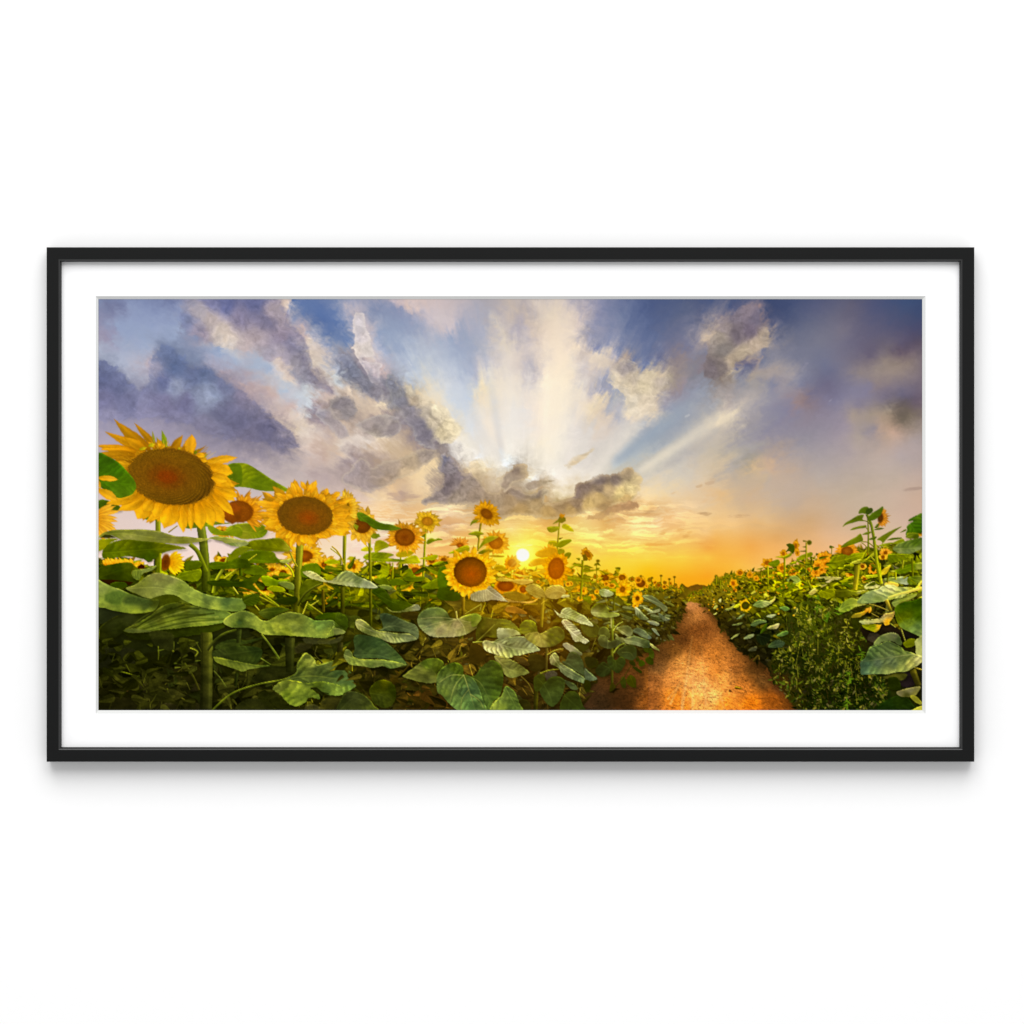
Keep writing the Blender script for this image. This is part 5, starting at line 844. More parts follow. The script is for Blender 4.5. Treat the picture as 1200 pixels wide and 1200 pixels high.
# stem of the first plant, lower part
stroke([(240.8, 742), (241, 790), (240, 836)], 13.4, 14.5, '4c5020', '2c2e18', 1, 1, .45)
stroke([(236, 744), (235.6, 836)], 1, 1, '181c0a', None, .6, 1, 0); stroke([(247, 744), (248, 762)], 1.4, .8, '7c8c38', None, .8, 1, 0)
for a in [(250, 752, 262, 744, 272, 739)]: st([(242, 762), (250, 752), (262, 743), (276, 738.5)], 4, 2.4, '34381a', '4c5820')
# dim leaves behind
D3 = [([(120, 690), (160, 640), (260, 610), (380, 620), (440, 605), (520, 600), (420, 640), (330, 660), (240, 690)], '3c4c24'), ([(480, 850), (560, 830), (700, 840), (760, 900), (600, 980), (420, 960), (460, 900)], '262a14'), ([(300, 1200), (340, 1130), (430, 1100), (560, 1120), (600, 1200)], '30341a'), ([(470, 1080), (560, 1040), (650, 1080), (730, 1150), (740, 1200), (600, 1200)], '22260f'),
      ([(870, 1200), (880, 1160), (940, 1150), (1000, 1180), (1000, 1200)], '4c4c34'), ([(1000, 1130), (1080, 1080), (1180, 1080), (1200, 1200), (1010, 1200)], '3c3c20'), ([(780, 680), (840, 640), (930, 640), (900, 690), (800, 730)], '3c3a24'), ([(850, 605), (960, 600), (1100, 610), (1190, 570), (1140, 640), (1000, 650), (880, 645)], '54563a'), ([(1180, 720), (1220, 720), (1220, 780), (1190, 770)], '4c5c30')]
def dim(x0, x1, y0, y1, n, seed, gain, skip=None):
    Q = random.Random(seed)
    for i in range(n):
        x, y = Q.uniform(x0, x1), Q.uniform(y0, y1)
        if skip and skip[0] < x < skip[1]: continue
        b = near(LT, x, y) * Q.uniform(.5, gain) + hx('0a0c02') * Q.uniform(0, 1); l = Q.uniform(7, 24)
        a = Q.choice([0, math.pi]) + Q.gauss(0, .55); ex = x + l * math.cos(a)
        if skip and (skip[0] < ex < skip[1] or (x - skip[0]) * (ex - skip[0]) < 0): continue
        blade(x, y, l, l * Q.uniform(.25, .7), a, b, b * Q.uniform(.6, .9), Q.uniform(-.25, .25), dk=.4)
        if Q.random() < .25: stroke([(x, y), (x + Q.uniform(-8, 8), y + Q.uniform(6, 20))], 1.2, .9, np.clip(b * 1.7, 0, 1), None, .7)
dim(114, 400, 752, 832, 300, 501, 2.6, (231, 251))
for P, c in D3: leaf(L3(P), c, None, edge=.3, mott=.9, soft=1.1, alpha=.7)
st(L3([(560, 1200), (620, 1190)]), 1, 1, '34381a')
leaf(L3([(100, 710), (180, 690), (300, 665), (420, 670), (500, 690), (512, 735), (480, 800), (400, 830), (300, 800), (200, 775), (105, 760)]), "255,768,343e20 275,762,303c1c 300,765,28361a 290,775,3c4a22", L3([(500, 700), (110, 750)]), .5, 6, edge=.1)
leaf(L3([(106, 758), (150, 760), (240, 780), (340, 800), (450, 822), (575, 830), (500, 845), (400, 862), (345, 880), (290, 860), (200, 830), (130, 800)]), "255,774,6c7c38 275,780,5c6c34 290,785,64743c 310,782,5c7034", L3([(110, 765), (570, 832)]), .4, 6)
st(L3([(500, 770), (580, 820)]), 1.6, 1, '74883c'); st(L3([(110, 875), (160, 930), (210, 1005)]), 1.6, 1.3, '5c6830'); st(L3([(300, 900), (290, 1000)]), 4, 3, '242a12'); st(L3([(740, 600), (740, 880)]), 12, 9, '34381a', '1e220e'); st(L3([(1160, 640), (1150, 780)]), 7, 6, '34341a', '26240f'); st(L3([(320, 530), (315, 640)]), 6, 5, '30381a')
st(L3([(925, 715), (1010, 810)]), 2, 1.6, '1c1808'); st(L3([(965, 670), (950, 740), (1010, 800)]), 1.2, 1, '54542c'); st(L3([(1010, 820), (1100, 790), (1200, 768)]), 1.6, 1.6, '7c8430')
leaf(L3([(480, 385), (560, 350), (660, 345), (740, 365), (650, 400), (570, 445), (520, 430)]), "305,714,4c5820 325,715,3c4c18 335,715,4c5c1c", L3([(490, 390), (730, 368)]), .4, 6)
leaf(L3([(345, 280), (380, 250), (470, 232), (490, 290), (440, 330), (380, 330)]), '3c4c10', L3([(350, 300), (470, 240)]), .5, 4)
leaf(L3([(60, 130), (200, 120), (330, 130), (420, 90), (500, 78), (470, 130), (435, 160), (500, 225), (400, 200), (340, 180), (200, 175), (80, 160)]), "250,682,2c3a08 280,682,30400a 300,677,4c5c0c 295,688,3c4c0c", L3([(80, 140), (330, 135), (490, 85)]), .4, 9)
leaf(L3([(500, 95), (560, 85), (640, 120), (740, 115), (680, 150), (600, 170), (540, 165)]), "310,680,7c9808 325,682,6c880c", L3([(505, 95), (720, 120)]), .4, 6)
leaf(L3([(640, 145), (700, 130), (770, 150), (770, 200), (700, 180)]), '74843c', None); leaf(L3([(550, 190), (600, 165), (680, 180), (700, 215), (600, 215)]), '8c9810', None)
leaf(L3([(610, 290), (700, 262), (790, 255), (800, 300), (720, 330)]), '263008', None)
leaf(L3([(950, 440), (1000, 400), (1100, 390), (1210, 420), (1220, 520), (1150, 480), (1090, 450)]), "380,722,34480e 395,724,40540e 400,732,4c6018", None)
leaf(L3([(820, 200), (850, 140), (900, 110), (990, 140), (930, 200), (870, 290), (830, 300)]), "355,690,4c5410 362,683,5c6414 358,700,444c10", None)
st(L3([(805, 330), (860, 240), (940, 180), (1010, 150)]), 3, 2.4, '34380e', '5c601c')
for a in [(895, 320, 1010, 400), (920, 330, 980, 290), (850, 400, 890, 300), (450, 330, 485, 370), (270, 180, 310, 235), (940, 280, 960, 250)]: st(L3([a[:2], a[2:]]), 1.8, 1.4, R.choice(['c0b428', '94982c', 'a8a438']))
st(L3([(480, 210), (560, 270), (645, 335)]), 2.2, 2.4, 'b8b024', '7c8c20')
st(L3([(1015, 200), (1020, 380)]), 3.6, 3.4, '54480c', '4c440c'); st(L3([(1175, 180), (1175, 400)]), 4.4, 4, '4c4c10', '2c2c0c')
# pale long leaf
leaf(L3([(188, 462), (215, 430), (245, 408), (300, 385), (365, 373), (440, 400), (475, 425), (505, 450), (560, 455), (640, 410), (700, 390), (745, 384), (840, 400), (900, 430), (960, 455), (1092, 452), (1100, 490), (1080, 530), (1060, 590), (1040, 602), (950, 598), (850, 590), (700, 580), (560, 575), (500, 560), (450, 530), (380, 515), (270, 515), (212, 495)]),
     "262,725,8ca45c 275,722,7c9450 280,729,506834 290,728,7c9450 300,733,90a858 315,738,7c9448 330,724,6c7c3c 340,720,74844 4,".replace(' 4,', '4') + " 348,727,708040 362,738,84a058 375,732,6c9058 385,744,94b05c 335,742,849840 322,736,8a9a48 345,736,8ca058 312,742,98ac58 372,727,5c8048", L3([(490, 450), (620, 475), (800, 520), (1060, 560)]), .5, 11, .9, ribc='94a45c')
leaf(L3([(1098, 455), (1140, 490), (1180, 520), (1198, 552), (1150, 570), (1060, 592), (1030, 600), (1070, 540), (1100, 500)]), "392,735,84a060 398,740,90a86c 388,744,8ca858 395,730,6c8c50", L3([(1090, 470), (1195, 552)]), .7, 3, edge=.4)
area(L3([(300, 470), (320, 450), (345, 465), (335, 490), (310, 488)]), '445c38', 3, .6)
st(L3([(505, 568), (560, 640), (610, 710), (650, 772)]), 2.2, 2.8, '7c8c3c', '5c702c')
# bottom leaf with its petiole
st([(246, 836)] + L3([(120, 1180), (220, 1090), (330, 1030), (500, 980), (690, 945), (800, 895)]), 2.4, 1.8, '5c6c24', '84943c')
leaf(L3([(790, 892), (798, 820), (835, 760), (870, 725), (915, 745), (950, 785), (968, 822), (1030, 810), (1080, 795), (1150, 812)]) + L4([(60, 830), (100, 868), (150, 915), (200, 958), (242, 978), (200, 985), (150, 1010), (100, 1040), (50, 1068), (0, 1075)]) + L3([(1060, 1075), (1000, 1040), (880, 985), (780, 965), (695, 948)]),
     "352,780,5c6c34 358,770,788848 366,778,8c9c54 372,784,54643c 385,782,5c6c40 375,790,445430 395,790,506a44 400,798,5a7850 410,800,64885a 420,802,74985c 405,808,749850 385,798,4a5c38 392,812,7ca054 350,792,4c5c34", L3([(690, 948), (900, 915), (1130, 940)]) + L4([(240, 978)]), .8, 10, 1.0, ribc='84944c', edge=.4)
leaf(L3([(690, 950), (760, 950), (880, 972), (1000, 960), (1130, 985), (1200, 1020), (1180, 1070), (1120, 1078), (1040, 1062), (980, 1035), (920, 1018), (960, 1050), (990, 1085), (985, 1110), (940, 1095), (890, 1100), (870, 1135), (800, 1166), (740, 1150), (690, 1110), (665, 1075), (620, 1045), (596, 1022), (620, 990)]),
     "325,808,7c8c48 338,800,6c7c3c 335,815,74903c 348,808,84a04c 352,820,7c9848 365,812,5c7034 370,805,54682c 385,808,6c8c4c 398,812,80a45c 378,816,648040 345,798,5c6c34 360,800,6c8444", L3([(695, 955), (900, 1000), (1180, 1060)]), .7, 9, -.6, ribc='7c8c44', edge=.45, ser=.8)
stroke(L3([(915, 1022), (960, 1018), (1000, 1050), (1060, 1064)]), 2.6, 1.4, '20240e', None, .9, 1, 0); stroke(L3([(930, 1030), (980, 1045), (1010, 1078)]), 1.6, 2.2, '2c3418', None, .7, 1, 0)
# ---- centre-left leaves --------------------------------------------------
leaf([(354, 671), (358, 669.5), (365, 670), (373, 674), (381, 680), (388, 680), (396, 674), (403, 669.5), (411, 670), (420, 676), (430, 680), (437, 684), (442, 689), (430, 689.5), (415, 688), (400, 686), (385, 683), (370, 680), (360, 676)],
     "360,673,b0ac70 372,678,a09c60 385,682,a8a468 400,674,74804c 408,679,8c9860 418,680,6c7c4c 428,686,a0ac84 436,688,b0bc94 410,685,a0a878 395,682,94985c", [(355, 673), (385, 682), (415, 684), (441, 689)], .7, 6, ribc='b8bc8c', edge=.3)
leaf(L4([(310, 110), (360, 105), (400, 95), (440, 140), (430, 165), (340, 150)]), "445,682,5c6c14 452,680,4c5808", None); leaf(L4([(340, 165), (420, 160), (460, 185), (430, 205), (380, 190)]), '6c7c3c', None)
leaf(L4([(290, 215), (330, 185), (400, 200), (440, 260), (470, 300), (560, 290), (620, 320), (690, 345), (600, 370), (480, 380), (420, 330), (340, 260)]), "440,695,30400c 455,702,384810 475,710,445410 490,712,4c5c20", L4([(300, 215), (480, 310), (685, 350)]), .4, 8)
leaf(L4([(440, 120), (520, 105), (590, 140), (620, 150), (540, 160), (460, 165)]), '4c5c08', None); leaf(L4([(550, 95), (640, 90), (730, 95), (700, 130), (580, 130)]), '54640a', None)
leaf(L4([(700, 175), (780, 130), (860, 90), (900, 75), (925, 110), (935, 170), (860, 190), (760, 195)]), "500,688,5c6c08 515,680,6c7c08 522,684,54640a", L4([(705, 180), (915, 90)]), .4, 7)
leaf(L4([(410, 345), (460, 375), (530, 375), (600, 345), (660, 320), (690, 340), (690, 365), (620, 380), (500, 390), (440, 380)]), "460,714,7c8444 475,716,6c7440 490,714,84886c", L4([(415, 350), (690, 365)]), .5, 5)
leaf(L4([(530, 400), (600, 380), (670, 385), (670, 440), (600, 450), (550, 430)]), '38300e', None)
leaf(L4([(840, 235), (880, 200), (960, 205), (1030, 240), (1040, 320), (1000, 400), (980, 380), (960, 340), (900, 300)]), "520,698,6c6014 535,700,5c5014 538,712,544a14 530,706,74641c", L4([(850, 230), (985, 390)]), .5, 6)
st(L4([(990, 380), (998, 440)]), 2.2, 1.8, 'a8a050'); st([(543, 700), (542.5, 722)], 4, 3.8, '6c5c10', '4c4010'); st([(540, 744), (538.5, 776)], 6.5, 6, '4c4c14', '3c3c12')
for i, a in enumerate([(1070, 400, 1200, 320), (895, 595, 990, 790), (890, 705, 930, 810), (1050, 660, 1160, 635), (1160, 635, 1200, 640), (1050, 760, 1140, 660), (540, 900, 720, 680), (600, 740, 650, 820), (715, 660, 740, 600), (800, 1085, 910, 1200), (450, 860, 460, 895), (1190, 370, 1200, 330), (1060, 880, 1090, 820)]):
    st(L4([a[:2], a[2:]]), 1.5, 1.2, ['9c9430', '84802c', '8c8c2c', '9ca03c', '9ca03c', '848030', '5c4c18', '5c541c', '8c8434', '7c8034', '6c6c24', '8c8430', '4c3c14'][i])
for P, c in [([(510, 660), (600, 640), (680, 690), (620, 740), (530, 740)], '3c3410'), ([(700, 700), (790, 670), (860, 720), (780, 750), (720, 740)], '5c5424'), ([(790, 610), (880, 600), (1000, 600), (1000, 680), (880, 690), (820, 650)], '4c401a'), ([(440, 900), (500, 870), (560, 960), (520, 1000), (450, 960)], '4c3c0e'), ([(300, 850), (420, 850), (410, 900), (300, 930), (180, 900), (140, 860)], '2a2410'), ([(480, 1150), (560, 1110), (640, 1180), (640, 1210), (480, 1210)], '443c16'), ([(500, 1060), (640, 1060), (660, 1120), (560, 1120)], '38300e'),
             ([(1160, 870), (1200, 830), (1200, 940), (1150, 920)], '34441c'), ([(1160, 520), (1200, 500), (1200, 600), (1160, 620)], '4c5c1c'), ([(-10, 400), (40, 395), (85, 430), (95, 490), (60, 560), (-10, 560)], '44581c')]:
    leaf(L4(P), c, None, mott=1., soft=1.1, alpha=.75)
leaf(L4([(-20, 520), (20, 520), (70, 545), (60, 562), (-20, 570)]), '80905c', None)
leaf(L4([(520, 980), (600, 940), (700, 980), (820, 992), (828, 1070), (760, 1085), (690, 1075), (650, 1040), (560, 1030)]), "470,805,3c3c14 485,803,2c280c 500,810,343010 505,812,3c3410", L4([(525, 985), (820, 1050)]), .3, edge=.4)
dim(400, 690, 752, 832, 280, 502, 2.4)
dim(560, 700, 705, 760, 60, 503, 1.6)
# cupped leaf
leaf(L4([(358, 425), (365, 400), (410, 395), (480, 418), (560, 455), (640, 485), (672, 515), (680, 560), (668, 610), (600, 560), (480, 545), (400, 545), (350, 535), (385, 520), (375, 470)]), "450,725,3c4c38 460,732,4c5c44 475,735,56664c 485,742,5c6c54 462,740,44543c 486,748,64745c", L4([(350, 535), (480, 500), (665, 560)]), .6, 6, 1., ribc='8c9c7c')
leaf(L4([(153, 465), (175, 445), (205, 447), (250, 475), (290, 510), (330, 537), (400, 545), (500, 560), (600, 565), (668, 608), (630, 622), (560, 635), (480, 642), (420, 630), (340, 600), (260, 572), (200, 545), (165, 515)]), "420,730,8c9064 430,738,74804c 440,745,84905c 455,752,94a078 465,745,6c7850 478,748,8c9c7c 470,753,8ca07c 485,750,7c8c6c", L4([(155, 470), (300, 545), (460, 575), (665, 608)]), .9, 5, .7, ribc='a8b08c', edge=.35)
leaf(L4([(135, 735), (150, 690), (138, 610), (172, 573), (260, 580), (360, 605), (450, 668), (520, 738), (578, 816), (520, 805), (400, 775), (270, 770), (180, 770)]), "420,745,3c5030 425,755,34482c 440,755,3c5438 450,768,42583e 462,770,48603c 470,775,4a6440 418,765,4c6040 435,765,3c5034", L4([(125, 745), (300, 740), (440, 770), (575, 815)]), .55, 9, 1.1)
leaf(L4([(58, 745), (72, 700), (98, 695), (130, 725), (140, 755), (200, 775), (300, 778), (420, 785), (575, 816), (530, 838), (480, 850), (430, 852), (380, 832), (300, 848), (210, 835), (110, 822), (75, 780)]), "405,770,7c8c5c 412,775,6c8048 425,780,7c9054 440,782,8ca064 455,783,6c8854 468,780,748c54 400,765,7c9054 435,778,708850", L4([(60, 740), (200, 790), (400, 800), (575, 816)]), .7, 7, .8, edge=.35)
leaf(L4([(546, 920), (575, 895), (620, 860), (700, 800), (760, 772), (830, 768), (880, 795), (890, 820), (870, 850), (845, 870), (830, 915), (860, 955), (820, 970), (760, 978), (690, 965), (600, 940)]), "478,792,7c8448 490,785,6c7440 500,778,546c2c 512,775,4c5c24 515,785,3c4818 500,792,5c6434 505,800,6c7444 492,796,747c44", L4([(850, 925), (800, 880), (740, 780)]), .4, 8, ribc='84844c')
leaf(L4([(270, 1040), (300, 985), (340, 955), (400, 948), (455, 970), (485, 1010), (492, 1060), (478, 1130), (440, 1170), (390, 1182), (340, 1160), (300, 1130)]), "440,805,444c14 450,802,545814 460,808,343e10 455,820,3c441a 445,820,343c18 462,815,2c340e", L4([(280, 1060), (380, 1080), (470, 1150)]), .5, 8)
leaf(L4([(15, 1210), (30, 1120), (70, 1055), (130, 1040), (220, 1068), (280, 1120), (310, 1160), (335, 1210)]), "400,825,343c20 415,818,40482a 430,822,3c4424 438,830,54602c", L4([(30, 1200), (150, 1100), (320, 1190)]), .4, 9, edge=.5)
# round pale leaf under the middle flower
leaf(L4([(668, 470), (672, 430), (700, 385), (760, 352), (840, 345), (890, 365), (920, 395), (940, 430), (1000, 440), (1060, 415), (1110, 402), (1165, 402), (1205, 425), (1190, 470), (1160, 515), (1120, 545), (1070, 572), (1000, 588), (900, 594), (800, 592), (745, 565), (690, 515)]),
     "495,720,5c7048 505,716,60784c 515,716,647c48 525,724,54683c 495,732,748460 502,735,64745c 505,745,94987c 515,740,948c68 520,735,b0a878 535,732,c0b080 530,745,989474 540,742,8c8c64 550,735,848450 555,740,98944c 560,728,74803c 550,725,6c7c34 545,747,90986c 520,748,a0a07c 538,722,7c8048 510,728,6c7c54", L4([(1000, 435), (930, 470), (860, 510), (800, 590)]), .55, 7, 1., ribc='c8c094', edge=.4)
for a in [((1000, 440), (1050, 500), (1070, 570)), ((990, 445), (850, 430), (700, 440)), ((980, 450), (820, 480), (710, 520)), ((1000, 440), (1100, 470), (1180, 450))]: stroke(L4(a), 1., .6, 'c0b888', None, .5, .8, 0)
f6()
st([(542.8, 700), (542.4, 716)], 4, 3.8, '7c6410', '5c4c10')
# ---- centre-right leaves ---------------------------------------------------
leaf(L5([(-10, 235), (50, 210), (110, 195), (135, 168), (170, 190), (220, 230), (260, 270), (300, 300), (220, 290), (150, 285), (80, 300), (0, 290), (-20, 270)]), "556,698,8c8458 570,695,a89c6c 575,690,7c7450 585,698,90886c 592,704,b8ac7c 560,702,9c9468", L5([(120, 200), (190, 250), (300, 300)]), .7, 4, edge=.2)
leaf(L5([(265, 270), (340, 290), (420, 300), (500, 290), (550, 262), (520, 295), (470, 312), (380, 305), (300, 300)]), "600,704,a88438 620,706,c08c38 630,702,d89c2c", None, mott=.6)
leaf(L5([(260, 225), (340, 215), (420, 235), (470, 265), (420, 290), (330, 285), (270, 260)]), '7c6414', None); leaf(L5([(270, 350), (340, 335), (420, 370), (450, 400), (340, 395), (280, 380)]), '8c601c', None)
st([(637, 689), (634.5, 735)], 4.6, 3.6, '8c7418', '5c5414'); st(L5([(570, 320), (620, 280)]), 1.8, 1.4, '9c8420')
leaf(L5([(438, 200), (455, 165), (500, 155), (550, 175), (590, 205), (610, 240), (620, 268), (560, 255), (480, 235)]), "620,688,887830 630,690,988434 638,698,7c6c28 625,695,706020", L5([(440, 200), (610, 262)]), .45, 3, edge=.3)
leaf(L5([(600, 215), (625, 180), (680, 160), (740, 170), (768, 205), (765, 240), (730, 265), (680, 278), (630, 270), (605, 250)]), "642,692,907a30 655,688,a48c3c 660,698,947c34 648,700,a08c40", L5([(765, 235), (700, 210), (610, 240)]), .45, 3, edge=.3)
leaf(L5([(755, 240), (800, 245), (790, 260), (730, 265)]), 'b0a868', None, shadow=0)
leaf(L5([(40, 445), (80, 425), (200, 440), (280, 445), (330, 470), (380, 520), (400, 575), (300, 560), (200, 600), (100, 590), (40, 630)]), "563,728,444a12 575,730,54541a 585,735,4c5018 600,735,6c7430 600,742,5c6820 570,742,3c3c10 580,745,5c601c", L5([(40, 625), (180, 500), (240, 440)]), .6, 8, edge=.3)
leaf(L5([(-10, 410), (40, 400), (72, 440), (50, 470), (20, 505), (-10, 500)]), "556,725,5c7430 560,730,7c9044", None)
st(L5([(0, 640), (40, 632), (80, 632)]), 1.6, 1.4, '94a04c'); st(L5([(40, 625), (120, 550), (180, 490)]), 1.2, .8, '7c7c30')
leaf(L5([(200, 545), (215, 518), (260, 520), (330, 525), (380, 550), (395, 575), (360, 580), (280, 600), (210, 605)]), "585,738,a8b094 592,745,94a084 600,740,848c64 608,743,a0a878", None, .4, edge=.2)
leaf(L5([(80, 650), (92, 625), (120, 620), (170, 630), (210, 605), (270, 595), (340, 588), (400, 585), (450, 600), (500, 640), (530, 672), (556, 700), (500, 718), (450, 728), (400, 742), (340, 755), (290, 768), (240, 755), (180, 735), (100, 700)]),
     "567,756,9c9c74 573,753,a8a880 580,752,74845c 590,750,8c9c80 600,750,788c70 612,750,6c7c68 622,755,94a890 630,762,8ca088 615,762,8c9c78 600,765,84986c 592,768,98a06c 580,763,b0ac7c 570,760,a8a478 595,757,606c50 605,757,a0ac88 585,758,9c9c80", L5([(150, 625), (280, 670), (400, 690), (556, 700)]), 1.2, 6, .8, ribc='c0ccac', edge=.35)
leaf(L5([(388, 545), (392, 490), (430, 455), (480, 450), (520, 475), (532, 520), (535, 550), (500, 570), (440, 575)]), "612,735,5c6820 622,730,6c7828 628,738,54601c 615,742,646c28", L5([(540, 555), (460, 470)]), .5, 6)
leaf(L5([(430, 580), (460, 560), (535, 548), (560, 562), (600, 545), (650, 515), (700, 503), (740, 520), (764, 565), (755, 605), (720, 640), (670, 668), (610, 678), (560, 677), (500, 650), (450, 615)]), "620,747,7c7c38 630,748,8c8444 635,756,7c7840 645,745,3c4818 655,740,48501c 658,750,485420 648,755,545c24 638,745,84803c 625,752,74783c", L5([(545, 560), (560, 620), (570, 675)]), .5, 8, edge=.35)
leaf(L5([(176, 755), (250, 755), (330, 785), (390, 820), (430, 850), (468, 885), (430, 905), (380, 918), (320, 932), (270, 910), (240, 870)]), "585,773,6c6c44 595,782,6c7448 610,785,545c34 618,788,6c7848 600,792,748050 590,778,5c6038", L5([(180, 755), (300, 860), (465, 886)]), .6, 7, edge=.35)
leaf(L5([(-20, 650), (60, 660), (110, 740), (70, 800), (-20, 810)]), '30280c', None); leaf(L5([(470, 740), (560, 740), (610, 790), (590, 850), (520, 880), (460, 850)]), '28280f', None); leaf(L5([(330, 750), (400, 755), (460, 800), (470, 830), (400, 820)]), '3c3418', None)
for P, c in [([(840, 640), (960, 620), (960, 680), (900, 720), (850, 690)], '242c10'), ([(900, 480), (1000, 470), (1050, 520), (1030, 590), (960, 590), (910, 540)], '3c4418'), ([(1020, 850), (1080, 800), (1130, 830), (1140, 900), (1060, 920), (1020, 890)], '1f2a18'), ([(380, 1120), (460, 1120), (480, 1210), (390, 1210)], '28280e'), ([(600, 900), (650, 870), (700, 890), (680, 940), (620, 960)], '44443c'), ([(930, 760), (1020, 770), (1040, 830), (960, 850)], '20280f')]:
    leaf(L5(P), c, None, mott=.8, soft=1.1)
st([(629, 800), (627.5, 836)], 5.4, 5, '34340f', '30300f'); st([(641, 760), (640, 786)], 3.4, 3, '44401a'); st(L5([(400, 920), (460, 980), (500, 1060)]), 1.6, 1.4, '5c5420'); st(L5([(560, 895), (630, 870), (715, 860)]), 1.8, 1.4, '848c34'); st(L5([(620, 740), (680, 705), (750, 690)]), 1.4, 1.2, '8c8c38')
leaf(L5([(745, 365), (790, 345), (830, 365), (880, 395), (940, 430), (1000, 502), (930, 488), (850, 465), (780, 440), (720, 425), (670, 362), (720, 400)]), "665,722,8c9c78 675,718,5c6c44 685,725,98a888 693,732,a8b498 680,730,b0b898 655,720,b8bc90 670,725,7c8c5c", L5([(680, 368), (820, 430), (998, 500)]), 1.1, 4, edge=.3)
leaf(L5([(738, 470), (760, 445), (800, 460), (840, 490), (890, 545), (910, 585), (962, 622), (930, 648), (890, 630), (840, 625), (800, 550), (770, 520)]), "660,730,a89c7c 668,735,98987c 675,742,a8a898 680,748,848c70 685,752,a0a494 676,735,5c6450", L5([(745, 460), (830, 560), (950, 640)]), 1.2, 4, edge=.3)
leaf(L5([(745, 660), (780, 640), (850, 680), (908, 735), (850, 750), (800, 710)]), "668,758,8c8c7c 678,765,5c6854", None)
leaf(L5([(795, 730), (830, 715), (880, 740), (910, 790), (925, 860), (935, 920), (880, 890), (800, 850), (740, 800), (770, 790)]), "670,770,384834 680,775,3c5038 685,785,445a44 678,782,344430", L5([(700, 790), (800, 820), (930, 940)]), .6, 7)
leaf(L5([(638, 770), (655, 735), (685, 725), (715, 760), (720, 795), (780, 835), (850, 880), (930, 935), (925, 975), (870, 960), (800, 930), (745, 895), (710, 850), (680, 830), (650, 820)]), "648,775,848464 655,772,6c7450 658,783,74846c 665,788,6c8068 675,795,5c7460 682,800,6c8870 668,795,7c9078 652,780,4c5834", L5([(660, 750), (740, 850), (925, 950)]), .9, 5, .8, edge=.4)
leaf(L5([(925, 845), (965, 880), (1000, 910), (1032, 938), (990, 955), (945, 965), (930, 930)]), "688,788,4c6054 694,795,5c7468 690,798,44584c", L5([(930, 855), (1025, 938)]), .6, 4, edge=.5)
leaf(L5([(740, 945), (800, 960), (855, 990), (868, 1030), (820, 1025), (780, 990)]), '3c4c38', None, edge=.4); leaf(L5([(925, 950), (975, 965), (970, 1040), (930, 1040)]), '20280c', None)
leaf(L5([(503, 985), (508, 930), (540, 905), (580, 900), (600, 930), (598, 970), (575, 1010), (540, 1045), (510, 1030)]), '303c18', L5([(590, 985), (520, 920)]), .4, 6)
leaf(L5([(553, 1030), (585, 985), (640, 930), (690, 918), (740, 930), (762, 960), (760, 1010), (745, 1070), (715, 1125), (670, 1168), (640, 1165), (600, 1130), (570, 1080)]), "640,805,2c3a1c 650,800,30401e 658,808,384a28 645,815,3c4e2c 650,825,384a28 638,812,34442 4".replace('2 4', '24'), L5([(590, 990), (640, 1080), (660, 1165)]), .5, 9, edge=.35)
leaf(L5([(730, 1130), (770, 1060), (830, 1040), (880, 1075), (910, 1150), (925, 1210), (740, 1210)]), "665,815,2c3818 675,825,283418 680,830,344420", L5([(750, 1070), (900, 1200)]), .5)
# big heart leaf at the bottom centre
leaf([(544, 792), (552, 793), (558, 791), (563, 783), (571, 776.5), (577, 774), (584, 777), (588.5, 784), (590, 792), (589.5, 800), (588, 810), (584, 818), (578, 823), (575, 829), (571, 836), (553, 836), (560, 815)],
     "560,795,3c5024 572,782,44582a 580,785,3a4e20 585,800,34461c 575,805,3c5228 570,818,48643a 580,815,44602c 565,805,40583 0".replace('3 0', '30'), [(545, 792), (562, 800), (573, 820), (577, 828)], .6, 9, ribc='94a060', edge=.4)
leaf([(511.5, 800), (512, 792), (516, 785), (522, 780), (530, 777), (538, 778), (542.5, 783), (543, 790), (548, 792), (555, 796), (561, 806), (565, 818), (570, 836), (545, 836), (533, 831), (525, 824), (518, 816), (512.5, 812)],
     "520,788,44582c 532,782,40541e 518,800,566a44 527,795,4c603c 530,808,5a7048 522,812,5c7440 540,800,46603c 545,812,507054 552,825,608a60 555,808,4a6c50 538,822,64885a 540,790,3c501e 562,825,5a7c50", [(543.5, 792), (549, 808), (557, 833)], .9, 9, 1.1, ribc='b0b878', edge=.4)
for a in [((543, 792), (533, 804), (527, 824)), ((543, 792), (528, 792), (515, 800)), ((549, 809), (541, 820), (540, 832)), ((551, 814), (562, 822), (566, 830))]: stroke(a, 1.1, .6, '9caa6c', None, .6, .8, 0)
leaf(L5([(155, 1160), (200, 1110), (240, 1075), (262, 1010), (300, 1005), (345, 1045), (365, 1080), (385, 1140), (405, 1210), (160, 1210)]), "580,828,70884c 590,820,5c7444 598,812,486038 605,822,4c6438 600,830,60804a 590,832,74904c", L5([(270, 1010), (330, 1120), (380, 1200)]), .7, 7, edge=.4)
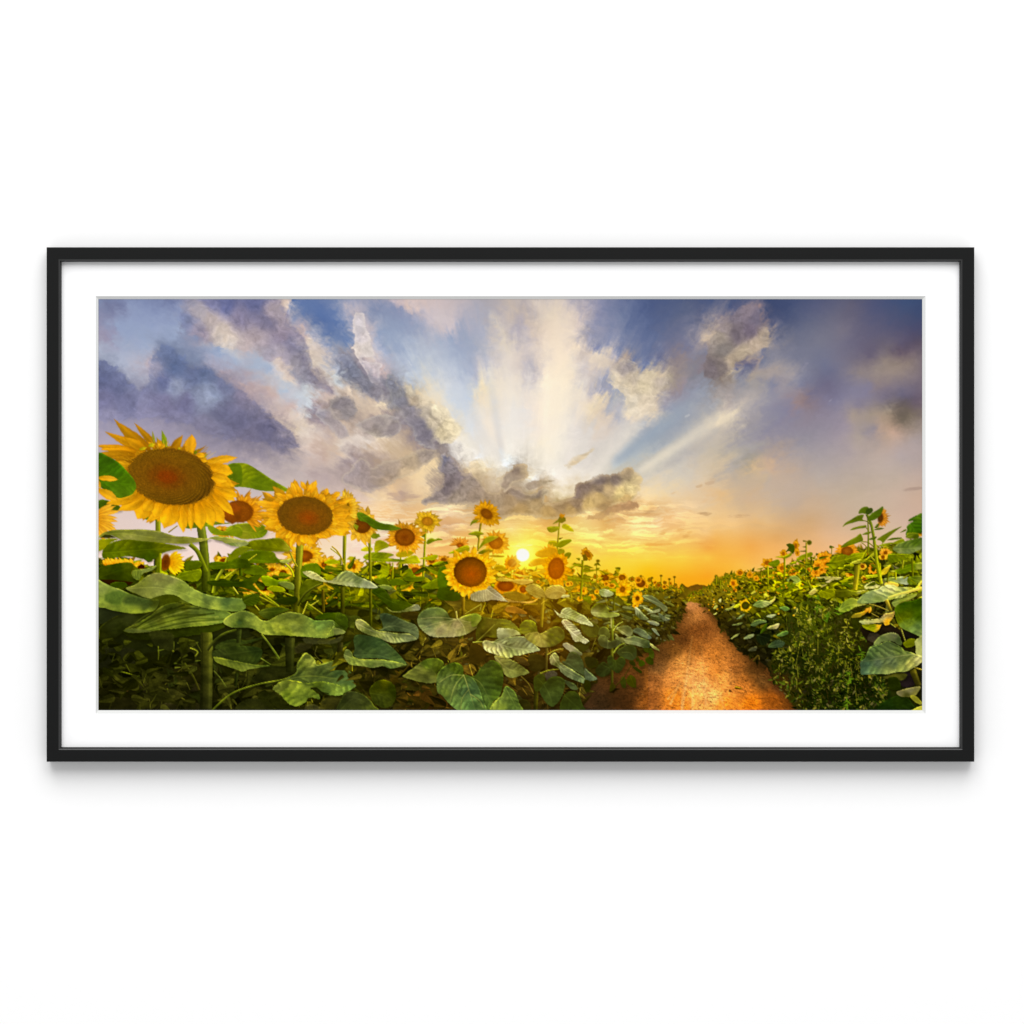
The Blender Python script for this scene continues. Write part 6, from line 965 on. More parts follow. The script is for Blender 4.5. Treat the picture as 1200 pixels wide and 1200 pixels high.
# ---- plants at the left edge of the path -----------------------------------
st([(718, 725), (717.5, 760), (717.5, 806)], 3.2, 3.2, '5c6c28', '3c3c18'); stroke([(716.8, 724), (716.8, 736)], 1.6, 1, 'c0c088', None, .8, 1, 0)
leaf(L6([(145, 75), (190, 58), (245, 75), (285, 105), (230, 135), (165, 120)]), "705,693,6c8048 712,695,a0ac84 716,696,84986c", L6([(150, 70), (280, 108)]), .6, 4)
leaf(L6([(70, 270), (90, 220), (140, 190), (195, 205), (240, 245), (240, 275), (320, 285), (335, 312), (260, 328), (170, 325), (95, 308)]), "696,710,3c4814 705,708,2e380c 697,718,848c64 710,722,7c9054 722,721,84985c 714,716,5c6c30", L6([(75, 280), (200, 290), (330, 300)]), .6, 6, edge=.5)
leaf(L6([(140, 500), (148, 440), (180, 415), (225, 425), (248, 470), (250, 520), (215, 530), (170, 505)]), "705,742,3c4828 712,740,48542e", None, edge=.35)
leaf(L6([(135, 530), (165, 490), (215, 500), (240, 545), (270, 545), (325, 528), (352, 555), (340, 590), (290, 612), (230, 620), (170, 600), (142, 570)]), "703,752,404c30 712,756,3c4a34 720,755,34402c 726,754,485640 710,748,4c5838", L6([(232, 545), (225, 618)]), .6, 7, edge=.45, ribc='94a074')
leaf(L6([(322, 440), (350, 410), (390, 402), (440, 415), (465, 460), (440, 512), (400, 500), (350, 475)]), "727,738,545c34 736,738,4c583c 738,745,7c8868 730,742,8c9068", L6([(330, 440), (440, 510)]), .8, 4)
leaf(L6([(465, 455), (500, 425), (560, 440), (605, 480), (640, 520), (600, 530), (530, 500)]), "745,740,445448 755,745,586a5a", L6([(470, 450), (630, 525)]), .6, 5)
leaf(L6([(383, 530), (430, 510), (480, 500), (550, 520), (610, 540), (628, 580), (622, 610), (570, 616), (530, 600), (470, 585), (400, 570)]), "735,750,84906c 745,748,5c7058 755,752,44543c 758,758,34442c 748,756,74846c", L6([(390, 545), (500, 560), (615, 610)]), .6, 6, edge=.4)
st(L6([(285, 660), (330, 600), (385, 572)]), 1.8, 1.6, '7c9040'); st(L6([(285, 450), (320, 400), (370, 370)]), 1.8, 1.2, '94a050')
leaf(L6([(310, 650), (350, 615), (400, 588), (460, 585), (498, 620), (500, 670), (490, 710), (455, 732), (420, 722), (375, 705), (345, 690)]), "728,765,2c3820 740,762,2a361c 742,770,303c26 735,770,34442c", L6([(360, 655), (440, 660), (480, 720)]), .5, 7, edge=.4, ribc='7c8c54')
leaf(L6([(222, 740), (228, 700), (265, 688), (300, 730), (340, 700), (380, 705), (395, 750), (375, 800), (340, 845), (310, 850), (270, 820), (240, 790)]), "715,778,22301a 722,775,283618 728,775,2c3c1e 726,785,243018", L6([(300, 735), (320, 845)]), .5, 7, edge=.35)
leaf(L6([(118, 830), (135, 790), (170, 760), (210, 785), (250, 800), (255, 840), (220, 865), (190, 885), (140, 878)]), "702,788,1e2a18 710,790,222e1a", L6([(240, 795), (160, 870)]), .4)
leaf(L6([(345, 930), (360, 890), (385, 885), (400, 930), (395, 985), (365, 985)]), '2c3412', None); leaf(L6([(402, 930), (415, 885), (445, 868), (485, 895), (495, 940), (493, 990), (450, 980), (420, 960)]), '34380a', L6([(440, 880), (480, 980)]), .4)
st(L6([(300, 975), (370, 900), (440, 790)]), 1.4, 1.1, '34300f'); leaf(L6([(250, 970), (280, 940), (300, 990), (280, 1025), (245, 1025)]), '34340f', None)
area(L6([(235, 1030), (270, 1020), (300, 990), (335, 1000), (300, 1020), (285, 1038)]), '120c06', 1.5, .5)
leaf(L6([(580, 730), (600, 700), (635, 695), (655, 725), (655, 770), (610, 765)]), '2a340a', None, edge=.4); leaf(L6([(517, 745), (530, 728), (560, 732), (580, 762), (555, 788), (525, 785)]), '2c3c06', None, edge=.3); leaf(L6([(618, 650), (655, 640), (665, 680), (655, 715), (620, 690)]), '3c4a14', None)
leaf(L6([(490, 715), (515, 705), (525, 735), (500, 745)]), '20260c', None); leaf(L6([(460, 790), (500, 800), (550, 835), (540, 855), (490, 825)]), '20280a', None); leaf(L6([(430, 740), (470, 735), (490, 780), (450, 775)]), '1c220c', None)
leaf(L6([(625, 575), (650, 582), (690, 610), (718, 642), (690, 635), (650, 615)]), "765,758,a0a060 770,761,7c7c40", None, edge=.3)
leaf(L6([(560, 620), (610, 615), (650, 630), (620, 660), (580, 650)]), '2c3810', None)
for P, cs in [([(555, 130), (600, 118), (660, 130), (720, 175), (790, 232), (765, 272), (720, 235), (640, 185)], "757,700,6c7850 770,706,5c6848 780,713,6c744c"), ([(488, 232), (520, 245), (560, 290), (612, 342), (570, 352), (520, 335), (490, 290)], "747,715,8c9880 755,722,64745c 750,724,3c4830"), ([(600, 362), (660, 358), (712, 385), (700, 405), (640, 392)], "762,730,646c58 770,732,747c60"), ([(700, 280), (760, 315), (815, 340), (770, 362), (720, 330)], "775,722,4c5840 783,726,5c644c"), ([(560, 225), (610, 240), (665, 280), (620, 275), (575, 250)], "757,714,84906c"), ([(640, 430), (680, 440), (715, 500), (670, 470)], "768,740,5c6854"), ([(750, 165), (800, 175), (860, 220), (800, 210)], "785,706,5c5c24")]:
    P = L6(P); leaf(P, cs + ' 0,0,505038', [P[0], P[len(P) // 2]], .9, 4, edge=.35)
# ---- right field -----------------------------------------------------------
def fl(x, y, r, seed, **k): small(x, y, r, k.pop('n', 11), seed, k.pop('c0', 'd0880c'), k.pop('c1', 'f4ac14'), stp=[(0, 'a45c0c'), (1, '8c4c0a')], **k)
fl(868, 671.5, 5, 200, d=.5); fl(860, 684, 6.5, 201, c0='c06808', d=.2); fl(879.5, 674, 5, 202, d=.2); fl(887, 678, 4, 203, d=.2); 
fl(900, 660, 8.5, 207, sq=.75, d=.35); fl(919, 649, 5, 208, sq=1.2, d=.3); fl(917, 666, 6, 209, sq=1.2, d=.3, c0='e08c08'); fl(930, 671, 5.5, 210, d=.5, c0='b06c08'); pass
fl(933.5, 640, 4.5, 212, sq=1.9, d=.3); fl(935.5, 648, 3.6, 213, sq=1.4, d=.2); fl(948, 668, 4, 214); fl(862, 692, 3, 215)
for x, y in [(851, 674), (840, 676), (845, 680), (893, 671), (855, 680)]: disc(x, y, 2, 2.2, 0, [(0, '6c5c0a'), (1, '74680e')]); st([(x, y), (x, y + 10)], 1.2, 1, '74700e')
st([(920.5, 652), (920, 678), (919, 700)], 2.4, 2.2, '8c8414', '5c6010'); st([(900.5, 664), (901, 690)], 2, 2, '94901a', '6c7010')
for a in [(S7, [(785, 675), (840, 660), (900, 665), (880, 685)], '9c8c14'), (S7, [(905, 540), (940, 525), (990, 540), (1000, 600), (980, 640), (940, 610), (900, 620), (930, 570)], '4c5c08'), (S7, [(880, 670), (930, 640), (970, 620), (960, 660), (900, 690)], '84840e'), (S7, [(710, 745), (760, 715), (820, 700), (840, 735), (800, 775), (740, 770)], '6c7c08'), (S7, [(585, 805), (640, 790), (665, 785), (640, 808)], '6c700c'),
          (S7, [(1020, 690), (1080, 650), (1180, 620), (1190, 660), (1110, 690), (1040, 715)], '7c840c'), (S7, [(940, 740), (1000, 720), (1030, 715), (1010, 745), (960, 755)], '84880e'), (S7, [(910, 920), (950, 885), (1010, 875), (1060, 920), (1020, 960), (940, 950)], '84984 8'.replace(' ', '')), (S7, [(800, 1030), (880, 970), (960, 950), (1005, 980), (940, 1020), (860, 1045)], '58680a'), (S7, [(1060, 810), (1130, 810), (1150, 840), (1080, 840)], '44540a'),
          (S7, [(1125, 1090), (1200, 1060), (1200, 1100), (1150, 1110)], '6c7c10'), (S7, [(720, 820), (790, 795), (800, 815), (750, 830)], '6c740e'), (S7, [(690, 1180), (760, 1140), (790, 1090), (780, 1150), (720, 1190)], 'd0b850')]:
    leaf(a[0](a[1]), a[2], [a[0](a[1])[0], a[0](a[1])[len(a[1]) // 2]], .4, 5, ser=.3, shadow=.1)
st([(946, 636), (945.6, 690)], 1.8, 1.6, 'a0901c', '7c7c18'); disc(949.5, 636, 2.8, 2.8, .4, [(0, '4c4c08'), (1, '5c5c0c')]); blade(942, 634, 6, 1.8, .1, '7c6c14', '6c6410'); blade(946, 641, 5, 2, 3.1, '6c6c10', '5c6010'); blade(946, 646, 8, 1.6, 3.1, '74680e', '6c6410')
for x, y in [(976, 641), (960, 650), (953, 654)]: blade(x - 3, y, 6, 3.4, .1, '4c540a', '64640c'); st([(x, y), (x - .4, y + 8)], 1, 1, '7c7414')
for i in range(150):
    x = R.uniform(826, 990); y = 704 - (x - 815) * .24 + R.uniform(-7, 20) + (x > 930) * 4; l = 3 + (x - 820) / 26
    c = near(RT, x, y) * R.uniform(.45, 1.15); blade(x, y, l * R.uniform(.7, 1.3), l * R.uniform(.25, .6), R.choice([0, 3.14]) + R.gauss(0, .6), c, c * .7)
# right-hand tall plant
for a in [(967, 654, 10, 60), (960, 663, 8, 61), (969, 661, 7, 62), (957, 671, 7, 63), (964, 668, 6, 64)]: fl(a[0], a[1], a[2], a[3] + 300, c0='d07c08', c1='ffac1c', d=.15)
flower(994, 646, 7, 5.4, .1, 15, 9, 18, 230, 'e08408', 'ffac20', [(0, 'a05c10'), (1, '7c4408')], 1.2, -200, 30)
yel(1039, 648, 8, 6, 16, 231, c0='e08c10', c1='ffb430'); yel(1024, 667, 6, 8, 12, 232, c0='d07c08', c1='ffac1c'); yel(999, 673, 7, 5, 12, 233, stp=DR, d=(3, 2)); yel(1012, 664, 5, 5, 10, 234, c0='c07c08'); yel(1080, 624, 5, 6, 10, 235); yel(1036, 653, 6, 3, 8, 236); yel(1014, 679, 4, 5, 8, 237)
st([(1018, 606), (1019, 625), (1018.5, 648)], 1.6, 2, '6c7410'); 
flower(1033, 607, 3.2, 5.6, .1, 11, 11.5, 20, 238, 'c87810', 'f0a028', [(0, '5c3004'), (1, '4c2804')], 1.2, -110, 110)
st([(1017, 603), (1022, 614), (1026, 635), (1029, 660), (1034, 684)], 3, 4.2, '5c7010', '94941c')
st([(1006, 662), (1005, 676), (1003, 691)], 6.6, 5.6, '7c7414', '9c8c14')
S8L = [([(400, 320), (430, 280), (480, 250), (520, 225), (560, 205), (612, 200), (600, 240), (612, 262), (560, 265), (500, 282), (440, 300)], '5c7008'), ([(475, 357), (500, 335), (540, 320), (590, 310), (635, 305), (628, 330), (560, 340)], '5c6c0a'), ([(560, 188), (575, 145), (610, 122), (650, 120), (665, 150), (640, 190), (600, 185)], '54700a'), ([(655, 258), (665, 215), (700, 180), (750, 150), (805, 115), (800, 165), (775, 210), (720, 250)], '446008'),
       ([(378, 527), (430, 480), (480, 450), (530, 425), (575, 390), (592, 410), (605, 460), (560, 480), (480, 505), (420, 525)], '68780c'), ([(745, 450), (790, 415), (850, 380), (920, 345), (992, 318), (940, 360), (880, 410), (840, 450), (808, 482), (780, 460)], '68780c'), ([(718, 352), (760, 332), (820, 335), (780, 350)], '4c5c0a'), ([(850, 458), (900, 432), (995, 430), (960, 447)], '54680a'), ([(600, 400), (640, 375), (690, 370), (660, 395)], '5c6c0c'), ([(660, 450), (700, 425), (745, 420), (720, 450)], '4c600a'), ([(720, 330), (745, 295), (770, 285), (750, 330)], '4c6008'),
       ([(635, 190), (640, 145), (690, 130), (705, 160), (670, 195)], '34480c'), ([(740, 520), (820, 490), (905, 478), (860, 505)], '74800e'), ([(900, 485), (1000, 440), (1020, 470), (960, 495)], '74800e'), ([(980, 380), (1030, 345), (1040, 360)], '54640a')]
st(S8([(605, 255), (650, 270), (680, 300)]), 1, 1.2, '5c5c10'); st(S8([(630, 320), (660, 360)]), .9, 1, '6c6410'); st(S8([(600, 470), (660, 480), (720, 530)]), 1, 1.4, '6c6c14'); st(S8([(590, 480), (630, 510), (645, 540)]), .9, 1, '74700f'); st(S8([(805, 480), (780, 550)]), 1.2, 1.2, '8c8424')
for P, c in S8L:
    P = S8(P); leaf(P, c, [P[0], P[len(P) // 2]], .35, 5, ser=.25, shadow=0)
RL = [([(1055, 262), (1100, 225), (1150, 203), (1210, 193), (1210, 370), (1150, 385), (1100, 392), (1035, 402), (1048, 350), (1050, 310), (1110, 262)], "1070,612,3e6c08 1078,605,4c780a 1066,622,446e0a 1078,620,346004 1068,606,3c6008"), ([(1040, 430), (1060, 380), (1150, 385), (1170, 430), (1120, 440)], "1068,628,6c8014 1074,630,4c5c0a"),
      ([(905, 545), (940, 505), (1000, 472), (1100, 450), (1210, 432), (1210, 530), (1150, 560), (1090, 590), (1000, 598), (940, 575)], "1052,645,64783a 1062,640,546c28 1075,636,4c6c18 1078,645,7c9058 1065,648,74885 0,".replace(' 0,', '0') + " 1055,648,8c9458"),
      ([(264, 690), (300, 625), (360, 605), (430, 600), (480, 635), (440, 680), (380, 712), (275, 755)], "977,665,6c7408 988,655,7c800c 992,660,64700a"), ([(420, 655), (470, 605), (560, 580), (640, 585), (625, 630), (560, 660), (480, 690)], "1000,655,7c880c 1010,650,8c940e"), ([(470, 690), (560, 650), (640, 640), (740, 545), (745, 575), (690, 630), (640, 670), (560, 690)], "1005,662,a8a434 1018,655,98982 0".replace('2 0', '20')),
      ([(345, 740), (420, 705), (500, 690), (510, 720), (420, 745)], '989c18'), ([(860, 600), (960, 590), (1080, 600), (1000, 660), (880, 680)], "1048,655,5c6c0c 1060,652,6c7c10"), ([(920, 775), (1000, 720), (1080, 695), (1210, 680), (1210, 740), (1100, 760), (1000, 795)], "1055,668,5c740c 1070,664,5c780a 1078,665,84903c"), ([(820, 840), (940, 825), (1062, 830), (1065, 900), (1000, 895), (900, 885), (840, 870)], "1045,680,74843c 1060,680,94a884 1063,684,a0b08c 1052,682,849458"),
      ([(1060, 830), (1200, 815), (1210, 880), (1070, 900)], "1070,680,5c7018 1080,680,74842c"), ([(130, 830), (250, 820), (385, 830), (370, 850), (300, 860), (180, 850)], 'a89c50'), ([(300, 915), (380, 860), (450, 835), (505, 815), (490, 850), (420, 890)], '94980e'), ([(380, 900), (450, 870), (505, 870), (500, 940), (440, 920)], '4c5c08'), ([(60, 980), (130, 930), (220, 880), (290, 845), (270, 880), (180, 940), (90, 1010)], "955,690,b8a450 968,682,c4b070 960,690,989020"),
      ([(620, 920), (660, 890), (720, 870), (780, 895), (760, 930), (640, 950)], 'b0ac68'), ([(820, 900), (860, 870), (960, 890), (950, 930), (850, 935)], 'c8a83c'), ([(310, 970), (345, 950), (440, 945), (520, 968), (640, 955), (600, 985), (500, 1010), (420, 1030), (340, 1025)], "982,695,4c4c0c 1000,694,6c7018 1012,693,8c8848 990,698,5c600f"), ([(180, 960), (300, 945), (320, 1010), (230, 1040), (160, 1010)], '74780c'), ([(640, 810), (780, 795), (800, 815), (700, 835), (640, 840)], '8c941c'),
      ([(895, 1090), (930, 1050), (1000, 1020), (1100, 990), (1150, 1000), (1080, 1050), (1000, 1075), (960, 1110), (930, 1130)], "1052,705,84984c 1065,700,8c9840 1058,706,7c8c34"), ([(1130, 950), (1160, 900), (1210, 850), (1210, 960), (1150, 965)], "1078,688,e0b834 1082,684,f0c040"), ([(1150, 1050), (1210, 1020), (1210, 1060)], 'd0b030')]
for P, c in RL:
    P = S8(P); leaf(P, c, [P[0], P[len(P) // 2]], .6, 6, shadow=.3, edge=.3)
leaf(S8([(782, 800), (800, 755), (840, 725), (888, 700), (870, 745), (845, 790), (800, 805)]), "1040,670,c8a818 1044,664,e0bc28", S8([(785, 800), (885, 702)]), .6, 3, edge=.3)
for i in range(60):
    a, b = S8([(R.uniform(0, 1200), R.uniform(620, 1000))])[0]; blade(a, b, R.uniform(5, 12), R.uniform(2, 5), R.choice([0, 3.1]) + R.uniform(-.6, .6), R.choice(['6c780c', '8c8c14', '505c0a', '94902c', '3c440a']), R.choice(['5c640c', '6c7410', '3c440a']))
for a in [(50, 870, 90, 950), (600, 640, 640, 560), (680, 620, 745, 690), (1100, 640, 1105, 820), (345, 760, 350, 820), (505, 850, 600, 850), (860, 780, 850, 880), (770, 690, 790, 880), (1010, 660, 1000, 740), (930, 780, 935, 850)]: st(S8([a[:2], a[2:]]), 2.6, 2, R.choice(['8c8c14', '5c6010', '7c7c1c']))
# re-lay the stem and the long lit leaf over the clutter
st([(1026, 635), (1029, 660), (1034, 684)], 3.6, 4.2, '7c8414', '94941c'); st([(1006, 664), (1005, 676), (1003, 691)], 6.6, 5.6, '7c7414', '9c8c14')
leaf(S8([(355, 1165), (375, 1120), (400, 1085), (445, 1052), (500, 1035), (555, 1060), (640, 1100), (600, 1112), (520, 1130), (470, 1165), (400, 1182)]), "988,712,7c943c 995,705,8ca43c 1003,704,98a840 1010,708,a8b050 992,715,708a34 1012,710,b8b85c", S8([(360, 1165), (470, 1110), (630, 1102)]), .6, 6)
leaf(S8([(548, 1085), (570, 1040), (610, 1000), (680, 965), (760, 945), (800, 915), (900, 905), (960, 925), (1080, 930), (1145, 950), (1080, 985), (1000, 1030), (920, 1048), (820, 1070), (740, 1085), (650, 1092)]),
     "1010,705,8ca464 1020,697,90a870 1032,692,b0bc84 1045,690,c0bc78 1060,690,94a05c 1040,698,9cb074 1030,703,8ca45c 1055,697,a8b060 1070,692,a8a440 1018,705,94b070 1045,702,94a444", S8([(820, 1065), (960, 1000), (1080, 970), (1200, 925)]), .9, 8, -.9, ribc='dccc70', edge=.25)
stroke(S8([(860, 1035), (960, 1000), (1060, 975), (1150, 950), (1200, 935)]), 2.4, 3.2, 'd0c860', 'e8c844', .9, .7, .1)
st(L8([(700, 203), (780, 222), (885, 265)]), 1.4, 1.2, '94842c'); st(L8([(865, 165), (885, 215), (905, 262)]), 4.4, 4, 'b0982c', '5c5410')
leaf(L8([(535, 330), (560, 295), (620, 280), (660, 262), (700, 240), (690, 270), (640, 310), (590, 330)]), "1005,722,8c7c1c 1015,716,b88c1c", None); petal(*L8([(670, 280)])[0], *L8([(690, 230)])[0], 4, .2, 'e89c14', 'ffbc30'); petal(*L8([(700, 285)])[0], *L8([(728, 228)])[0], 4, -.2, 'e89c14', 'ffbc30')
for P, c in [([(620, 440), (700, 420), (900, 390), (1000, 470), (1010, 600), (780, 620), (690, 560)], '241c10'), ([(700, 480), (760, 470), (800, 500), (760, 560), (690, 540)], '3c3424'), ([(540, 340), (610, 350), (600, 440), (560, 440)], '2c300c'), ([(1000, 430), (1130, 490), (1140, 540), (1030, 520)], '201c14'), ([(980, 860), (1110, 850), (1130, 960), (1010, 980)], '241c1c'), ([(840, 880), (990, 850), (1060, 870), (1000, 920), (860, 905)], '4c4c1c')]:
    leaf(L8(P), c, None, mott=.8, soft=1.2, edge=0)
st(L8([(1005, 440), (1045, 560)]), 1.6, 1.6, '9c9840'); st(L8([(895, 380), (950, 420)]), 1.5, 1.3, '8c8c34'); st(L8([(725, 290), (790, 325)]), 1.3, 1, 'a08c30'); st(L8([(1110, 820), (1140, 900), (1170, 970)]), 8, 7, '5c5414', '34300e'); st(L8([(1130, 800), (1200, 820)]), 1.8, 1.6, 'b09c30')
leaf(L8([(635, 400), (680, 388), (800, 395), (820, 385), (800, 435), (765, 465), (720, 455), (660, 430)]), "1015,735,7c8414 1025,735,6c7c14 1030,738,a89018 1032,735,e0a01c", L8([(640, 405), (770, 462)]), .4, 5)
leaf(L8([(605, 365), (650, 350), (720, 345), (800, 335), (850, 292), (900, 285), (948, 268), (935, 310), (915, 345), (895, 370), (890, 395), (850, 400), (835, 375), (780, 378), (700, 390), (640, 388)]), "1010,730,88905c 1020,728,98985c 1032,725,b0a45c 1045,718,bc9c50 1042,730,e8a818 1035,722,c0a864 1048,720,a88c38", L8([(610, 370), (800, 355), (945, 270)]), .8, 4, edge=.3)
leaf(L8([(943, 250), (975, 205), (1030, 180), (1120, 168), (1210, 165), (1210, 505), (1150, 492), (1090, 465), (1020, 435), (985, 405), (955, 345)]),
     "1052,715,4c680f 1060,708,34500c 1075,708,30480a 1055,725,5c680a 1065,722,4c5c08 1078,722,446010 1060,735,648038 1072,738,6c8c50 1078,735,5c7c44 1080,742,84a060 1068,730,5c7428", L8([(950, 260), (1060, 400), (1200, 320)]), .45, 10, edge=.25)
leaf(L8([(1020, 575), (1050, 545), (1090, 525), (1140, 535), (1130, 590), (1060, 610)]), '6c7410', None); 
leaf(L8([(745, 580), (765, 540), (810, 500), (870, 475), (925, 470), (975, 488), (1000, 530), (1010, 575), (990, 590), (940, 560), (880, 550), (820, 560), (780, 600)]), "1030,752,6c7c4c 1040,745,7c8454 1050,745,6c704c 1055,750,4c5c34 1038,750,5c6c40", None, edge=.3)
leaf(L8([(1140, 600), (1130, 560), (1160, 525), (1210, 505), (1210, 740), (1150, 700), (1140, 650)]), "1078,755,a0a868 1080,765,98a060 1078,772,b0b070", None, edge=.4)
leaf(L8([(1140, 672), (1100, 655), (1040, 640), (1010, 610), (960, 580), (900, 552), (850, 555), (790, 580), (720, 600), (690, 640), (665, 700), (620, 745), (622, 800), (627, 864), (700, 862), (800, 858), (870, 862), (940, 845), (1050, 836), (1130, 795), (1200, 745), (1210, 700), (1170, 680)]),
     "1020,770,3c5030 1028,762,44583 4,".replace(' 4,', '4') + " 1040,757,4c5c38 1055,762,44542c 1065,767,586838 1035,768,50603c 1045,775,5c6c4c 1018,780,4c6850 1030,778,5c7058 1050,780,6c8058 1015,788,5c7c60 1025,786,6c8c5c 1040,786,84985c 1055,784,98a85c 1068,778,a8a85c 1078,775,b8b474 1060,774,6c7c48 1045,788,98a460", L8([(1140, 670), (1000, 690), (800, 720), (630, 745)]), .8, 9, 1.1, ribc='a8ac70', edge=.45)
leaf(L8([(880, 900), (960, 890), (1000, 960), (990, 1010), (900, 1000)]), '242c0c', None); leaf(L8([(795, 1210), (800, 1150), (860, 1110), (920, 1075), (1000, 1060), (1070, 1090), (1110, 1140), (1130, 1210)]), "1040,828,1e3010 1055,820,24340f 1065,825,1e2c0e", L8([(810, 1180), (1100, 1110)]), .3, 8)
leaf(L8([(960, 1035), (1000, 1010), (1080, 992), (1185, 975), (1170, 1020), (1130, 1070), (1090, 1075), (1000, 1070)]), "1055,812,7c744c 1068,810,a09868 1072,815,8c8440 1065,816,4c4c20", None, edge=.2); leaf(L8([(1090, 1070), (1130, 1060), (1190, 1110), (1200, 1150), (1130, 1120)]), '8c8830', None)
leaf(L8([(1095, 1210), (1140, 1180), (1210, 1155), (1210, 1210)]), "1075,832,a8a440 1082,830,b8b04c", None)
# small pale leaves on the dark flank of the right field
for P, c in [([(715, 215), (750, 175), (800, 165), (870, 175), (910, 150), (920, 165), (870, 205), (810, 235), (750, 230)], "890,706,6c8448 900,706,94a064 908,703,d0b850"), ([(690, 402), (720, 365), (770, 345), (830, 355), (840, 372), (780, 385), (730, 412)], "890,730,485a34 895,728,566a40"), ([(843, 432), (870, 410), (905, 398), (962, 383), (945, 425), (910, 440)], "903,736,8c8c50 912,733,b8a868"), ([(628, 528), (660, 495), (715, 482), (722, 500), (680, 525)], "878,746,6c7850 884,744,848c64"),
             ([(855, 605), (890, 560), (950, 538), (1015, 565), (985, 605), (920, 615)], "905,757,38482c 915,755,3c4c34"), ([(935, 500), (980, 465), (1035, 452), (1045, 478), (990, 505)], "915,743,587840 923,742,486434"), ([(960, 235), (1020, 222), (1060, 250), (1010, 265)], "920,713,5c8040"), ([(505, 530), (550, 490), (590, 475), (560, 505)], "862,746,7c8048"), ([(340, 245), (360, 215), (385, 215), (370, 245)], "838,713,8c8c44"), ([(450, 250), (500, 235), (540, 205), (530, 240), (480, 262)], "855,714,6c7038"),
             ([(390, 170), (415, 150), (410, 185)], "844,703,a09c60"), ([(340, 300), (375, 280), (365, 300)], "838,719,9c9850"), ([(670, 640), (700, 610), (750, 600), (740, 640)], "882,761,3c3c28"), ([(530, 235), (560, 205), (600, 195), (570, 235)], "865,710,9c9820"), ([(560, 340), (620, 295), (640, 295), (600, 335)], "868,722,64744c"), ([(520, 400), (560, 385), (620, 375), (580, 400)], "865,731,545c34"), ([(750, 490), (860, 480), (880, 530), (820, 590), (760, 560)], "895,748,1a2010"), ([(840, 320), (870, 300), (930, 300), (890, 330)], "904,722,84906c"), ([(780, 480), (820, 400), (850, 385), (830, 450)], "895,737,34480c")]:
    P = L7(P); leaf(P, c + ' 0,0,606030', [P[0], P[len(P) // 2]], .7, 4, edge=.4, ser=.4)
flower(874.5, 710, 4.6, 4.6, 0, 8.4, 7.6, 16, 240, 'e8a808', 'ffcc18', [(0, '4c4c08'), (1, '3c3808')], 1.2, 20, 320)
for q in [(836, 706), (931, 713), (912, 720), (930, 722)]: petal(q[0], q[1], q[0] + 2.5, q[1] - 1, 2, 0, 'e0a414', 'ffc030')
st(L7([(720, 740), (760, 690), (770, 720)]), 3, 2, '3c300f', '4c4014')
for i in range(70):
    x = R.uniform(830, 960); y = 700 - (x - 815) * .22 + R.uniform(-8, 22); petal(x, y, x + R.uniform(-3, 3), y + R.uniform(-2.5, 2), R.uniform(1, 2.2), 0, 'b87c08', R.choice(['e8a414', 'c89410', 'f0b020']))
# ---- one leaf's shade falls across the next -----------------------------
shn = fbm(XX / 15, YY / 8 + .4 * np.sin(XX / 30), 120, 3, .5); shade = ss(-.15, .4, shn) * ss(690, 730, YY) * np.where(XX < 760, 1 - ss(700, 790, XX), ss(900, 960, XX) * .7)
C[:] = C * (1 - .20 * shade[..., None] * np.array([1., .96, 1.]))
lit = ss(-.05, .4, -shn) * ss(700, 730, YY) * np.where(XX < 760, 1 - ss(690, 780, XX), ss(900, 960, XX) * .7)
C[:] = np.clip(C * (1 + .09 * lit[..., None] * np.array([1.1, 1., .9])), 0, 1)
# ---- light in the air round the sun, over the plants ------------------------
glow(SX, SY, 22, 'ffa008', .32); glow(SX, SY + 24, 90, 'c86404', .15, 2.); glow(690, 668, 90, 'b87404', .12, 2.); glow(640, 712, 70, '9c4a00', .14, 2.); glow(SX + 70, 690, 120, 'a85c04', .10, 2.)
for a_, w_, l_ in [(2.05, 2.2, 50), (1.72, 1.4, 42), (2.35, 1.4, 60), (1.2, 1.4, 55), (.85, 2.0, 60), (1.5, 1.2, 46), (-.6, 1.2, 22), (-2.4, 1.2, 24), (-1.5, 1., 20)]:
    T, D, L = ribco(XX, YY, [(SX, SY), (SX + l_ * math.cos(a_), SY + l_ * math.sin(a_))])
    m = np.exp(-(D / (.6 + w_ * np.clip(T, 0, 1))) ** 2) * (T > 0) * ss(1, .2, T) * .22
    C[:] = 1 - (1 - C) * (1 - m[..., None] * hx('ffc040'))
glow(SX, SY, 11, 'fff080', .75, 1.6)
over((slice(0, H), slice(0, W)), ss(9.2, 5.6, sr + .9 * NA).astype(np.float32), hx('fffff6'))
# overall grade of the greens: olive, a little deeper in the shade
wl = ss(690, 730, YY) * (XX < 760); C[..., 2] *= 1 - .13 * wl; C[..., 0] *= 1 + .02 * wl
C[:] = C + (wl * np.clip(.22 - C.mean(2), 0, .22) * .20)[..., None] * np.array([1.0, 1.0, .45])
mx = C.max(2); gk = np.clip((C[..., 1] - np.maximum(C[..., 0] * .96, C[..., 2])) * 7, 0, 1) * ss(480, 540, YY)
lum = C.mean(2)
C[..., 1] *= 1 - .11 * gk; C[..., 2] *= 1 - .2 * gk; C[..., 0] *= 1 - .02 * gk
dk = ss(668, 740, YY) * (1 - ss(690, 760, XX)) + ss(690, 780, YY) * ss(860, 900, XX) * .6
C *= (1 - .04 * dk)[..., None]
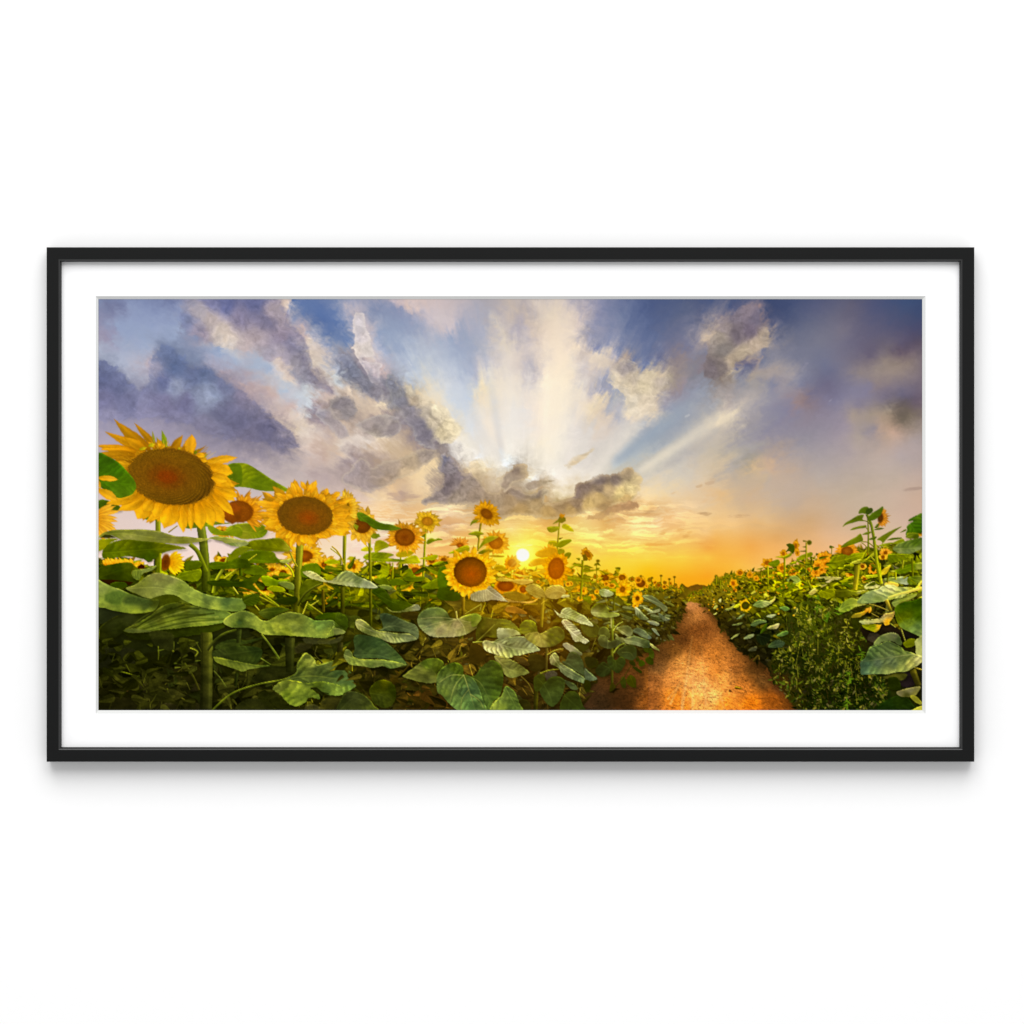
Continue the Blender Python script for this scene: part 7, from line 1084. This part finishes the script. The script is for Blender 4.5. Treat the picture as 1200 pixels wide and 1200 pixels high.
# the shade under the leaves swallows detail on the far left
sh = np.exp(-(((XX - 150) / 110) ** 2 + ((YY - 812) / 62) ** 2))
C[:] = C * (1 - .14 * sh)[..., None]
bl1 = boxblur(boxblur(C, 2), 2); lo = ss(600, 680, YY)[..., None]
C[:] = np.clip(C + (C - bl1) * .26 * lo, 0, 1)
C[:] = C + lo * (np.clip((C - .30) * 1.12 + .30, 0, 1) - C)
hi = (1 - ss(600, 660, YY))[..., None] * np.clip((sr - 40) / 60, 0, 1)[..., None]
C[:] = C + hi * (np.clip((C - .62) * 1.07 + .62, 0, 1) - C) * (C[..., 2:] > C[..., :1] * .55)
lm = C.mean(2, keepdims=True); C[:] = np.clip(lm + (C - lm) * (1 + .13 * lo * (C[..., 1:2] > C[..., 0:1] * .93)), 0, 1)
# fine photographic texture
C[:] = np.clip(C * (1 + (.003 + .007 * ss(670, 720, YY)) * NG + .02 * NB * ss(670, 720, YY))[..., None], 0, 1)
# ====================================================================
#  The scene: a framed panorama print hanging on a white wall
#  1 photograph pixel = 1 mm; the wall's face is the plane y = 0
# ====================================================================
MM = .001
def wx(px): return (px - 598.) * MM
def wz(py): return (591.3 - py) * MM
sc = bpy.context.scene
col = sc.collection
E_MAT = 1.29            # brightness of light falling on the print, relative to white = 1

def material(name, rgb, rough=.6, spec=.3, bump=0., bscale=300., var=0.):
    m = bpy.data.materials.new(name); m.use_nodes = True
    nt = m.node_tree; b = nt.nodes['Principled BSDF']
    b.inputs['Base Color'].default_value = (*rgb, 1); b.inputs['Roughness'].default_value = rough
    b.inputs['Specular IOR Level'].default_value = spec
    tc = nt.nodes.new('ShaderNodeTexCoord'); nz = nt.nodes.new('ShaderNodeTexNoise'); nz.inputs['Scale'].default_value = bscale
    nz.inputs['Detail'].default_value = 4
    nt.links.new(tc.outputs['Object'], nz.inputs['Vector'])
    if var:
        mx = nt.nodes.new('ShaderNodeMix'); mx.data_type = 'RGBA'
        mx.inputs[6].default_value = (*[c * (1 - var) for c in rgb], 1); mx.inputs[7].default_value = (*[min(1, c * (1 + var)) for c in rgb], 1)
        nt.links.new(nz.outputs['Fac'], mx.inputs[0]); nt.links.new(mx.outputs[2], b.inputs['Base Color'])
    if bump:
        bp = nt.nodes.new('ShaderNodeBump'); bp.inputs['Strength'].default_value = bump; bp.inputs['Distance'].default_value = .0004
        nt.links.new(nz.outputs['Fac'], bp.inputs['Height']); nt.links.new(bp.outputs['Normal'], b.inputs['Normal'])
    return m

M_WALL = material('white_wall_paint', (.86, .86, .86), .9, .1, .02, 120., .006)
M_FRAME = material('black_satin_wood', (.0045, .0047, .0047), .5, .13, .05, 700., .1)
M_BEAD = material('black_gloss_bead', (.006, .0063, .0065), .25, .75, 0, 700., .1)
M_BOARD = material('white_mat_board', (.90, .90, .905), .95, .05, .03, 900., .004)
M_CORE = material('mat_board_core', (.66, .665, .655), .95, .05, .03, 900., .02)
M_BACK = material('brown_backing_board', (.25, .18, .12), .9, .1, .05, 400., .1)

def mesh_obj(name, verts, faces, mat, parent=None, bevel=0.):
    me = bpy.data.meshes.new(name); me.from_pydata(verts, [], faces); me.update()
    bm = bmesh.new(); bm.from_mesh(me); bmesh.ops.recalc_face_normals(bm, faces=bm.faces); bm.to_mesh(me); bm.free()
    o = bpy.data.objects.new(name, me); col.objects.link(o); me.materials.append(mat)
    if parent is not None: o.parent = parent
    return o

# wall
w = mesh_obj('wall', [(-3, 0, -3), (3, 0, -3), (3, 0, 3), (-3, 0, 3), (-3, .1, -3), (3, .1, -3), (3, .1, 3), (-3, .1, 3)],
             [(0, 1, 2, 3), (4, 7, 6, 5), (0, 4, 5, 1), (1, 5, 6, 2), (2, 6, 7, 3), (3, 7, 4, 0)], M_WALL)
w['kind'] = 'structure'

pic = bpy.data.objects.new('framed_picture', None); col.objects.link(pic)
pic['label'] = 'black framed sunflower field print with a wide white mat hanging on the white wall'
pic['category'] = 'framed picture'

# moulding profile: (distance inwards from the outer edge, height off the wall), mm
OUT = (54.4, 289.6, 1142., 892.8)       # outer rectangle in photo pixels
G = 4.0                                   # the frame hangs a little off the wall
PROF = [(0, G), (0, 23.2), (.35, 24.4), (1.3, 24.9), (14.2, 24.9), (14.2, 22.2), (16.7, 22.2), (16.7, 15.2), (12, 15.2), (12, G)]
LIP = [(14.22, 22.25), (14.22, 24.85), (14.6, 24.7), (16.0, 23.4), (16.2, 22.9), (16.2, 22.25)]   # raised glossy bead along the sight edge
def rect(d, r=OUT):
    return [(r[0] + d, r[1] + d), (r[2] - d, r[1] + d), (r[2] - d, r[3] - d), (r[0] + d, r[3] - d)]
for k in range(4):                       # four mitred rails: top, right, bottom, left
    v = []; n = len(PROF)
    for e in (k, (k + 1) % 4):
        for d, h in PROF:
            px, py = rect(d)[e]; v.append((wx(px), -h * MM, wz(py)))
    f = [(i, (i + 1) % n, n + (i + 1) % n, n + i) for i in range(n)] + [tuple(range(n)), tuple(range(2 * n - 1, n - 1, -1))]
    o = mesh_obj('frame_rail', v, f, M_FRAME, pic)
    v = []; n = len(LIP)
    for e in (k, (k + 1) % 4):
        for d, h in LIP:
            px, py = rect(d)[e]; v.append((wx(px), -h * MM, wz(py)))
    f = [(i, (i + 1) % n, n + (i + 1) % n, n + i) for i in range(n)] + [tuple(range(n)), tuple(range(2 * n - 1, n - 1, -1))]
    mesh_obj('inner_bead', v, f, M_BEAD, o)

# mat board with a bevelled window
IN = (OUT[0] + 12.6, OUT[1] + 12.6, OUT[2] - 12.6, OUT[3] - 12.6)
A = (110.9, 346.4, 1085.9, 836.9); B = (113.9, 349.9, 1082.1, 833.0)
YM, YP = -15.0 * MM, -12.4 * MM
def corners(r, y): return [(wx(r[0]), y, wz(r[1])), (wx(r[2]), y, wz(r[1])), (wx(r[2]), y, wz(r[3])), (wx(r[0]), y, wz(r[3]))]
v = corners(IN, YM) + corners(A, YM) + corners(IN, YM + .0021) + corners(A, YM + .0021)
f = []
for i in range(4):
    j = (i + 1) % 4
    f += [(i, j, 4 + j, 4 + i), (8 + i, 12 + i, 12 + j, 8 + j), (i, 8 + i, 8 + j, j)]
mat_o = mesh_obj('mat_board', v, f, M_BOARD, pic)
v = corners(A, YM + .00001) + corners(B, YP - .0002) + corners(A, YP - .0002)
f = []
for i in range(4):
    j = (i + 1) % 4
    f += [(i, j, 4 + j, 4 + i), (i, 8 + i, 8 + j, j), (4 + i, 4 + j, 8 + j, 8 + i)]
mesh_obj('bevel_edge', v, f, M_CORE, mat_o)
R_ = (IN[0], IN[1], IN[2], IN[3])
v = corners(R_, -9 * MM) + corners(R_, -6 * MM)
mesh_obj('backing_board', v, [(0, 1, 2, 3), (4, 7, 6, 5), (0, 4, 5, 1), (1, 5, 6, 2), (2, 6, 7, 3), (3, 7, 4, 0)], M_BACK, pic)

# the print: one sheet whose ink colours are the painted array above
me = bpy.data.meshes.new('print_sheet')
xs = wx(X0 + (np.arange(W) + .5) / S * 1.0); zs = wz(Y0 + (np.arange(H) + .5) / S)
vx, vz = np.meshgrid(xs, zs)
co = np.stack([vx, np.full_like(vx, YP), vz], -1).reshape(-1, 3).astype(np.float32)
me.vertices.add(W * H); me.vertices.foreach_set('co', co.ravel())
idx = np.arange(W * H).reshape(H, W)
q = np.stack([idx[:-1, :-1], idx[1:, :-1], idx[1:, 1:], idx[:-1, 1:]], -1).reshape(-1, 4)
nf = len(q)
me.loops.add(nf * 4); me.loops.foreach_set('vertex_index', q.ravel().astype(np.int32))
me.polygons.add(nf); me.polygons.foreach_set('loop_start', (np.arange(nf) * 4).astype(np.int32))
me.update(calc_edges=True)
ink = me.color_attributes.new('ink', 'FLOAT_COLOR', 'POINT')
lin = np.where(C <= .04045, C / 12.92, ((C + .055) / 1.055) ** 2.4) / E_MAT
rgba = np.ones((H * W, 4), np.float32); rgba[:, :3] = lin.reshape(-1, 3)
ink.data.foreach_set('color', rgba.ravel())
mp = bpy.data.materials.new('print_ink'); mp.use_nodes = True; nt = mp.node_tree; b = nt.nodes['Principled BSDF']
at = nt.nodes.new('ShaderNodeAttribute'); at.attribute_name = 'ink'
nt.links.new(at.outputs['Color'], b.inputs['Base Color'])
b.inputs['Roughness'].default_value = .85; b.inputs['Specular IOR Level'].default_value = 0.0
po = bpy.data.objects.new('print', me); me.materials.append(mp); col.objects.link(po); po.parent = pic
po['label'] = 'panorama of a sunflower field with a dirt path and sun rays at sunset'

# light: a white studio, one broad soft lamp high in front of the wall
wd = bpy.data.worlds.new('World'); sc.world = wd; wd.use_nodes = True
wd.node_tree.nodes['Background'].inputs['Color'].default_value = (1, 1, 1, 1)
wd.node_tree.nodes['Background'].inputs['Strength'].default_value = .66
def area_light(name, loc, target, sx, sy, power):
    l = bpy.data.lights.new(name, 'AREA'); l.shape = 'RECTANGLE'; l.size = sx; l.size_y = sy; l.energy = power
    o = bpy.data.objects.new(name, l); o.location = loc; col.objects.link(o)
    from mathutils import Vector
    o.rotation_euler = (Vector(target) - Vector(loc)).to_track_quat('-Z', 'Y').to_euler()
    return o
area_light('softbox_light', (0, -5.4, 5.2), (0, 0, -.2), 7.0, 6.0, 560)

cam = bpy.data.cameras.new('camera'); co_ = bpy.data.objects.new('camera', cam); col.objects.link(co_)
D = 4.2
co_.location = (0, -D, 0); co_.rotation_euler = (math.pi / 2, 0, 0)
cam.sensor_width = 36; vis = 1.2 * (D - .0249) / D      # photograph width measured in the plane of the frame's face
cam.lens = 36 * D / (1.2 * D / (D - .0249)) if False else 36 * (D - .0249) / 1.2
cam.shift_x = (600 - 598.) / 1200; cam.shift_y = -(600 - 591.3) / 1200
cam.clip_end = 50
sc.camera = co_
sc.view_settings.view_transform = 'Standard'; sc.view_settings.look = 'None'; sc.view_settings.exposure = 0; sc.view_settings.gamma = 1
sc.render.film_transparent = False
